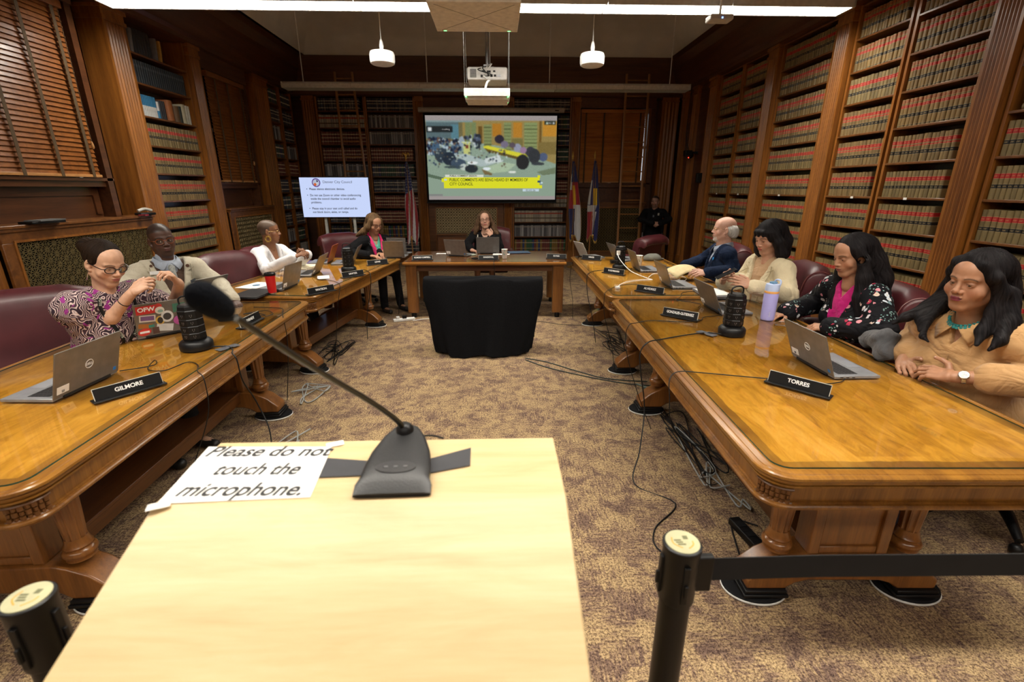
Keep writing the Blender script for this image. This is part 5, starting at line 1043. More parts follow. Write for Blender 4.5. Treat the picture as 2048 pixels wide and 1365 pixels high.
# ------------------------------------------------------------------ flags
def flag(label, x, y, ztop, fn, bz, w, lean=0, side=1, fringe=True, eagle=False, h=1.6):
    o = thing('flag', label, 'flag', (x, y, 0)); m = MB(); m.lathe([(.15, 0), (.15, .015), (.06, .035), (.022, .06), (.020, .09)], 24); m.build('floor_stand', GOLD, o, smooth=50)
    MB().tube([(0, 0, .03), (lean, 0, ztop)], .013, 10, 1).build('pole', wood('pole_wood', (.25, .11, .03), (.42, .2, .07)), o, smooth=60)
    m = MB()
    if eagle:
        m.sphere((lean, 0, ztop+.02), .022, 10); m.sphere((lean, 0, ztop+.07), .028, 10, (.8, .7, 1.5))
        for s in (-1, 1): m.tube([(lean, 0, ztop+.06), (lean+s*.05, 0, ztop+.12), (lean+s*.075, 0, ztop+.06)], [.018, .014, .004], 6, 4)
        m.sphere((lean, 0, ztop+.125), .012, 8)
    else: m.lathe([(.013, 0), (.02, .01), (.012, .03), (.022, .06), (.012, .10), (.002, .16)], 10, (lean, 0, ztop))
    m.build('finial', GOLD, o, smooth=60)
    NU, NV = 44, 120; rows = []; cols = []
    for j in range(NV+1):
        v = j/NV; ww = w*(.10+.90*min(1, v*1.7)**.8); z = ztop-.04-v*(ztop-.04-bz); row = []
        for i in range(NU+1):
            u = i/NU; xx_ = lean*(z/ztop)+side*(u-.35)*ww; d = .035*math.sin(u*17+v*2.2+1)+.018*math.sin(u*31+v*3)
            dz = 0 if v < .80 else -(v-.80)/.2*.20*(math.sin(u*9.5+.6)*.5+abs(u-.5)*-1.0+.3)
            row.append((xx_+.008*math.sin(v*9+u*7), -.03+d*(.3+.7*v), z+dz))
        rows.append(row)
    m = MB(); m.grid(rows); me = m.mesh('cloth', mat('x_tmp', (1, 1, 1)), 180); me.materials.clear()
    c = []
    for j in range(NV):
        for i in range(NU):
            u = (i+.5)/NU; v = (j+.5)/NV; k = fn(u, v)
            if fringe and (v > .975 or (u > .965 and v > .1)): k = (.42, .25, .03)
            c.append(k)
    ca = me.color_attributes.new('Col', 'FLOAT_COLOR', 'CORNER'); A = np.array(c); ca.data.foreach_set('color', np.concatenate([np.repeat(A, 4, 0), np.ones((len(A)*4, 1))], 1).astype(np.float32).ravel())
    if 'flag_cloth' not in MATS:
        t = NT('flag_cloth'); t.p(Base_Color=t.new('VertexColor', layer_name='Col').outputs[0], Roughness=.7, Sheen_Weight=.2); MATS['flag_cloth'] = t.m
    me.materials.append(MATS['flag_cloth']); f = link('cloth', me, o); sol = f.modifiers.new('thickness', 'SOLIDIFY'); sol.thickness = .003
    m = MB(); m.tube([(lean+.02, -.05, ztop-.08), (lean+.04, -.07, bz+.35), (lean+.03, -.07, bz+.12)], .004, 5, 5); m.lathe([(.006, 0), (.02, .03), (.012, .08), (.004, .10)], 10, (lean+.03, -.07, bz+.0)); m.build('gold_cord', GOLD, o, smooth=60)
    return o
FB, FRd, FW, FY = (.012, .018, .11), (.33, .010, .022), (.55, .55, .56), (.70, .46, .02)
def us(u, v):
    if v < .42-.10*u: return FW if (math.sin(u*40)*math.sin(v*95) > .72) else FB
    return FRd if int((u*5.0+v*2.4+.2)) % 2 == 0 else FW
def colorado(u, v):
    if v < .26: return FB if u > .12 or v < .16 else FW
    if v < .36 and u < .25: return FW
    if v < .55 and u > .10: return FY if abs(u-.42) < .10 and v > .30 else FRd
    if v < .60: return FRd if u < .3 else FW
    return FB if u < .46-.1*(v-.6) else FW
def denver(u, v):
    if u < .16 and v > .24 and v < .55: return FW
    if v < .34: return FB
    if v < .56: return FY if .42 < u < .80 else FB
    if v < .64: return FB if u > .62+(.64-v)*2 else FW
    if u < .40+(.3*(v-.62) if v < .8 else .05): return FRd
    return FW if u < .80-(v-.62)*.9 else FB
flag('striped national flag on a pole beside the left table, eagle on top', -1.80, 10.2, 2.22, us, .62, .25, -.02, 1, False, True)
flag('draped blue, white and red state flag with a yellow centre, left of the pair', 1.69, 10.4, 2.24, colorado, .62, .26, -.10, 1)
flag('draped blue flag with yellow disc, white zigzag and red corner, right of the pair', 2.02, 10.4, 2.25, denver, .62, .26, .03, 1)
# ------------------------------------------------------------------ ladders
def ladder(label, a, b, c, d, n, first=0, y=11.0):
    o = thing('library_ladder', label, 'ladder', (a[0], y, 0), group='wooden rolling library ladders'); LW = wood('ladder_wood', (.22, .09, .022), (.38, .17, .05))
    A, B = Vector((a[0], y, a[1])), Vector((b[0], y+.0, b[1])); C_, D = Vector((c[0], y, c[1])), Vector((d[0], y, d[1])); O = Vector((a[0], y, 0))
    for p, q in ((A, B), (C_, D)): m = MB(); m.tube([p-O-Vector((0, .12, 0)), q-O+Vector((0, .06, 0))], .017, 6, 1, 1.6); m.build('rail', LW, o, smooth=40)
    for k in range(n): t_ = (k+.6)/n; m = MB(); m.tube([A.lerp(B, t_)-O+Vector((0, -.12+.18*t_, 0)), C_.lerp(D, t_)-O+Vector((0, -.12+.18*t_, 0))], .014, 6, 1); m.build('rung', LW, o, smooth=40)
    return o
ladder('wooden ladder standing against the back right window', (2.76, .02), (2.76, 3.95), (3.24, .02), (3.24, 3.95), 13, y=10.98)
ladder('wooden ladder against the back left bookcase behind the television', (-3.24, .02), (-3.32, 3.95), (-2.74, .02), (-2.96, 3.95), 13, y=10.98)
# ------------------------------------------------------------------ small wall devices and things on the radiator cover
o = thing('security_camera', 'black security camera with a red lamp near the far right corner', 'camera', (3.90, 10.05, 2.30)); m = MB(); m.sphere((0, 0, 0), .07, 12); m.build('housing', BLK, o, smooth=60); MB().box(-.02, .15, -.03, .03, .03, .07).build('bracket', BLK, o); MB().box(-.12, .02, -.08, .06, -.02, .09).build('body', BLK, o, bevel=.01)
m = MB(); m.sphere((-.05, -.075, -.05), .010, 8); m.build('red_lamp', mat('red_lamp', (1, .05, .03), emit=(1, .04, .02), est=6), o)
cable('cable running up from the wall camera', [(3.88, 10.05, 2.36), (3.80, 10.1, 2.7), (3.82, 10.1, 3.5)], .006)
MB(Tm((3.932, 9.56, 1.86))).box(-.05, .05, -.04, .04, -.09, .09).build('control_box', BLK, bevel=.008); tag(bpy.data.objects['control_box'], 'small black box on the far right pilaster edge', 'control box')
o = thing('binder', 'black binder with loose papers on the near left radiator cover', 'binder', (-4.20, 4.62, 1.366), 1.5); MB().box(-.16, .16, -.06, .08, 0, .022).build('cover', BLK, o, bevel=.004); MB(Tm((.03, 0, .022), .15)).box(-.14, .15, -.06, .08, 0, .010).build('papers', mat('dim_paper', (.12, .12, .12), .6), o)
o = thing('desk_phone', 'black and white phone on the near left radiator cover end', 'phone', (-4.22, 5.98, 1.366), 1.2); MB().box(-.09, .09, -.06, .06, 0, .03).build('body', BLK, o, bevel=.01); m = MB(); m.tube([(-.08, 0, .05), (0, 0, .07), (.08, 0, .05)], .018, 8, 5); m.build('handset', mat('pale_plastic', (.45, .43, .38), .4), o, smooth=60)
MB(Tm((-4.16, 5.86, 1.366))).box(-.04, .04, -.03, .03, .0005, .012).build('red_case', mat('red_case', (.35, .03, .05), .5)); tag(bpy.data.objects['red_case'], 'small red case on the near left radiator cover', 'case')
# ------------------------------------------------------------------ signed-distance sculpting for people
F32 = np.float32
class Grid:
    def __init__(s, lo, hi, res):
        s.lo = np.array(lo, float); s.res = res; s.n = np.maximum(4, np.ceil((np.array(hi, float)-s.lo)/res).astype(int)+1)
        s.D = np.full(s.n, .5, F32); s.ax = [(s.lo[i]+np.arange(s.n[i])*res).astype(F32) for i in range(3)]
    def sub(s, lo, hi, pad):
        sl = []
        for i in range(3):
            a = int(max(0, math.floor((lo[i]-pad-s.lo[i])/s.res))); b = int(min(s.n[i], math.ceil((hi[i]+pad-s.lo[i])/s.res)+1))
            if b <= a: return None
            sl.append(slice(a, b))
        return tuple(sl)
    def pts(s, sl): return s.ax[0][sl[0]][:, None, None], s.ax[1][sl[1]][None, :, None], s.ax[2][sl[2]][None, None, :]
    def put(s, sl, d, k, mode):
        A = s.D[sl]
        if mode == 'sub': d = -d; h = np.clip(.5-.5*(d-A)/k, 0, 1) if k else (A > d)*1.; s.D[sl] = (d*(1-h)+A*h+k*h*(1-h)).astype(F32) if k else np.maximum(A, d)
        elif mode == 'int': s.D[sl] = np.maximum(A, d)
        else:
            if k: h = np.clip(.5+.5*(A-d)/k, 0, 1); s.D[sl] = (A*(1-h)+d*h-k*h*(1-h)).astype(F32)
            else: s.D[sl] = np.minimum(A, d)
    def cap(s, a, b, ra, rb=None, k=.01, mode='add'):
        rb = ra if rb is None else rb; a = np.array(a, float); b = np.array(b, float); R_ = max(ra, rb)
        sl = s.sub(np.minimum(a, b)-R_, np.maximum(a, b)+R_, k+3*s.res)
        if sl is None: return s
        X, Y, Z = s.pts(sl); ab = b-a; L = max(1e-9, float(ab @ ab))
        t = np.clip(((X-a[0])*ab[0]+(Y-a[1])*ab[1]+(Z-a[2])*ab[2])/L, 0, 1)
        d = np.sqrt((X-a[0]-t*ab[0])**2+(Y-a[1]-t*ab[1])**2+(Z-a[2]-t*ab[2])**2)-(ra+(rb-ra)*t); s.put(sl, d, k, mode); return s
    def ell(s, c, r, k=.01, B=None, mode='add'):
        c = np.array(c, float); r = np.array(r, float); e = np.full(3, r.max()) if B is not None else r
        sl = s.sub(c-e, c+e, k+3*s.res)
        if sl is None: return s
        X, Y, Z = s.pts(sl); x, y, z = X-c[0], Y-c[1], Z-c[2]
        if B is not None: x, y, z = [B[i][0]*x+B[i][1]*y+B[i][2]*z for i in range(3)]
        k0 = np.sqrt((x/r[0])**2+(y/r[1])**2+(z/r[2])**2); k1 = np.sqrt((x/r[0]**2)**2+(y/r[1]**2)**2+(z/r[2]**2)**2)
        s.put(sl, (k0*(k0-1)/np.maximum(k1, 1e-6)).astype(F32), k, mode); return s
    def chain(s, P, r, k=.01):
        for i in range(len(P)-1): s.cap(P[i], P[i+1], r[i], r[i+1], k)
        return s
    def mesh(s):
        D = s.D; S = D < 0; n = D.shape
        c = [S[i:n[0]-1+i, j:n[1]-1+j, k:n[2]-1+k] for i in (0, 1) for j in (0, 1) for k in (0, 1)]
        cnt = sum(q.astype(np.int8) for q in c); m = (cnt > 0) & (cnt < 8); idx = np.full(m.shape, -1, np.int32); ijk = np.argwhere(m); idx[m] = np.arange(len(ijk))
        acc = np.zeros((len(ijk), 3)); w = np.zeros(len(ijk)); off = [(i, j, k) for i in (0, 1) for j in (0, 1) for k in (0, 1)]
        for a in range(8):
            for b in range(a+1, 8):
                d = np.abs(np.array(off[a])-off[b])
                if d.sum() != 1: continue
                pa, pb = ijk+off[a], ijk+off[b]; va = D[tuple(pa.T)]; vb = D[tuple(pb.T)]; x = (va < 0) != (vb < 0)
                t = np.where(x, va/np.where(x, va-vb, 1), 0)[:, None]; acc += np.where(x[:, None], np.array(off[a])+(np.array(off[b])-off[a])*t, 0); w += x
        V_ = s.lo+(ijk+acc/np.maximum(w, 1)[:, None])*s.res; Q = []
        for ax in range(3):
            sa = [slice(None)]*3; sb = [slice(None)]*3; sa[ax] = slice(0, -1); sb[ax] = slice(1, None); x = S[tuple(sa)] != S[tuple(sb)]
            p = np.argwhere(x); o1, o2 = [(1, 2), (2, 0), (0, 1)][ax]; p = p[(p[:, o1] > 0) & (p[:, o2] > 0) & (p[:, o1] < n[o1]-1) & (p[:, o2] < n[o2]-1)]
            e1 = np.zeros(3, int); e1[o1] = 1; e2 = np.zeros(3, int); e2[o2] = 1
            q = np.stack([idx[tuple((p-e1-e2).T)], idx[tuple((p-e2).T)], idx[tuple(p.T)], idx[tuple((p-e1).T)]], 1)
            f = S[tuple(p.T)]; q[~f] = q[~f][:, ::-1]; Q.append(q)
        Q = np.concatenate(Q); return V_, Q[(Q >= 0).all(1)]
def np_mesh(name, V_, Q, mats, cols=None, mi=None):
    me = bpy.data.meshes.new(name); me.vertices.add(len(V_)); me.vertices.foreach_set('co', np.asarray(V_, F32).ravel()); me.loops.add(len(Q)*4); me.loops.foreach_set('vertex_index', np.asarray(Q, np.int32).ravel())
    me.polygons.add(len(Q)); me.polygons.foreach_set('loop_start', np.arange(0, len(Q)*4, 4, dtype=np.int32)); me.update(calc_edges=True); me.validate()
    for m in (mats if isinstance(mats, (list, tuple)) else [mats]): me.materials.append(m)
    if cols is not None: ca = me.color_attributes.new('Col', 'FLOAT_COLOR', 'POINT'); ca.data.foreach_set('color', np.concatenate([cols, np.ones((len(cols), 1))], 1).astype(F32).ravel())
    me.shade_smooth(); return me
def relax(V_, Q, it=1, f=.5):
    for _ in range(it):
        A = np.zeros_like(V_); n = np.zeros(len(V_))
        for i in range(4):
            for j in (1, 3): np.add.at(A, Q[:, i], V_[Q[:, (i+j) % 4]]); np.add.at(n, Q[:, i], 1)
        V_ = V_+(A/np.maximum(n, 1)[:, None]-V_)*f
    return V_
def skinmat():
    t = NT('skin'); c = t.new('VertexColor', layer_name='Col').outputs[0]; n = t.noise(t.coord('Object'), 45, 3); c = t.mix(.35, c, t.ramp(n, [(.3, (.72, .66, .64)), (.7, (1.15, 1.1, 1.08))]), 'MULTIPLY')
    t.col(c); t.p(Roughness=.46, Specular_IOR_Level=.42, Subsurface_Weight=.0); t.bump(t.noise(t.coord('Object'), 260, 2), .06, .001); return t.m
SKIN = skinmat()
def hairmat(name, c1, c2, rough=.38):
    if name in MATS: return MATS[name]
    t = NT(name); g = t.new('VertexColor', layer_name='Col').outputs[0]; sp = t.new('SeparateColor'); t.l.new(g, sp.inputs[0])
    u = t.math('MULTIPLY', sp.outputs[0], 1); cv = t.new('CombineXYZ'); t.set(cv.inputs[0], t.math('MULTIPLY', u, 60)); t.set(cv.inputs[1], t.math('MULTIPLY', sp.outputs[1], 3))
    n = t.noise(cv.outputs[0], 3.0, 5, .7); t.col(t.ramp(n, [(.38, c1), (.62, c2)])); t.p(Roughness=rough+.08, Specular_IOR_Level=.08); t.bump(n, .9, .004); MATS[name] = t.m; return t.m
def fabric(name, c, rough=.85, sc=350, var=.10, sheen=.15, wr=.38):
    if name in MATS: return MATS[name]
    t = NT(name); n = t.noise(t.coord('Object'), sc, 2); b = t.noise(t.coord('Object'), 9, 3); t.col(t.ramp(t.math('ADD', t.math('MULTIPLY', n, .5), t.math('MULTIPLY', b, .5)), [(.35, tuple(x*(1-var) for x in c)), (.65, tuple(min(1, x*(1+var)) for x in c))]))
    dk = max(c) < .05; t.p(Roughness=rough, Sheen_Weight=0 if dk else sheen, Specular_IOR_Level=.12 if dk else .25)
    w1 = t.noise(t.coord('Object', (1, 1, 2.2), (.5, .3, .2)), 4.5, 2, .5, 1.2); w2 = t.noise(t.coord('Object', (2.0, 1, 1), (0, .5, .8)), 8, 2, .5, 1.5); rdg = t.math('ADD', t.math('ABSOLUTE', t.math('SUBTRACT', w1, .5)), t.math('MULTIPLY', t.math('ABSOLUTE', t.math('SUBTRACT', w2, .5)), .5)); t.bump(t.math('ADD', rdg, t.math('MULTIPLY', n, .01)), wr, .06); MATS[name] = t.m; return t.m
def nrm(v): v = np.array(v, float); return v/max(1e-9, np.linalg.norm(v))
def arr(*a): return np.array(a, float)
# ---- head -----------------------------------------------------------
def head_parts(P, res):
    """returns head-local vertices, quads, colours. x right, y face, z up; chin at about z=-.115, crown at about z=.12"""
    fem = P.get('fem', True); fat = P.get('face', 1.0); nb = P['nb']; sk = arr(*P['skin']); g = Grid((-.115, -.135, min(-.20, nb[2]-.03)), (.115, .145, .145), res)
    g.ell((0, -.018, .038), (.076, .097, .084)); g.ell((0, .012, -.018), (.066, .078, .085), .02); g.ell((0, .035, .045), (.060, .052, .055), .02)
    jw = (.046 if fem else .051)*fat; g.cap((-jw, -.005, -.058), (-.016, .060, -.098), .020*fat, .019, .025); g.cap((jw, -.005, -.058), (.016, .060, -.098), .020*fat, .019, .025); g.ell((0, .064, -.100), (.024, .020, .017), .018)
    g.ell((0, .030, -.065), (.046*fat, .052, .045), .02)
    for s in (-1, 1):
        g.ell((s*.040*fat, .052, -.032), (.025*fat, .024, .028), .018); g.cap((s*.012, .083, .022), (s*.044, .068, .023), .009, .008, .014)
    for s in (-1, 1): g.ell((s*.032, .098, .002), (.020, .018, .014), .012, mode='sub')
    for s in (-1, 1): g.ell((s*.031, .0715, .001), (.0155, .0145, .0135), .004)
    nz = P.get('nose', 1.0); g.cap((0, .084, .016), (0, .103*1., -.024), .0065, .0095*nz, .010); g.ell((0, .104, -.027), (.0105*nz, .0095, .0090), .006)
    for s in (-1, 1): g.ell((s*.0125*nz, .094, -.031), (.0075*nz, .010, .0070), .006); g.ell((s*.006*nz, .104, -.0365), (.0032, .005, .003), .002, mode='sub')
    g.ell((0, .070, -.056), (.032, .026, .026), .016)
    lp = P.get('lip', 1.0); g.ell((0, .0925, -.0535), (.0215, .0080, .0055*lp), .004); g.ell((0, .0905, -.0645), (.0185, .0085, .0068*lp), .004); g.cap((-.021, .0925, -.0590), (.021, .0925, -.0590), .0014, .0014, .003, mode='sub'); g.cap((0, .1005, -.0590), (0, .098, -.0592), .0012, .0012, .003, mode='sub')
    # eyelid slit
    op = P.get('eye', .0042)
    for s in (-1, 1): g.ell((s*.031, .090, -.001), (.0125, .012, op), .0018, mode='sub')
    for s in (-1, 1):
        B = [nrm((1, s*.35, 0)), nrm((-s*.35, 1, 0)), (0, 0, 1)]; g.ell((s*.078, -.012, -.008), (.0085, .018, .031), .005, B); g.ell((s*.086, -.008, -.002), (.006, .010, .018), .004, B, mode='sub'); g.ell((s*.074, .0, -.036), (.007, .009, .010), .006)
    nr = P.get('neck', .047 if fem else .055); g.cap((0, -.028, -.05), nb, nr, nr*1.08, .03); g.cap((0, .015, -.085), (nb[0], nb[1]+.035, nb[2]), nr*.62, nr*.8, .03)
    V_, Q = g.mesh(); V_ = relax(V_, Q, 1, .35); x, y, z = V_.T; C = np.tile(sk, (len(V_), 1))
    def mixc(m, c): m = np.clip(m, 0, 1)[:, None]; C[:] = C*(1-m)+arr(*c)*m
    ax = np.abs(x); mixc(np.exp(-(((ax-.042)/.02)**2+((z+.035)/.018)**2))*(y > .03)*.35, np.minimum(1, sk*arr(1.15, .72, .70))); mixc(np.exp(-((x/.014)**2+((z+.028)/.012)**2))*(y > .09)*.3, sk*arr(1.1, .75, .7))
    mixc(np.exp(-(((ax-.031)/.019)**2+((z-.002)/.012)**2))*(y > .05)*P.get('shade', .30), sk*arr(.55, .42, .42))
    mixc(((np.abs(z+.0590)/(.0085*lp)) < 1)*(ax < .0225-.9*np.abs(z+.059))*(y > .078)*1.0, P.get('lips', tuple(sk*arr(.85, .45, .42)))); mixc((np.abs(z+.059) < .0016)*(ax < .021)*(y > .08)*.8, sk*.25)
    bz = .0215+.006*(1-((ax-.030)/.02)**2); mixc(np.clip(1.4-np.abs(z-bz)/(.0032*P.get('browt', 1)), 0, 1)*(ax > .012)*(ax < .052)*(y > .05)*P.get('brow', .85), P.get('browc', (.02, .014, .01)))
    mixc(np.clip(1.3-np.abs(z-(.001+op*.8+.0015))/.0016, 0, 1)*(np.abs(ax-.031) < .014)*(y > .07)*P.get('lash', .7), (.015, .01, .01))
    if P.get('scalp'):
        c, a = P['scalp']; hl = .075-1.2*np.clip(y, -.1, 1)*0; hair = (z > .062+.30*(y-.05)+.0*ax)*(y < .085) | ((y < .012) & (z > -.045+.2*(y+.1))) ; mixc(hair*(y < .088)*(~((np.abs(x) > .074) & (z < .025) & (y > -.04)))*a, c)
    if P.get('beard'): c, a, zz = P['beard']; mixc(((z < zz) & (y > .045) & (ax < .04) & (z > -.125) & ~((np.abs(z+.059) < .008) & (ax < .022)))*a, c)
    if P.get('spots'): pass
    # eyes
    E = []
    gz = nrm(P.get('gaze', (0, 1, -.15)))
    for s in (-1, 1):
        c = arr(s*.031, .0712, .0008); vs, fs, mi = [], [], []; nu, nv = 18, 10; t1 = nrm(np.cross(gz, (0, 0, 1))); t2 = np.cross(t1, gz)
        for j in range(nv+1):
            ph = PI*j/nv
            for i in range(nu): th = 2*PI*i/nu; vs.append(c+.0128*(gz*math.cos(ph)+(t1*math.cos(th)+t2*math.sin(th))*math.sin(ph)))
        for j in range(nv):
            for i in range(nu): fs.append((j*nu+i, (j+1)*nu+i, (j+1)*nu+(i+1) % nu, j*nu+(i+1) % nu)); mi.append(2 if j < 1 else (1 if j < 2 else 0))
        E.append((vs, fs, mi))
    return V_, Q, C, E
EYEW = mat('eye_white', (.62, .60, .57), .25, var=.02); IRIS = mat('iris', (.07, .035, .015), .2); PUP = mat('pupil', (.006, .006, .006), .15)
# ---- hand -----------------------------------------------------------
def hand_prims(W, f, n, side, curl=.5, spread=.05, size=1.0, thumb=(.6, .7, -.35), curls=None):
    f = nrm(f); n = nrm(arr(*n)-f*np.dot(n, f)); t = np.cross(n, f)*(1 if side > 0 else -1); W = arr(*W); pr = []; z = size
    pr.append(('e', W+f*.045*z-n*.002, (.036*z, .046*z, .0135*z), [t, f, n])); LN = ((.042, .026, .020), (.046, .030, .022), (.042, .028, .021), (.033, .021, .018)); lat = (.030, .010, -.011, -.030); fw = (.086, .091, .086, .077)
    tips = []
    for i in range(4):
        k = W+(f*fw[i]+t*lat[i])*z; pr.append(('c', W+(f*.012+t*lat[i]*.55)*z, k, .0125*z, .0100*z)); a = 0; p = k; cr = (curls[i] if curls else curl)*(1+.08*i); d0 = nrm(f+t*(lat[i]/.03)*spread)
        for j in range(3):
            a += cr*(1.0, 1.15, .7)[j]; d = d0*math.cos(a)-n*math.sin(a); q = p+d*LN[i][j]*z; pr.append(('c', p, q, (.0092, .0084, .0076)[j]*z*(.92 if i == 3 else 1), (.0086, .0077, .0066)[j]*z*(.92 if i == 3 else 1))); p = q
        tips.append(p)
    a, b, c = thumb; p = W+(f*.018+t*.022-n*.004)*z; q = p+nrm(f*a+t*b+n*c)*.044*z; pr.append(('c', p, q, .0145*z, .0120*z)); r = q+nrm(f*(a+.35)+t*b*.35+n*c*.8)*.033*z; pr.append(('c', q, r, .0115*z, .0100*z)); s_ = r+nrm(f*(a+.6)+t*b*.05+n*c*.5)*.025*z; pr.append(('c', r, s_, .0098*z, .0078*z)); tips.append(s_)
    return pr, tips
def prims_grid(pr, res, k=.006):
    P_ = np.array([p for q in pr for p in ((q[1], q[2]) if q[0] == 'c' else (q[1]-max(q[2]), q[1]+max(q[2])))]); g = Grid(P_.min(0)-.03, P_.max(0)+.03, res)
    for q in pr:
        if q[0] == 'c': g.cap(q[1], q[2], q[3], q[4], q[5] if len(q) > 5 else k)
        else: g.ell(q[1], q[2], k, q[3])
    return g
# ---- whole person ------------------------------------------------------
PEOPLE = {}
def person(key, label, head, heading, look, lean=8, sc=1.0, fem=True, fat=1.0, skin=(.4, .22, .14), face={}, arms=None, top=None, inner=None, pants=(.02, .02, .025), res=.009, hres=.0036, sw=None, kn=None, pel=None, shr=(0, 0), seat=.56, legs=True, headsc=None, handres=None, skirt=None):
    """head = world position of the middle of the head; heading/look = degrees, 0 = +X; look = (yaw, pitch down, roll)"""
    o = thing('person', label, 'person', (head[0], head[1], 0)); O = arr(head[0], head[1], 0); h = math.radians(heading); F_ = arr(math.cos(h), math.sin(h), 0); Rt = arr(math.sin(h), -math.cos(h), 0); Z = arr(0, 0, 1); ln = math.radians(lean)
    U = Z*math.cos(ln)+F_*math.sin(ln); Fw = F_*math.cos(ln)-Z*math.sin(ln); Hc = arr(0, 0, head[2]); hs = headsc or sc; yw = math.radians(look[0])
    HM = Matrix.Translation(Vector(Hc)) @ Matrix.Rotation(yw-PI/2, 4, 'Z') @ Matrix.Rotation(-math.radians(look[1]), 4, 'X') @ Matrix.Rotation(math.radians(look[2]), 4, 'Y') @ Matrix.Scale(hs, 4)
    NB = Hc+(-F_*.035-Z*.165+F_*(-.10)*math.sin(ln))*sc; L = (NB[2]-seat)/math.cos(ln); P0 = NB-U*L; sw = (sw or (.165 if fem else .185))*sc; B = [Rt, Fw, U]
    at_ = lambda x, f, u: P0+Rt*x*sc+Fw*f*sc+U*u*sc; Lc = L/sc
    shp = [NB-U*.065*sc+s*Rt*sw+Fw*.005+Z*shr[i]*sc for i, s in enumerate((-1, 1))]; wld = lambda p: arr(*p)-O
    A = []
    for i, s in enumerate((-1, 1)):
        a = (arms or {}).get('LR'[i]); 
        if a: el, wr = wld(a['e']), wld(a['w'])
        else: el = shp[i]+(-Z*.27+F_*.06+s*Rt*.05)*sc; wr = el+(F_*.22-s*Rt*.08-Z*.02)*sc; a = {}
        A.append((shp[i], el, wr, a))
    def torso(g, e, bust=True, k=.05, top_=True, arms_=True, low=True, se=0, sl=1.0, nk=True):
        w = fat
        if low: g.ell(at_(0, -.01, .03), arr(.165*w+e, .13*w+e, .13+e)*sc, .05, B)
        g.ell(at_(0, .0+.02*(w-1), .17), arr(.135*w+e, .108*w*w+e, .15+e)*sc, .05*1, B); g.ell(at_(0, .0, Lc-.19), arr(.150*(w*.5+.5)+e, .108*(w*.5+.5)+e, .165+e)*sc, .05, B)
        g.cap(shp[0]+Rt*.02, shp[1]-Rt*.02, .050*sc+e, .050*sc+e, .05)
        for i in (0, 1): g.cap(NB-U*.02*sc, shp[i], (.042*sc+e), (.046*sc+e), .04)
        if fem and bust:
            for s in (-1, 1): g.ell(at_(s*.072*w, .075+.02*(w-1), Lc-.235), arr(.066*w+e, .060*w+e, .066*w+e)*sc, .035, B)
        if arms_:
            for i, (S_, E_, W_, a) in enumerate(A):
                ra = .043*sc*(w*.55+.45); g.cap(S_, E_ if sl >= .5 else S_+(E_-S_)*sl*2, ra*1.15+e+se, ra+e+se, .03)
                if sl >= 1: g.cap(E_, W_+(E_-W_)*a.get('cuff', .06), ra*.98+e+se, .029*sc*(w*.4+.6)+e*1.3+se, .02)
                elif sl > 0: T_ = E_+(W_-E_)*(sl-.5)*2 if sl > .5 else None; T_ is not None and g.cap(E_, T_, ra+e+se, ra*.95+e+se, .02)
    pts_ = [P0, NB]+[q for a in A for q in a[:3]]; P_ = np.array(pts_); mn, mx = P_.min(0)-.26*sc, P_.max(0)+.20*sc; mn[2] = min(mn[2], P0[2]-.2)
    def folds(g, amp, E_=None, seed=0):
        X, Y, Z_ = g.ax[0][:, None, None], g.ax[1][None, :, None], g.ax[2][None, None, :]; ph = seed*1.7
        wv = np.sin(X*23+Y*17*1.1+Z_*9+ph+2*np.sin(Z_*13+X*7))*np.sin(Y*19-Z_*14+ph*2+1.5*np.sin(X*11+ph)); g.D += (wv*amp*.6).astype(F32)
        for (S_, El, W_, a) in A:
            d1, d2 = nrm(El-S_), nrm(W_-El); w1 = np.exp(-((X-El[0])**2+(Y-El[1])**2+(Z_-El[2])**2)/(.085**2)); t_ = (X-El[0])*(d1[0]-d2[0])+(Y-El[1])*(d1[1]-d2[1])+(Z_-El[2])*(d1[2]-d2[2]); g.D += (w1*amp*1.5*np.sin(t_*75+5*np.sin(X*30+Z_*20))).astype(F32)
            m = (S_+El)/2; w2 = np.exp(-((X-m[0])**2+(Y-m[1])**2+(Z_-m[2])**2)/(.10**2)); t2 = (X-m[0])*d1[0]+(Y-m[1])*d1[1]+(Z_-m[2])*d1[2]; g.D += (w2*amp*.6*np.sin(t2*60+4*np.sin(Y*25+X*15))).astype(F32)
    def wedge(g, hw, h0, h1, fmin=-.02, k=.004, x0=0):
        """cut an opening |x| < hw at height h1, narrowing to 0 at h0 (heights are measured down from the neck base)"""
        X, Y, Z_ = g.ax[0][:, None, None], g.ax[1][None, :, None], g.ax[2][None, None, :]; x = (X-NB[0])*Rt[0]+(Y-NB[1])*Rt[1]+(Z_-NB[2])*Rt[2]; f = (X-NB[0])*Fw[0]+(Y-NB[1])*Fw[1]+(Z_-NB[2])*Fw[2]; u = (X-NB[0])*U[0]+(Y-NB[1])*U[1]+(Z_-NB[2])*U[2]
        wd = np.clip((u-h0*sc)/((h1-h0)*sc), 0, 1.6)*hw*sc; d = np.maximum(np.maximum((np.abs(x-x0)-wd)*.9, -(f-fmin)), h0*sc-u); g.D = np.maximum(g.D, -d).astype(F32); return x, f, u, wd
    SM, vv, qq, cc = [], [], [], []
    def addm(V_, Q, C): n = sum(len(a) for a in vv); vv.append(V_); qq.append(Q+n); cc.append(C)
    # head
    inv = HM.inverted(); P = dict(face); P.setdefault('fem', fem); P['skin'] = skin; P['nb'] = tuple(inv @ Vector(NB-U*.02)); V_, Q, C, E = head_parts(P, hres); M4 = np.array(HM); tr = lambda V_: V_ @ M4[:3, :3].T+M4[:3, 3]; addm(tr(V_), Q, C)
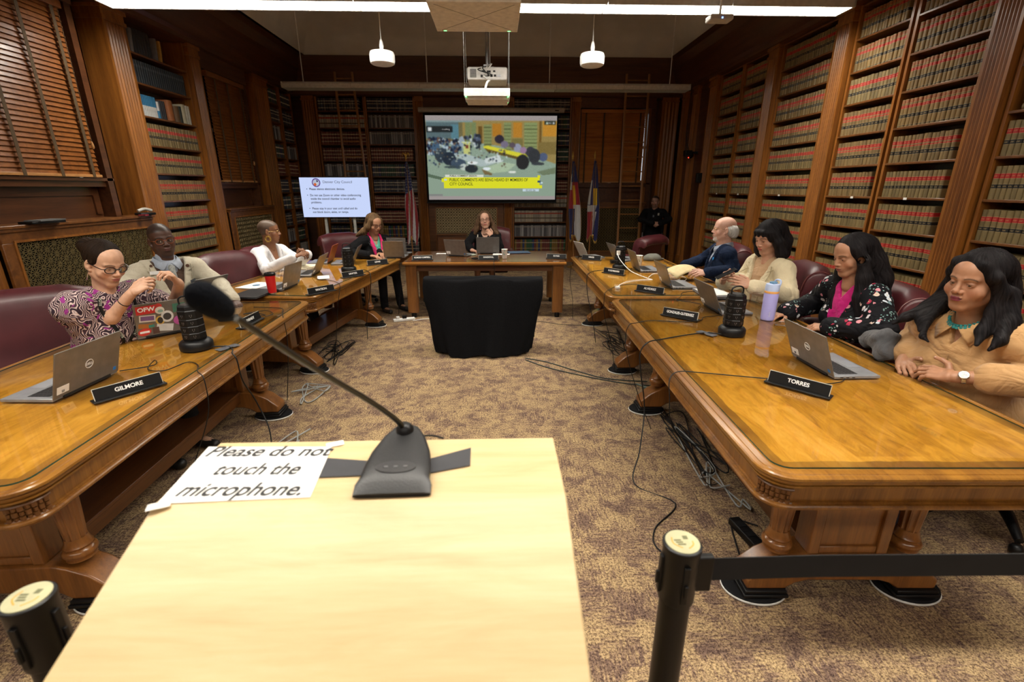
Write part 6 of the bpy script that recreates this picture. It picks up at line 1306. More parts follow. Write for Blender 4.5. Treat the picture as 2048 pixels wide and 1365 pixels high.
    # body under the clothes: torso, arms and legs
    g = Grid(mn, mx, max(.012, res)); torso(g, -.008, k=.05); 
    for (S_, E_, W_, a) in A: g.cap(E_, W_, .036*sc, .024*sc, .02)
    KN, FT_ = [], []
    for i, s in enumerate((-1, 1)):
        K = P0+(F_*.40+s*Rt*.10+Z*(-.03))*sc; 
        if kn: K = wld(kn[i])
        K[2] = min(K[2], .56); ft = K+F_*.04+s*Rt*.02; ft[2] = .09; KN.append(K); FT_.append(ft)
    V_, Q = g.mesh(); addm(V_, Q, np.tile(arr(*skin), (len(V_), 1)))
    if legs:
        g = Grid(np.minimum(P0, np.minimum(KN[0], KN[1]))-arr(.3, .3, 9)*arr(1, 1, 0)-arr(0, 0, P0[2]+.02), np.maximum(P0, np.maximum(KN[0], KN[1]))+.3, .013); g.n; 
        for i, s in enumerate((-1, 1)): hp = P0+s*Rt*.085*sc; g.cap(hp, KN[i], .062*sc, .045*sc, .03); g.cap(KN[i], FT_[i], .045*sc, .032*sc, .02); g.cap(FT_[i]-Z*.03, FT_[i]+F_*.13*sc-Z*.05, .03, .028, .02)
        V_, Q = g.mesh(); addm(V_, Q, np.tile(arr(*skin), (len(V_), 1)))
    # forearms and hands
    hr = handres or hres*.75; tips = {}
    for i, (S_, E_, W_, a) in enumerate(A):
        s = 1 if i else -1; f = nrm(a.get('f', W_-E_)); n = a.get('n', (0, 0, 1)); pr, tp = hand_prims(W_, f, n, s, a.get('curl', .45), a.get('spread', .05), (.92 if fem else 1.0)*sc, a.get('thumb', (.6, .7, -.35)), a.get('curls')); tips[i] = tp
        pr.append(('c', W_+(E_-W_)*.55, W_+f*.01, .033*sc*(.5+.5*fat), .0225*sc, .018)); pr.append(('c', W_+(E_-W_)*.95, W_+(E_-W_)*.55, .040*sc*(.5+.5*fat), .034*sc*(.5+.5*fat), .02)) if a.get('bare') else None
        g = prims_grid(pr, hr); V_, Q = g.mesh(); C = np.tile(arr(*skin), (len(V_), 1)); hc = arr(*skin)
        for t_ in tp[:4]: m = np.exp(-((V_-t_)**2).sum(1)/(.010**2))[:, None]*.4; C = C*(1-m)+hc*arr(1.12, .85, .82)*m
        if a.get('nail'):
            for t_ in tp:
                m = (np.exp(-((V_-t_-nrm(n)*.004)**2).sum(1)/(.0055**2)) > .45)[:, None]*.8; C = C*(1-m)+arr(*a['nail'])*m
        addm(V_, Q, C)
    me = np_mesh('body', np.concatenate(vv), np.concatenate(qq), SKIN, np.concatenate(cc)); body = link('body', me, o)
    for vs, fs, mi in E:
        m = MB(HM); m.add(vs, fs); me = m.mesh('eye', [EYEW, IRIS, PUP], 180); me.polygons.foreach_set('material_index', mi); link('eye', me, o)
    # trousers and shoes
    if legs:
        g = Grid(np.minimum(P0, np.minimum(KN[0], KN[1]))-arr(.3, .3, P0[2]), np.maximum(P0, np.maximum(KN[0], KN[1]))+.3, .013); g.ell(P0+U*.0, arr(.17*fat, .135*fat, .12)*sc, .05, B)
        for i, s in enumerate((-1, 1)):
            hp = P0+s*Rt*.085*sc; g.cap(hp, KN[i], .078*sc*fat, .060*sc, .03)
            if not skirt: g.cap(KN[i], FT_[i], .058*sc, .050*sc, .02)
        V_, Q = g.mesh(); link('skirt' if skirt else 'trousers', np_mesh('trousers', V_, Q, fabric('cloth_%s_low' % key, pants)), o)
        for i in (0, 1):
            g = Grid(FT_[i]-arr(.2, .2, .09), FT_[i]+arr(.2, .2, .12), .008); g.cap(FT_[i]-Z*.045, FT_[i]+F_*.14*sc-Z*.055, .036, .032, .02); g.cap(FT_[i]-Z*.045, FT_[i]+Z*.02, .036, .042, .02); V_, Q = g.mesh(); V_[:, 2] = np.maximum(V_[:, 2], .002); link('shoe', np_mesh('shoe', V_, Q, mat('shoe_black', (.015, .015, .015), .4)), o)
    R_ = dict(o=o, HM=HM, NB=NB, P0=P0, U=U, Fw=Fw, F=F_, Rt=Rt, B=B, sc=sc, A=A, shp=shp, tips=tips, O=O, at=at_, Lc=Lc, body=body)
    # inner garment
    if inner:
        g = Grid(mn, mx, res); torso(g, inner.get('e', .004), arms_=inner.get('arms', False), sl=inner.get('sl', 0)); 
        if inner.get('neck'): wedge(g, *inner['neck'])
        V_, Q = g.mesh(); link(inner['name'], np_mesh('inner', V_, Q, inner['mat']), o)
    if top:
        g = Grid(mn, mx, res); torso(g, top.get('e', .014), sl=top.get('sl', 1.0), se=top.get('se', 0)); folds(g, top.get('fold', .005), seed=top.get('seed', len(key)))
        for q in top.get('extra', []): g.cap(q[0], q[1], q[2], q[3], .02)
        if top.get('neck'):
            x, f, u, wd = wedge(g, *top['neck'])
            if top.get('lapel'): lw, lt = top['lapel']; band = ((np.abs(x)-wd) < lw)*(f > 0)*(u > top['neck'][1]*sc)*(u < .03); g.D -= (band*lt).astype(F32)
        # clear the neck column so that the collar stands free
        g.cap(NB-U*.01, NB+U*.2, (.056 if fem else .062)*sc, (.075)*sc, .006, 'sub')
        V_, Q = g.mesh(); V_ = relax(V_, Q, 1, .4); R_['top'] = link(top['name'], np_mesh('top', V_, Q, top['mat']), o)
        if top.get('collar'):
            m = MB(); c = NB+U*.0; rr = (.062 if fem else .068)*sc
            for s in (-1, 1):
                pts = [c-Fw*rr*1.0+U*.045*sc, c+s*Rt*rr*.95-Fw*rr*.2+U*.04*sc, c+s*Rt*rr*.9+Fw*rr*.6+U*.012*sc, c+s*Rt*.022*sc+Fw*(rr*1.25)-U*.02*sc]
                low = [c-Fw*rr*1.35+U*.0, c+s*Rt*rr*1.5-Fw*rr*.3-U*.005*sc, c+s*Rt*rr*1.35+Fw*rr*1.0-U*.045*sc, c+s*Rt*.050*sc+Fw*(rr*1.55)-U*.085*sc]
                a_, b_ = catmull([Vector(p) for p in pts], 5), catmull([Vector(p) for p in low], 5); m.grid([[tuple(p), tuple(p.lerp(q, .5)+Vector(Fw)*.003), tuple(q)] for p, q in zip(a_, b_)])
            c_ = m.build('collar', top['collar'], o, smooth=180); sd = c_.modifiers.new('thickness', 'SOLIDIFY'); sd.thickness = .005; sd.offset = 0
    PEOPLE[key] = R_; return R_
def hair(R_, name, prims, m, res=.004, groove=.0022, lo=(-.16, -.2, -.42), hi=(.16, .16, .17), cut=(), nf=46, wave=0):
    """prims in head coordinates: ('e', c, r) or ('c', a, b, ra, rb) or ('w', ...) in world coordinates relative to the person"""
    g = Grid(lo, hi, res); inv = R_['HM'].inverted(); k = .018
    for q in prims:
        if q[0] == 'e': g.ell(q[1], q[2], k)
        elif q[0] == 'c': g.cap(q[1], q[2], q[3], q[4], q[5] if len(q) > 5 else .02)
        elif q[0] == 'ch': g.chain(q[1], q[2], .018)
    X, Y, Z_ = g.ax[0][:, None, None], g.ax[1][None, :, None], g.ax[2][None, None, :]; th = np.arctan2(X, -(Y+.01)); g.D += (groove*np.sin(th*nf+3*np.sin(Z_*18+X*9)+wave*np.sin(Z_*60))*np.clip((np.hypot(X, Y+.01)-.02)/.04, 0, 1)*np.clip((.035-Y)/.05, .10, 1)+groove*.7*np.sin(th*nf*.43+2+4*np.sin(Z_*11))*np.clip((.035-Y)/.05, .10, 1)).astype(F32)
    for q in cut: g.ell(q[0], q[1], q[2] if len(q) > 2 else .006, mode='sub')
    V_, Q = g.mesh(); th = np.arctan2(V_[:, 0], -(V_[:, 1]+.01)); C = np.stack([th/(2*PI)+.5, (V_[:, 2]+.4)*1.2, V_[:, 1]], 1); M4 = np.array(R_['HM']); V_ = V_ @ M4[:3, :3].T+M4[:3, 3]; return link(name, np_mesh('hair', V_, Q, m, C), R_['o'])
def surf(R_, x, u, top='top'):
    # distance forward of the garment surface at (x, u)
    if 'sv' not in R_: o = R_[top]; n = len(o.data.vertices); A = np.empty(n*3, F32); o.data.vertices.foreach_get('co', A); A = A.reshape(-1, 3)-R_['NB']; R_['sv'] = (A @ R_['Rt'], A @ R_['Fw'], A @ R_['U'])
    X, Y, Z = R_['sv']; k = (np.abs(X-x) < .016) & (np.abs(Z-u) < .016) & (Y < .3); return float(Y[k].max()) if k.any() else .12
def seam(R_, pts, m_, r=.003, name='lapel_seam', off=.0015):
    b = MB(); P = [R_['NB']+R_['Rt']*x*R_['sc']+R_['Fw']*(surf(R_, x*R_['sc'], u*R_['sc'])+off)+R_['U']*u*R_['sc'] for x, u in pts]; b.tube([tuple(p) for p in P], r, 5, 4); return b.build(name, m_, R_['o'], smooth=60)
def ribbon(R_, pts, w, m_, name, off=.003, txt=None, tm=None):
    P = catmull([Vector(R_['NB']+R_['Rt']*x*R_['sc']+R_['Fw']*(surf(R_, x*R_['sc'], u*R_['sc'])+off)+R_['U']*u*R_['sc']) for x, u in pts], 5); b = MB(); rows = []; Fv = Vector(R_['Fw'])
    for i, p in enumerate(P): t = (P[min(i+1, len(P)-1)]-P[max(0, i-1)]).normalized(); s_ = t.cross(Fv).normalized()*w/2; rows.append([tuple(p-s_), tuple(p+Fv*.001), tuple(p+s_)])
    b.grid(rows); o = b.build(name, m_, R_['o'], smooth=80); sd = o.modifiers.new('thickness', 'SOLIDIFY'); sd.thickness = .002
    if txt:
        for k in range(2, len(P)-3, 7):
            t = (P[k+1]-P[k-1]).normalized(); t = -t if t.dot(Vector(R_['Rt'])) < 0 and False else t; n_ = t.cross(t.cross(Fv)).normalized(); n_ = n_ if n_.dot(Fv) > 0 else -n_; y_ = n_.cross(t); M = Matrix((t, y_, n_)).transposed().to_4x4(); text(txt, w*1.0, tm, o, Matrix.Translation(P[k]+n_*.0035) @ M, 'lettering', ext=.0002, bold=.0006)
    return o
def lapels(R_, m_, hw, h0, w=.05):
    for s in (-1, 1):
        n = 7; seam(R_, [(s*(hw*(1-t)+.006+w*math.sin(PI*min(1, .25+.75*(1-t)))*(1 if t < .85 else (1-t)/.15)), -.03+(h0+.05)*t) for t in [i/n for i in range(n+1)]], m_)
        seam(R_, [(s*(hw*.86+.004), -.075), (s*(hw*.9+w*.75), -.055)], m_, .0025)
def glasses(R_, m, sx=1.0, sz=.8, r=.0017, w=.0245, temple=None, y=.094):
    M = R_['HM']; b = MB(M)
    for s in (-1, 1): b.torus((s*.033, y-.004, -.001), w*.92, r, 26, 6, Matrix.Rotation(-s*.16, 4, 'Z'), sx, sz)
    b.tube([(-.0115, y+.001, .003), (0, y+.004, .006), (.0115, y+.001, .003)], r, 6, 4)
    for s in (-1, 1): b.tube([(s*.056, y-.010, .005), (s*.074, y-.02, .006), (s*.080, .0, .004), (s*.080, -.022, -.006)], r*.9, 6, 4)
    o = b.build('glasses', m, R_['o'], smooth=60); return o
def lenses(R_, y=.094, w=.0235, sz=.8):
    for s in (-1, 1): b = MB(R_['HM']); b.add([tuple(Matrix.Rotation(-s*.16, 4, 'Z') @ Vector((w*.9*math.cos(a), 0, w*.9*sz*math.sin(a)))+Vector((s*.033, y-.004, -.001))) for a in [2*PI*i/20 for i in range(20)]], [tuple(range(20))]); b.build('lens', GLS, R_['o'], rc=False)
def skirtify(*a): pass
# ------------------------------------------------------------------ the people
def leafprint():
    t = NT('leaf_print'); v = t.coord('Object'); w = t.noise(v, 7, 2, .5)
    d = t.new('VectorMath', operation='ADD'); nz = t.new('TexNoise'); t.l.new(v, nz.inputs['Vector']); nz.inputs['Scale'].default_value = 9; sc_ = t.new('VectorMath', operation='SCALE'); t.l.new(nz.outputs['Color'], sc_.inputs[0]); sc_.inputs['Scale'].default_value = .16; t.l.new(v, d.inputs[0]); t.l.new(sc_.outputs[0], d.inputs[1])
    wv = t.new('TexWave', wave_type='BANDS'); t.l.new(d.outputs[0], wv.inputs['Vector']); wv.inputs['Scale'].default_value = 17; wv.inputs['Distortion'].default_value = 4.5; wv.inputs['Detail'].default_value = 1; wv.inputs['Detail Scale'].default_value = 1.2
    c = t.ramp(wv.outputs[1], [(.0, (.035, .02, .03)), (.22, (.04, .022, .03)), (.34, (.62, .47, .45)), (.72, (.66, .52, .50)), (.84, (.06, .03, .04))])
    vo = t.new('TexVoronoi', feature='F1'); t.l.new(d.outputs[0], vo.inputs['Vector']); vo.inputs['Scale'].default_value = 19; m = t.math('MULTIPLY', t.math('LESS_THAN', vo.outputs[0], .36), t.math('GREATER_THAN', t.noise(v, 16, 1), .50))
    c = t.mix(m, c, (.26, .03, .20)); t.col(c); t.p(Roughness=.75, Specular_IOR_Level=.2); w1 = t.noise(t.coord('Object', (1, 1, 2)), 5.5, 2, .5, 1.4); t.bump(t.math('ABSOLUTE', t.math('SUBTRACT', w1, .5)), .38, .06); return t.m
def floralprint():
    t = NT('floral_print'); v = t.coord('Object'); reg = t.noise(v, 6.5, 2)
    vo = t.new('TexVoronoi', feature='F1'); t.l.new(v, vo.inputs['Vector']); vo.inputs['Scale'].default_value = 26; sp = t.new('SeparateColor'); t.l.new(vo.outputs['Color'], sp.inputs[0])
    pet = t.math('ADD', .30, t.math('MULTIPLY', t.noise(v, 110, 1), .22)); inside = t.math('LESS_THAN', vo.outputs[0], pet); on = t.math('GREATER_THAN', t.math('ADD', reg, t.math('MULTIPLY', sp.outputs[1], .16)), .60)
    fc = t.ramp(sp.outputs[0], [(0, (.62, .58, .60)), (.25, (.60, .24, .28)), (.45, (.36, .03, .07)), (.6, (.66, .50, .42)), (.72, (.16, .24, .26)), (.85, (.55, .60, .66))], 'CONSTANT')
    cen = t.math('LESS_THAN', vo.outputs[0], .10); fc = t.mix(cen, fc, (.55, .45, .20)); c = t.mix(t.math('MULTIPLY', inside, on), (.005, .005, .007), fc)
    v2 = t.new('TexVoronoi', feature='F1'); t.l.new(t.coord('Object', (1, 1, 1), (0, 0, 0), (3, 1, 2)), v2.inputs['Vector']); v2.inputs['Scale'].default_value = 60; lf = t.math('MULTIPLY', t.math('LESS_THAN', v2.outputs[0], .28), t.math('GREATER_THAN', t.noise(v, 9, 1), .58))
    c = t.mix(t.math('MULTIPLY', lf, t.math('SUBTRACT', 1, t.math('MULTIPLY', inside, on))), c, (.20, .34, .32)); t.col(c); t.p(Roughness=.7, Specular_IOR_Level=.15); w1 = t.noise(t.coord('Object', (1, 1, 2)), 5.5, 2, .5, 1.4); t.bump(t.math('ABSOLUTE', t.math('SUBTRACT', w1, .5)), .38, .06); return t.m
CAP_ = ('e', (0, -.022, .042), (.085, .103, .090))
GOLDJ = mat('gold_jewellery', (.75, .52, .2), .25, 1); SILJ = mat('silver_jewellery', (.7, .7, .7), .2, 1)
def on_head(R_, mb, name, m, **k): mb.v = [tuple(R_['HM'] @ Vector(p)) for p in mb.v]; return mb.build(name, m, R_['o'], **k)
# 1 woman in the purple leaf print blouse, nearest left
r1 = person('print', 'woman in purple leaf print blouse and dark glasses, elbows on the nearest left table', (-2.32, 2.86, 1.255), -18, (-20, 22, -3), 16, 1.04, True, 1.16, (.60, .355, .235),
    dict(face=1.10, lips=(.42, .14, .12), browc=(.03, .018, .012), eye=.0036, gaze=(.1, 1, -.35)), dict(R=dict(e=(-2.44, 2.80, .82), w=(-2.16, 2.80, 1.09), f=(.55, .35, .42), n=(-.2, -.9, .3), curls=(.55, .75, .85, .9), bare=1, nail=(.85, .75, .72)), L=dict(e=(-2.30, 3.30, .84), w=(-2.02, 3.02, 1.10), f=(-.15, -.45, .75), n=(.55, .6, .3), curls=(.9, .8, .7, .6), bare=1, nail=(.85, .75, .72))),
    dict(name='blouse', mat=leafprint(), e=.018, sl=.46, se=.030, fold=.008), pants=(.02, .02, .02), res=.0075, hres=.0030, handres=.0024)
hair(r1, 'hair', [('e', (0, -.024, .040), (.083, .102, .090)), ('e', (0, -.135, .045), (.050, .048, .050)), ('c', (0, -.09, .05), (0, -.13, .045), .035, .03), ('c', (-.074, -.0, .01), (-.074, -.01, -.02), .008, .004), ('c', (.076, -.0, .01), (.076, -.01, -.02), .008, .004)], hairmat('dark_brown_hair', (.007, .004, .003), (.030, .017, .010)), .0035, .0018, cut=[((0, .115, -.026), (.070, .073, .084), .012), ((0, .0, -.12), (.12, .13, .085), .01), ((.09, -.005, -.02), (.03, .025, .03)), ((-.09, -.005, -.02), (.03, .025, .03))])
glasses(r1, mat('dark_frames', (.012, .006, .007), .25), 1.10, .78, .0028, .026); lenses(r1)
m = MB(); m.tube([(.084, .0, -.035), (.086, .002, -.060), (.084, -.004, -.095)], .0024, 6, 4); on_head(r1, m, 'earring', SILJ)
def strap_(R_, name, pts, w, m, off=.004):
    b = MB(); b.tube([tuple(p) for p in pts], w, 6, 5, .18); return b.build(name, m, R_['o'], smooth=60)
n_ = r1; bk_ = lambda R_, x, f, u: R_['NB']+R_['Rt']*x+R_['Fw']*f+R_['U']*u
for sg in (-1, 1): ribbon(r1, [(sg*.085, -.0), (sg*.095, -.05), (sg*.078, -.12), (sg*.050, -.19), (sg*.016, -.27)], .020, BLK, 'lanyard', .004, 'VOTE', mat('pale_lettering', (.55, .6, .5), .6))
a = r1['A'][1]; c = a[2]+(a[1]-a[2])*.22; M = Matrix.Translation(c) @ Vector(a[2]-a[1]).to_track_quat('Y', 'Z').to_matrix().to_4x4(); b = MB(M); b.torus((0, 0, 0), .031, .0028, 24, 6); b.build('hair_tie', BLK, r1['o'], smooth=60)
# 2 man in the cream suit
r2 = person('creamsuit', 'man in cream suit, brown sweater and orange glasses beside the leaf print woman', (-2.66, 3.88, 1.285), -42, (-44, 2, 4), -6, 1.06, False, .97, (.085, .040, .026),
    dict(nose=1.2, lip=1.25, lips=(.12, .05, .045), scalp=((.020, .014, .012), .75), browc=(.012, .008, .006), gaze=(.5, 1, -.1), shade=.35, beard=((.03, .018, .014), .45, -.07)), dict(R=dict(e=(-2.80, 3.42, .90), w=(-2.50, 3.45, .84)), L=dict(e=(-2.35, 4.02, .88), w=(-2.17, 3.84, .80), cuff=.08)),
    dict(name='jacket', mat=fabric('cream_suit', (.50, .455, .35), .85), e=.020, neck=(.125, -.42, .03, .0, .004), lapel=(.045, .010), fold=.005), dict(name='sweater', mat=fabric('brown_knit', (.075, .045, .032), .95, 500), e=.010, neck=(.060, -.13, .03, 0, .003)), pants=(.4, .36, .28), hres=.0034)
SHB = fabric('pale_blue_shirt', (.33, .37, .44)); m = MB()
g = Grid(r2['NB']-.2, r2['NB']+.12, .006); g.ell(r2['NB']-r2['U']*.06+r2['Fw']*.035, (.07, .075, .09), .02, r2['B']); g.cap(r2['NB']-r2['U']*.02, r2['NB']+r2['U']*.035+r2['Fw']*.012, .070, .066, .02); V_, Q = g.mesh(); link('shirt', np_mesh('shirt', V_, Q, SHB), r2['o'])
def collar_flaps(R_, m_, rr=.074, drop=.07, out=.055, up=.05):
    c = R_['NB']; Fw, U, Rt = R_['Fw'], R_['U'], R_['Rt']; m = MB()
    for s in (-1, 1):
        pts = [c-Fw*rr+U*up, c+s*Rt*rr-Fw*rr*.1+U*up*.9, c+s*Rt*rr*.85+Fw*rr*.75+U*up*.35, c+s*Rt*.012+Fw*(rr*1.38)-U*.012]; low = [c-Fw*rr*1.3, c+s*Rt*rr*1.4-Fw*rr*.2, c+s*Rt*rr*1.3+Fw*rr*.9-U*.03, c+s*Rt*out+Fw*(rr*1.5)-U*drop]
        a_, b_ = catmull([Vector(p) for p in pts], 6), catmull([Vector(p) for p in low], 6); m.grid([[tuple(p), tuple(p.lerp(q, .5)+Vector(Fw)*.004), tuple(q)] for p, q in zip(a_, b_)])
    o = m.build('collar', m_, R_['o'], smooth=180); sd = o.modifiers.new('thickness', 'SOLIDIFY'); sd.thickness = .0035; sd.offset = 0; return o
collar_flaps(r2, SHB)
g = Grid(bk_(r2, -.06, .02, -.16), bk_(r2, -.06, .02, -.16)+.30, .004); g = Grid(np.minimum(bk_(r2, -.05, .05, -.10), bk_(r2, .05, .16, .03))-.06, np.maximum(bk_(r2, -.05, .05, -.10), bk_(r2, .05, .16, .03))+.06, .004); g.ell(bk_(r2, 0, .118, -.045), (.024, .016, .022), .006, r2['B']); g.cap(bk_(r2, 0, .118, -.06), bk_(r2, 0, .122, -.12), .020, .024, .008); V_, Q = g.mesh(); link('tie', np_mesh('tie', V_, Q, fabric('silver_tie', (.36, .38, .36), .5, 90, .4)), r2['o'])
lapels(r2, fabric('cream_seam', (.33, .30, .22)), .125, -.42)
glasses(r2, mat('orange_frames', (.20, .05, .015), .25), 1.12, .82, .0024, .0255); lenses(r2, w=.025, sz=.82)
def flat_on(R_, x, u, w, h_, m_, name, rot=0, y=None, f=.16, rnd=False):
    p = bk_(R_, x, f, u); M = Matrix.Translation(Vector(p)) @ Matrix((tuple(R_['Rt'])+(0,), tuple(R_['Fw'])+(0,), tuple(R_['U'])+(0,), (0, 0, 0, 1))).transposed() @ Matrix.Rotation(rot, 4, 'Y'); b = MB(M)
    if rnd: b.prism([(w/2*math.cos(a), h_/2*math.sin(a)) for a in [2*PI*i/18 for i in range(18)]], -.002, .003, 'y')
    else: b.box(-w/2, w/2, -.002, .003, -h_/2, h_/2)
    return b.build(name, m_, R_['o'])
def badge(R_, x, u, w, h_, m_, name, rot=0, rnd=False, extra=.002): return flat_on(R_, x, u, w, h_, m_, name, rot, None, surf(R_, x, u)+extra, rnd)
badge(r2, .11, -.075, .075, .026, WHT, 'name_badge', -.05); badge(r2, .13, -.075, .018, .018, mat('brown_pin', (.09, .04, .02), .4), 'badge_seal', 0, True, .005); badge(r2, .125, -.02, .02, .02, mat('brown_pin', (.09, .04, .02)), 'pin', 0, True); badge(r2, -.115, -.045, .026, .026, mat('brown_pin', (.09, .04, .02)), 'pin', 0, True); badge(r2, -.125, -.17, .045, .022, mat('pocket_square', (.05, .055, .06), .7), 'pocket_square', .35); badge(r2, -.0, -.375, .018, .018, mat('brown_pin', (.09, .04, .02)), 'button', 0, True)
# 3 woman in the white jacket
r3 = person('white', 'woman in white jacket with shaved head and large gold earring looking towards the screen', (-2.60, 5.58, 1.205), -22, (16, 2, 0), 4, 1.05, True, 1.08, (.235, .105, .052),
    dict(nose=1.15, lip=1.4, lips=(.20, .06, .055), scalp=((.075, .062, .048), .8), face=1.06, eye=.0045), dict(R=dict(e=(-2.52, 5.22, .82), w=(-2.22, 5.25, .96), f=(.8, .25, .3), n=(-.3, -.4, .8), curl=.6), L=dict(e=(-2.36, 5.74, .83), w=(-2.16, 5.48, .955), f=(-.1, -.7, .5), n=(.7, .3, .5), curl=.7)),
    dict(name='jacket', mat=fabric('white_jacket', (.72, .72, .74), .8, wr=.15), e=.014, neck=(.085, -.30, .03, .0, .004), lapel=(.035, .008), fold=.004), pants=(.05, .05, .06), hres=.0038, res=.0095)
lapels(r3, fabric('white_seam', (.42, .42, .45)), .085, -.30, .03)
glasses(r3, mat('gold_frames', (.6, .42, .2), .25, .9), 1.1, .85, .0015)
for s in (1, -1):
    m = MB(); q = random.Random(2)
    for k in range(9): a = 2*PI*k/9; m.sphere((s*.088, -.008+.024*math.cos(a), -.075+.028*math.sin(a)), .011, 8, (.5, 1, 1))
    m.torus((s*.088, -.008, -.075), .025, .006, 20, 6, RZ(PI/2)); m.sphere((s*.088, -.008, -.042), .006, 8); on_head(r3, m, 'earring', mat('tortoise_gold', (.50, .31, .07), .3, .5, var=.7, sc=120), smooth=60)
# 4 woman in black blazer with pink scarf
r4 = person('scarf', 'woman in black blazer and pink scarf with long highlighted hair', (-1.72, 6.84, 1.20), -48, (-42, 20, 3), 10, 1.08, True, 1.1, (.46, .245, .15), dict(face=1.1, lips=(.30, .07, .06), eye=.003), dict(R=dict(e=(-2.05, 6.55, .85), w=(-1.72, 6.44, .81), f=(.9, -.1, -.1), n=(0, 0, 1), curl=.35), L=dict(e=(-1.45, 6.95, .86), w=(-1.62, 6.62, .82), f=(.5, -.8, -.1), n=(.1, .1, 1), curl=.3)),
    dict(name='blazer', mat=fabric('black_blazer', (.006, .006, .007), .8), e=.018, neck=(.10, -.38, .03, .0, .004), lapel=(.04, .010), fold=.004), dict(name='shell_top', mat=fabric('mint_top', (.10, .45, .33)), e=.004, neck=(.06, -.11, .03, 0, .003)), pants=(.015, .015, .018), hres=.0042, res=.010)
HB = hairmat('highlighted_hair', (.022, .012, .007), (.24, .145, .075))
hair(r4, 'hair', [CAP_, ('ch', [(-.070, .02, .05), (-.092, .02, -.03), (-.10, .01, -.12), (-.12, .02, -.20)], [.030, .030, .032, .022]), ('ch', [(.070, .02, .05), (.092, .01, -.03), (.12, -.03, -.10), (.19, -.08, -.17)], [.030, .036, .040, .02]), ('ch', [(0, -.09, .03), (0, -.11, -.08), (.02, -.12, -.2)], [.06, .065, .05])], HB, .0045, .003, lo=(-.2, -.22, -.34), hi=(.24, .16, .16), cut=[((0, .115, -.030), (.060, .085, .090), .01)])
lapels(r4, fabric('black_seam', (.05, .05, .055)), .10, -.38, .04)
glasses(r4, mat('dark_frames', (.03, .012, .014)), 1.1, .8, .0022); PK = fabric('pink_scarf', (.62, .015, .13), .7)
for s in (-1, 1): b = MB(); b.tube([bk_(r4, s*.04, -.07, .03), bk_(r4, s*.085, .01, .02), bk_(r4, s*.075, .11, -.07), bk_(r4, s*.05, .175, -.20), bk_(r4, s*.012, .19, -.31)], [.020, .024, .026, .030, .026], 10, 6, .7); b.build('scarf', PK, r4['o'], smooth=70)
# 5 woman at the head table
r5 = person('chairwoman', 'woman in black cardigan with cream trim at the head table, hand raised to chin', (-.185, 7.50, 1.205), -91, (-88, -2, 5), 6, 1.08, True, 1.0, (.56, .32, .225), dict(lips=(.42, .10, .09), eye=.0048, lip=1.1, gaze=(0, 1, 0)), dict(R=dict(e=(-.46, 7.30, .86), w=(-.37, 7.02, .80), f=(.8, -.5, -.1), n=(.1, 0, 1), curl=.4), L=dict(e=(.04, 7.14, .83), w=(-.08, 7.20, .99), f=(-.45, .12, .55), n=(.2, -.95, .2), curl=.8, bare=1)),
    dict(name='cardigan', mat=fabric('black_knit', (.006, .006, .007), .9), e=.014, neck=(.10, -.10, .03, .0, .004), sl=.9, fold=.003), dict(name='camisole', mat=fabric('black_camisole', (.01, .01, .012)), e=.002, neck=(.07, -.16, .03, 0, .003)), pants=(.012, .012, .014), hres=.0042, res=.010, skirt=True)
HW = hairmat('light_brown_hair', (.030, .016, .009), (.15, .088, .050))
hair(r5, 'hair', [CAP_, ('ch', [(-.065, .02, .06), (-.092, .0, -.03), (-.115, -.015, -.12), (-.150, .01, -.20), (-.145, .04, -.28)], [.030, .030, .038, .036, .018]), ('ch', [(.068, .02, .06), (.098, -.005, -.03), (.130, -.015, -.11), (.16, .01, -.18)], [.030, .036, .042, .022]), ('ch', [(0, -.09, .03), (0, -.11, -.08), (0, -.12, -.18)], [.06, .065, .05])], HW, .0045, .0035, lo=(-.22, -.22, -.34), hi=(.22, .16, .16), cut=[((-.006, .115, -.027), (.060, .085, .094), .01)], wave=2.0)
glasses(r5, mat('dark_frames', (.03, .012, .014)), 1.05, .8, .0017); TR = mat('cream_trim', (.70, .64, .52), .8)
for s in (-1, 1):
    seam(r5, [(s*.045, -.085), (s*.10, -.085), (s*.105, -.03)], TR, .0075, 'cream_trim', .003); seam(r5, [(s*.040, -.095), (s*.068, -.145), (s*.015, -.21)], TR, .0075, 'cream_trim', .003)
a = r5['A'][0]
for q in (.14, .22): c = a[2]+(a[1]-a[2])*q; M = Matrix.Translation(c) @ Vector(a[2]-a[1]).to_track_quat('Y', 'Z').to_matrix().to_4x4(); b = MB(M); b.torus((0, 0, 0), .046, .006, 20, 6); b.build('cuff_trim', TR, r5['o'], smooth=60)
# 6 officer sitting in the far right corner
r6 = person('officer', 'uniformed officer in black with folded hands sitting in the far right corner', (3.46, 10.60, 1.39), -112, (-122, -2, 0), -3, 1.02, False, 1.08, (.34, .185, .13), dict(scalp=((.015, .011, .009), .9), beard=((.06, .035, .025), .5, -.045), browt=1.3), dict(R=dict(e=(3.12, 10.42, 1.03), w=(3.33, 10.22, .95), f=(.9, -.1, -.2), n=(-.2, -.8, .5), curl=.7), L=dict(e=(3.70, 10.30, 1.03), w=(3.47, 10.18, .95), f=(-.9, .1, -.2), n=(.1, -.8, .5), curl=.7)),
    dict(name='uniform_jacket', mat=fabric('black_uniform', (.006, .006, .007), .75), e=.022, fold=.005), pants=(.010, .010, .012), hres=.005, res=.012, handres=.0045, seat=.66)
collar_flaps(r6, MATS['black_uniform'], .078); badge(r6, .0, -.14, .03, .045, mat('body_camera', (.05, .06, .08), .3), 'body_camera'); badge(r6, -.10, -.10, .035, .05, mat('police_badge', (.25, .24, .20), .3, .6), 'police_badge')
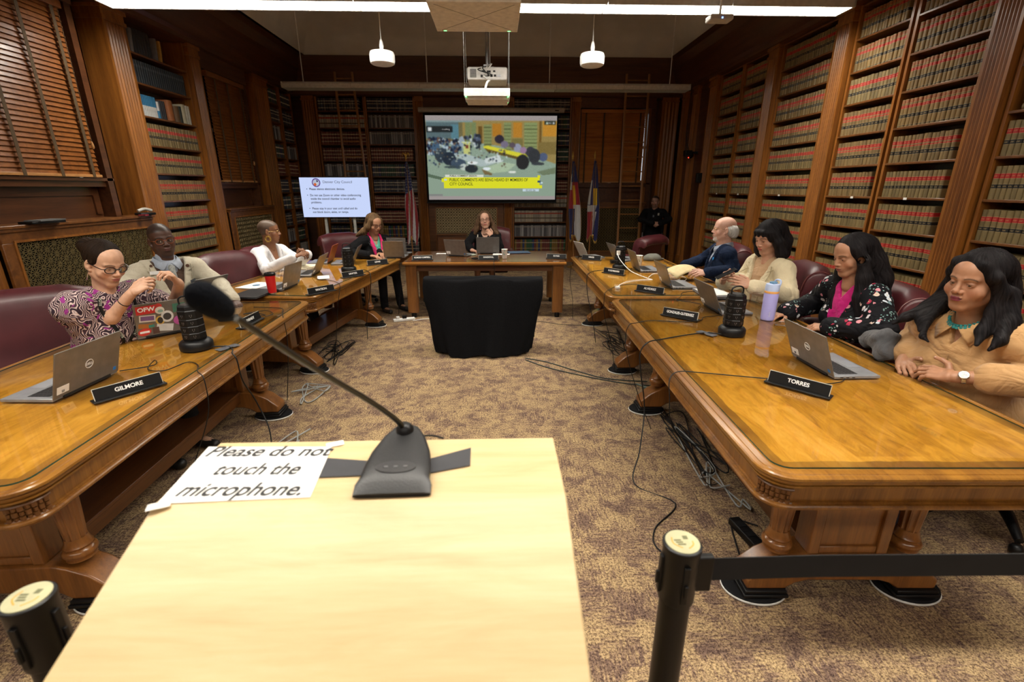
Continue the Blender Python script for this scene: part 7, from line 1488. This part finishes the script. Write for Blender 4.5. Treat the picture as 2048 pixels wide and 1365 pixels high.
c_ = thing('side_chair', 'dark chair under the officer in the far right corner', 'chair', (3.46, 10.66, 0), math.radians(-112-90)); MB().box(-.24, .24, -.22, .22, .52, .57).build('seat', BLK, c_, bevel=.015); MB().box(-.24, .24, -.30, -.25, .62, 1.0).build('backrest', BLK, c_, bevel=.02)
for sx in (-1, 1):
    for sy in (-1, 1): MB().box(sx*.21-.015, sx*.21+.015, sy*.20-.015, sy*.20+.015, 0, .53 if sy > 0 else .70).build('leg', GREY, c_)
# 7 man in navy
r7 = person('navy', 'white-haired man in navy blazer holding papers, looking towards the head table', (2.42, 5.06, 1.256), 172, (166, 0, 0), -4, 1.06, False, 1.05, (.56, .33, .25), dict(nose=1.25, scalp=((.45, .42, .38), .0), beard=((.55, .52, .48), .75, -.070), browc=(.4, .37, .33), brow=.6, lips=(.42, .2, .17), shade=.2), dict(L=dict(e=(2.46, 4.80, .86), w=(2.13, 4.72, .85), f=(-.95, -.1, .05), n=(.1, -.6, .7), curl=.5), R=dict(e=(2.38, 5.42, .88), w=(2.08, 5.18, .85), f=(-.8, -.5, .0), n=(0, .5, .8), curl=.5)),
    dict(name='blazer', mat=fabric('navy_blazer', (.007, .014, .036), .85), e=.020, neck=(.085, -.38, .03, .0, .004), lapel=(.045, .010), fold=.006), dict(name='shirt', mat=fabric('grey_blue_shirt', (.26, .30, .38)), e=.006), pants=(.35, .28, .18), hres=.0036)
lapels(r7, fabric('navy_seam', (.02, .03, .06)), .085, -.38)
collar_flaps(r7, MATS['grey_blue_shirt'], .078); WHH = hairmat('white_hair', (.34, .33, .31), (.62, .60, .57), .6)
hair(r7, 'hair', [('e', (0, -.050, -.002), (.092, .078, .066)), ('e', (.052, -.080, -.02), (.040, .048, .058)), ('e', (-.052, -.080, -.02), (.040, .048, .058)), ('e', (0, -.105, -.028), (.058, .036, .060))], WHH, .0035, .0016, cut=[((0, .055, .0), (.13, .070, .12), .008), ((0, .01, .122), (.1, .13, .066), .008), ((.09, -.003, -.02), (.03, .022, .035)), ((-.09, -.003, -.02), (.03, .022, .035))], nf=30, wave=2)
hair(r7, 'beard', [('e', (0, .078, -.100), (.022, .016, .018)), ('c', (-.02, .088, -.048), (.02, .088, -.048), .006, .006)], WHH, .0035, .0012, lo=(-.06, .03, -.14), hi=(.06, .13, -.03)); glasses(r7, mat('gold_frames', (.6, .42, .2)), 1.0, .75, .0013)
badge(r7, -.11, -.13, .032, .032, mat('blue_pin', (.03, .25, .60), .3), 'lapel_pin', 0, True, .004)
# 8 woman in the cream blazer
r8 = person('creamblazer', 'woman in cream blazer with black bob and fringe looking down at a phone', (2.25, 3.90, 1.288), 190, (196, 20, 0), 6, 1.08, True, 1.15, (.50, .27, .175), dict(face=1.05, lips=(.45, .09, .07), eye=.0018, lip=1.15), dict(L=dict(e=(2.27, 3.52, .87), w=(1.90, 3.42, .975), f=(-.86, .30, .38), n=(-.25, -.80, .55), curl=.35), R=dict(e=(2.20, 4.12, .88), w=(1.80, 3.66, .965), f=(-.35, -.65, .62), n=(-.6, .75, -.2), curl=.75)),
    dict(name='blazer', mat=fabric('cream_blazer', (.62, .53, .35), .85), e=.018, neck=(.12, -.40, .03, .0, .004), lapel=(.05, .011), fold=.006), dict(name='shell_top', mat=fabric('camel_top', (.46, .29, .16)), e=.006), pants=(.48, .40, .26), hres=.0034, handres=.0028)
lapels(r8, fabric('blazer_seam', (.38, .31, .18)), .12, -.40, .055)
BLH = hairmat('black_hair', (.004, .0035, .004), (.020, .017, .018), .33)
hair(r8, 'hair', [('e', (0, -.022, .042), (.088, .106, .092)), ('ch', [(-.072, .015, .05), (-.098, .01, -.03), (-.102, .0, -.12), (-.10, .01, -.17)], [.032, .036, .040, .02]), ('ch', [(.072, .015, .05), (.098, .01, -.03), (.102, .0, -.12), (.10, .01, -.17)], [.032, .036, .040, .02]), ('ch', [(0, -.09, .03), (0, -.11, -.08), (0, -.11, -.17)], [.07, .075, .055]), ('c', (-.035, .076, .068), (-.040, .086, .044), .018, .007), ('c', (.035, .076, .068), (.040, .086, .044), .018, .007), ('c', (0, .082, .072), (0, .093, .046), .018, .007), ('c', (.058, .052, .055), (.066, .050, .0), .018, .010), ('c', (-.058, .052, .055), (-.066, .050, .0), .018, .010)], BLH, .0038, .003, lo=(-.17, -.22, -.26), cut=[((0, .112, -.050), (.056, .075, .092), .004)])
ph = thing('phone', 'black smartphone held by the woman in the cream blazer', 'phone', (1.745, 3.52, 1.055), 0, rot=(math.radians(30), math.radians(0), math.radians(-100))); MB().box(-.037, .037, -.077, .077, -.004, .004).build('body', BLK, ph, bevel=.002); MB().box(-.034, .034, -.073, .073, .004, .0045).build('screen', SCRN, ph)
# 9 woman in the floral jacket
r9 = person('floral', 'woman in black floral jacket with long black hair and hoop earring', (2.32, 3.03, 1.258), 184, (184, 18, 2), 13, 1.06, True, 1.08, (.42, .215, .125), dict(lips=(.30, .10, .085), eye=.0022), dict(L=dict(e=(2.30, 2.62, .86), w=(2.18, 2.90, .805), f=(-.75, .6, -.1), n=(-.1, -.3, .9), curl=.55), R=dict(e=(2.40, 3.38, .86), w=(2.10, 3.26, .81), f=(-.9, -.15, -.15), n=(0, 0, 1), curl=.4)),
    dict(name='jacket', mat=floralprint(), e=.020, se=.012, sl=1, neck=(.11, -.42, .03, .0, .004), fold=.007), dict(name='pink_top', mat=fabric('magenta_top', (.50, .006, .16), .7), e=.006, neck=(.07, -.09, .03, 0, .003)), pants=(.02, .02, .025), hres=.0032, handres=.0026, res=.008)
hair(r9, 'hair', [('e', (0, -.024, .042), (.086, .104, .092)), ('ch', [(-.070, .015, .05), (-.094, .0, -.03), (-.105, .02, -.13), (-.12, .06, -.24), (-.15, .10, -.34)], [.030, .032, .042, .046, .028]), ('ch', [(.070, .01, .05), (.090, -.02, -.03), (.105, -.01, -.13), (.10, .05, -.25), (.06, .11, -.33)], [.030, .030, .040, .044, .020]), ('ch', [(0, -.09, .03), (0, -.12, -.08), (0, -.14, -.2), (.0, -.12, -.36)], [.07, .078, .085, .07])], BLH, .0038, .0028, lo=(-.22, -.26, -.44), hi=(.2, .18, .16), cut=[((0, .118, -.024), (.064, .080, .093), .010), ((-.094, .012, -.02), (.028, .026, .034))])
for s in (-1, 1): m = MB(); m.torus((s*.086, -.008, -.072), .027, .0022, 28, 6, RZ(PI/2)); on_head(r9, m, 'hoop_earring', GOLDJ, smooth=60)
def band(R_, i, q, r, w_, m_, name, face=None):
    a = R_['A'][i]; c = a[2]+(a[1]-a[2])*q; ax = Vector(a[2]-a[1]).normalized(); M = Matrix.Translation(c) @ ax.to_track_quat('Z', 'Y').to_matrix().to_4x4(); b = MB(M); n = 24; b.rings([[((r+e)*math.cos(2*PI*k/n), (r+e)*.9*math.sin(2*PI*k/n), z) for k in range(n)] for z, e in ((-w_/2, 0), (-w_/2, .003), (w_/2, .003), (w_/2, 0))], closed=True); o = b.build(name, m_, R_['o'], smooth=40)
    if face:
        d = Vector(face[0]).normalized(); d = (d-ax*d.dot(ax)).normalized(); M2 = Matrix.Translation(Vector(c)+d*(r+.002)) @ d.to_track_quat('Z', 'Y').to_matrix().to_4x4(); b = MB(M2)
        if face[1] == 'round': b.lathe([(0, -.004), (.021, -.004), (.021, .004), (.018, .007), (0, .007)], 28)
        else: b.box(-.018, .018, -.021, .021, -.004, .006)
        f = b.build('watch_case', face[2], R_['o'], smooth=40)
        if face[1] == 'round':
            b = MB(M2); b.lathe([(0, .0071), (.0165, .0071), (.0165, .0078), (0, .0078)], 28); b.build('watch_dial', mat('watch_dial', (.62, .62, .60), .3), R_['o'])
            b = MB(M2); b.box(-.0008, .0008, -.002, .012, .0079, .0084); b.box(-.002, .009, -.0008, .0008, .0079, .0084)
            for k in range(3): b.torus((.007*math.cos(k*2.1), .007*math.sin(k*2.1), .0080), .0035, .0005, 12, 4, Matrix.Rotation(PI/2, 4, 'X'))
            b.build('watch_hands', GREY, R_['o'])
band(r9, 0, .12, .028, .022, BLK, 'watch_strap', ((-.4, -.6, .7), 'box', mat('watch_screen', (.03, .03, .035), .15))); band(r9, 1, .10, .029, .007, BLK, 'wristband')
# 10 woman in the tan shirt, nearest right
TANS = fabric('tan_cotton', (.46, .265, .115), .85, 300, .05, wr=.45)
r10 = person('tan', 'woman in tan shirt with long black hair and folded hands, nearest right', (2.245, 2.115, 1.262), 192, (193, 6, -2), 12, 1.12, True, 1.24, (.37, .185, .105), dict(face=1.14, lips=(.22, .035, .07), eye=.0030, lip=1.1, nose=1.12, gaze=(-.2, 1, -.35)), dict(L=dict(e=(2.46, 1.72, .90), w=(2.14, 1.99, .830), f=(-.36, .93, -.05), n=(-.50, -.25, .80), curls=(.30, .33, .36, .42), spread=.03, thumb=(.45, .75, .35), nail=(.62, .42, .36), cuff=.32), R=dict(e=(2.50, 2.56, .92), w=(2.15, 2.28, .803), f=(-.50, -.84, -.02), n=(-.35, .25, .88), curls=(.5, .55, .6, .6), thumb=(.5, .7, .3), nail=(.62, .42, .36), cuff=.2)),
    dict(name='shirt', mat=TANS, e=.018, se=.012, neck=(.055, -.10, .03, .0, .004), fold=.011, extra=[]), pants=(.02, .02, .03), hres=.0027, handres=.0020, res=.0075)
collar_flaps(r10, TANS, .082, .09, .075, .045)
hair(r10, 'hair', [('e', (0, -.026, .044), (.089, .107, .094)), ('ch', [(.010, .040, .108), (.060, .036, .080), (.088, .012, .03), (.096, -.022, -.05)], [.014, .018, .018, .020]), ('ch', [(.010, .040, .108), (-.046, .052, .084), (-.082, .030, .035), (-.094, -.008, -.03), (-.098, .0, -.11), (-.10, .05, -.185), (-.12, .10, -.225)], [.012, .016, .020, .028, .032, .024, .008]), ('ch', [(.085, -.03, .03), (.104, -.04, -.06), (.118, -.02, -.14), (.13, .05, -.20), (.10, .10, -.235)], [.03, .040, .044, .028, .008]), ('ch', [(.10, -.04, -.08), (.15, .0, -.16), (.20, .06, -.21), (.22, .10, -.24)], [.035, .032, .020, .007]), ('ch', [(0, -.09, .03), (.0, -.12, -.06), (.0, -.14, -.16), (.0, -.14, -.27)], [.075, .082, .085, .06]), ('ch', [(-.09, -.05, -.05), (-.14, -.01, -.14), (-.165, .05, -.20), (-.16, .09, -.235)], [.04, .032, .020, .007]), ('ch', [(.085, .0, -.10), (.10, .07, -.20), (.07, .12, -.25), (.035, .13, -.262)], [.018, .015, .010, .004])], BLH, .0034, .0024, lo=(-.28, -.26, -.36), hi=(.28, .2, .17), cut=[((.004, .122, -.018), (.072, .084, .102), .010)], nf=60)
m = MB(); q = random.Random(9)
for k in range(16):
    a = PI*(k/15)+0; p = bk_(r10, .066*math.cos(a), .030+.078*math.sin(a), .012-.028*math.sin(a)); m.sphere(tuple(p), .0105, 8, (1, 1, .9)); m.sphere(tuple(p+r10['U']*.012), .008, 6)
m.build('turquoise_necklace', mat('turquoise', (.02, .20, .20), .4, var=.7, sc=90), r10['o'], smooth=60)
for u_, ex in ((-.17, 0), (-.255, 0), (-.34, 0)): f = surf(r10, .0, u_); b = flat_on(r10, .0, u_, .014, .014, mat('pearl_button', (.75, .72, .66), .25), 'button', 0, None, f+.003, True)
pts = [bk_(r10, -.016, surf(r10, -.016, u_)+.002, u_) for u_ in (-.14, -.20, -.26, -.32, -.38, -.44)]; b = MB(); b.tube([tuple(p) for p in pts], .0025, 5, 4, .5); b.build('placket_edge', fabric('tan_seam', (.36, .20, .085)), r10['o'])
band(r10, 0, .09, .030, .016, STEEL, 'watch_strap', ((-.55, -.55, .6), 'round', STEEL)); 
def ring_on(R_, i, fi, st, m_):
    t = R_['tips'][i][fi]; W_ = R_['A'][i][2]; p = t+(W_-t)*.48+np.array((0, 0, .008)); b = MB(); b.sphere(tuple(p), .0085, 10, (1, 1, .8)); b.build('ring_stone' if st else 'ring', m_, R_['o'], smooth=60)
ring_on(r10, 0, 2, True, mat('turquoise_stone', (.12, .45, .38), .25)); ring_on(r10, 1, 0, True, mat('silver_jewellery', (.7, .7, .7)))
# grey coat lying over the chair arm between the two women
g = Grid((-.35, -.22, -.12), (.35, .22, .16), .008); g.chain([arr(-.28, .10, -.02), arr(-.10, .04, .02), arr(.06, .0, .03), arr(.22, -.02, .07), arr(.28, -.05, .02)], [.03, .045, .05, .06, .05], .03); g.chain([arr(-.1, .10, -.04), arr(.1, .06, .0), arr(.24, .03, .02)], [.04, .05, .05], .03)
X, Y, Z_ = g.ax[0][:, None, None], g.ax[1][None, :, None], g.ax[2][None, None, :]; g.D += (.006*np.sin(X*40+Y*60+3*np.sin(Z_*30))).astype(F32); V_, Q = g.mesh(); o = link('coat', np_mesh('coat', V_, Q, fabric('grey_wool', (.075, .075, .080), .95))); o.location = (2.24, 2.66, .79); o.rotation_euler = (0, 0, math.radians(-100)); tag(o, 'grey coat sleeve heaped between the floral jacket woman and the tan shirt woman', 'coat')
# papers held by the man in navy
rows = []
for j in range(9):
    v = j/8; rows.append([(-.16+.32*i/8, -.10+.20*v, .035*math.sin(PI*i/8)*(1-.3*v)+.02*math.sin(PI*v)) for i in range(9)])
m = MB(); m.grid(rows); o = m.build('folded_papers', mat('buff_paper', (.56, .45, .24), .7), smooth=80); o.location = (1.93, 4.86, .845); o.rotation_euler = (.25, -.15, math.radians(25)); sd = o.modifiers.new('thickness', 'SOLIDIFY'); sd.thickness = .006; tag(o, 'buff papers held by the man in the navy blazer over the table edge', 'papers')
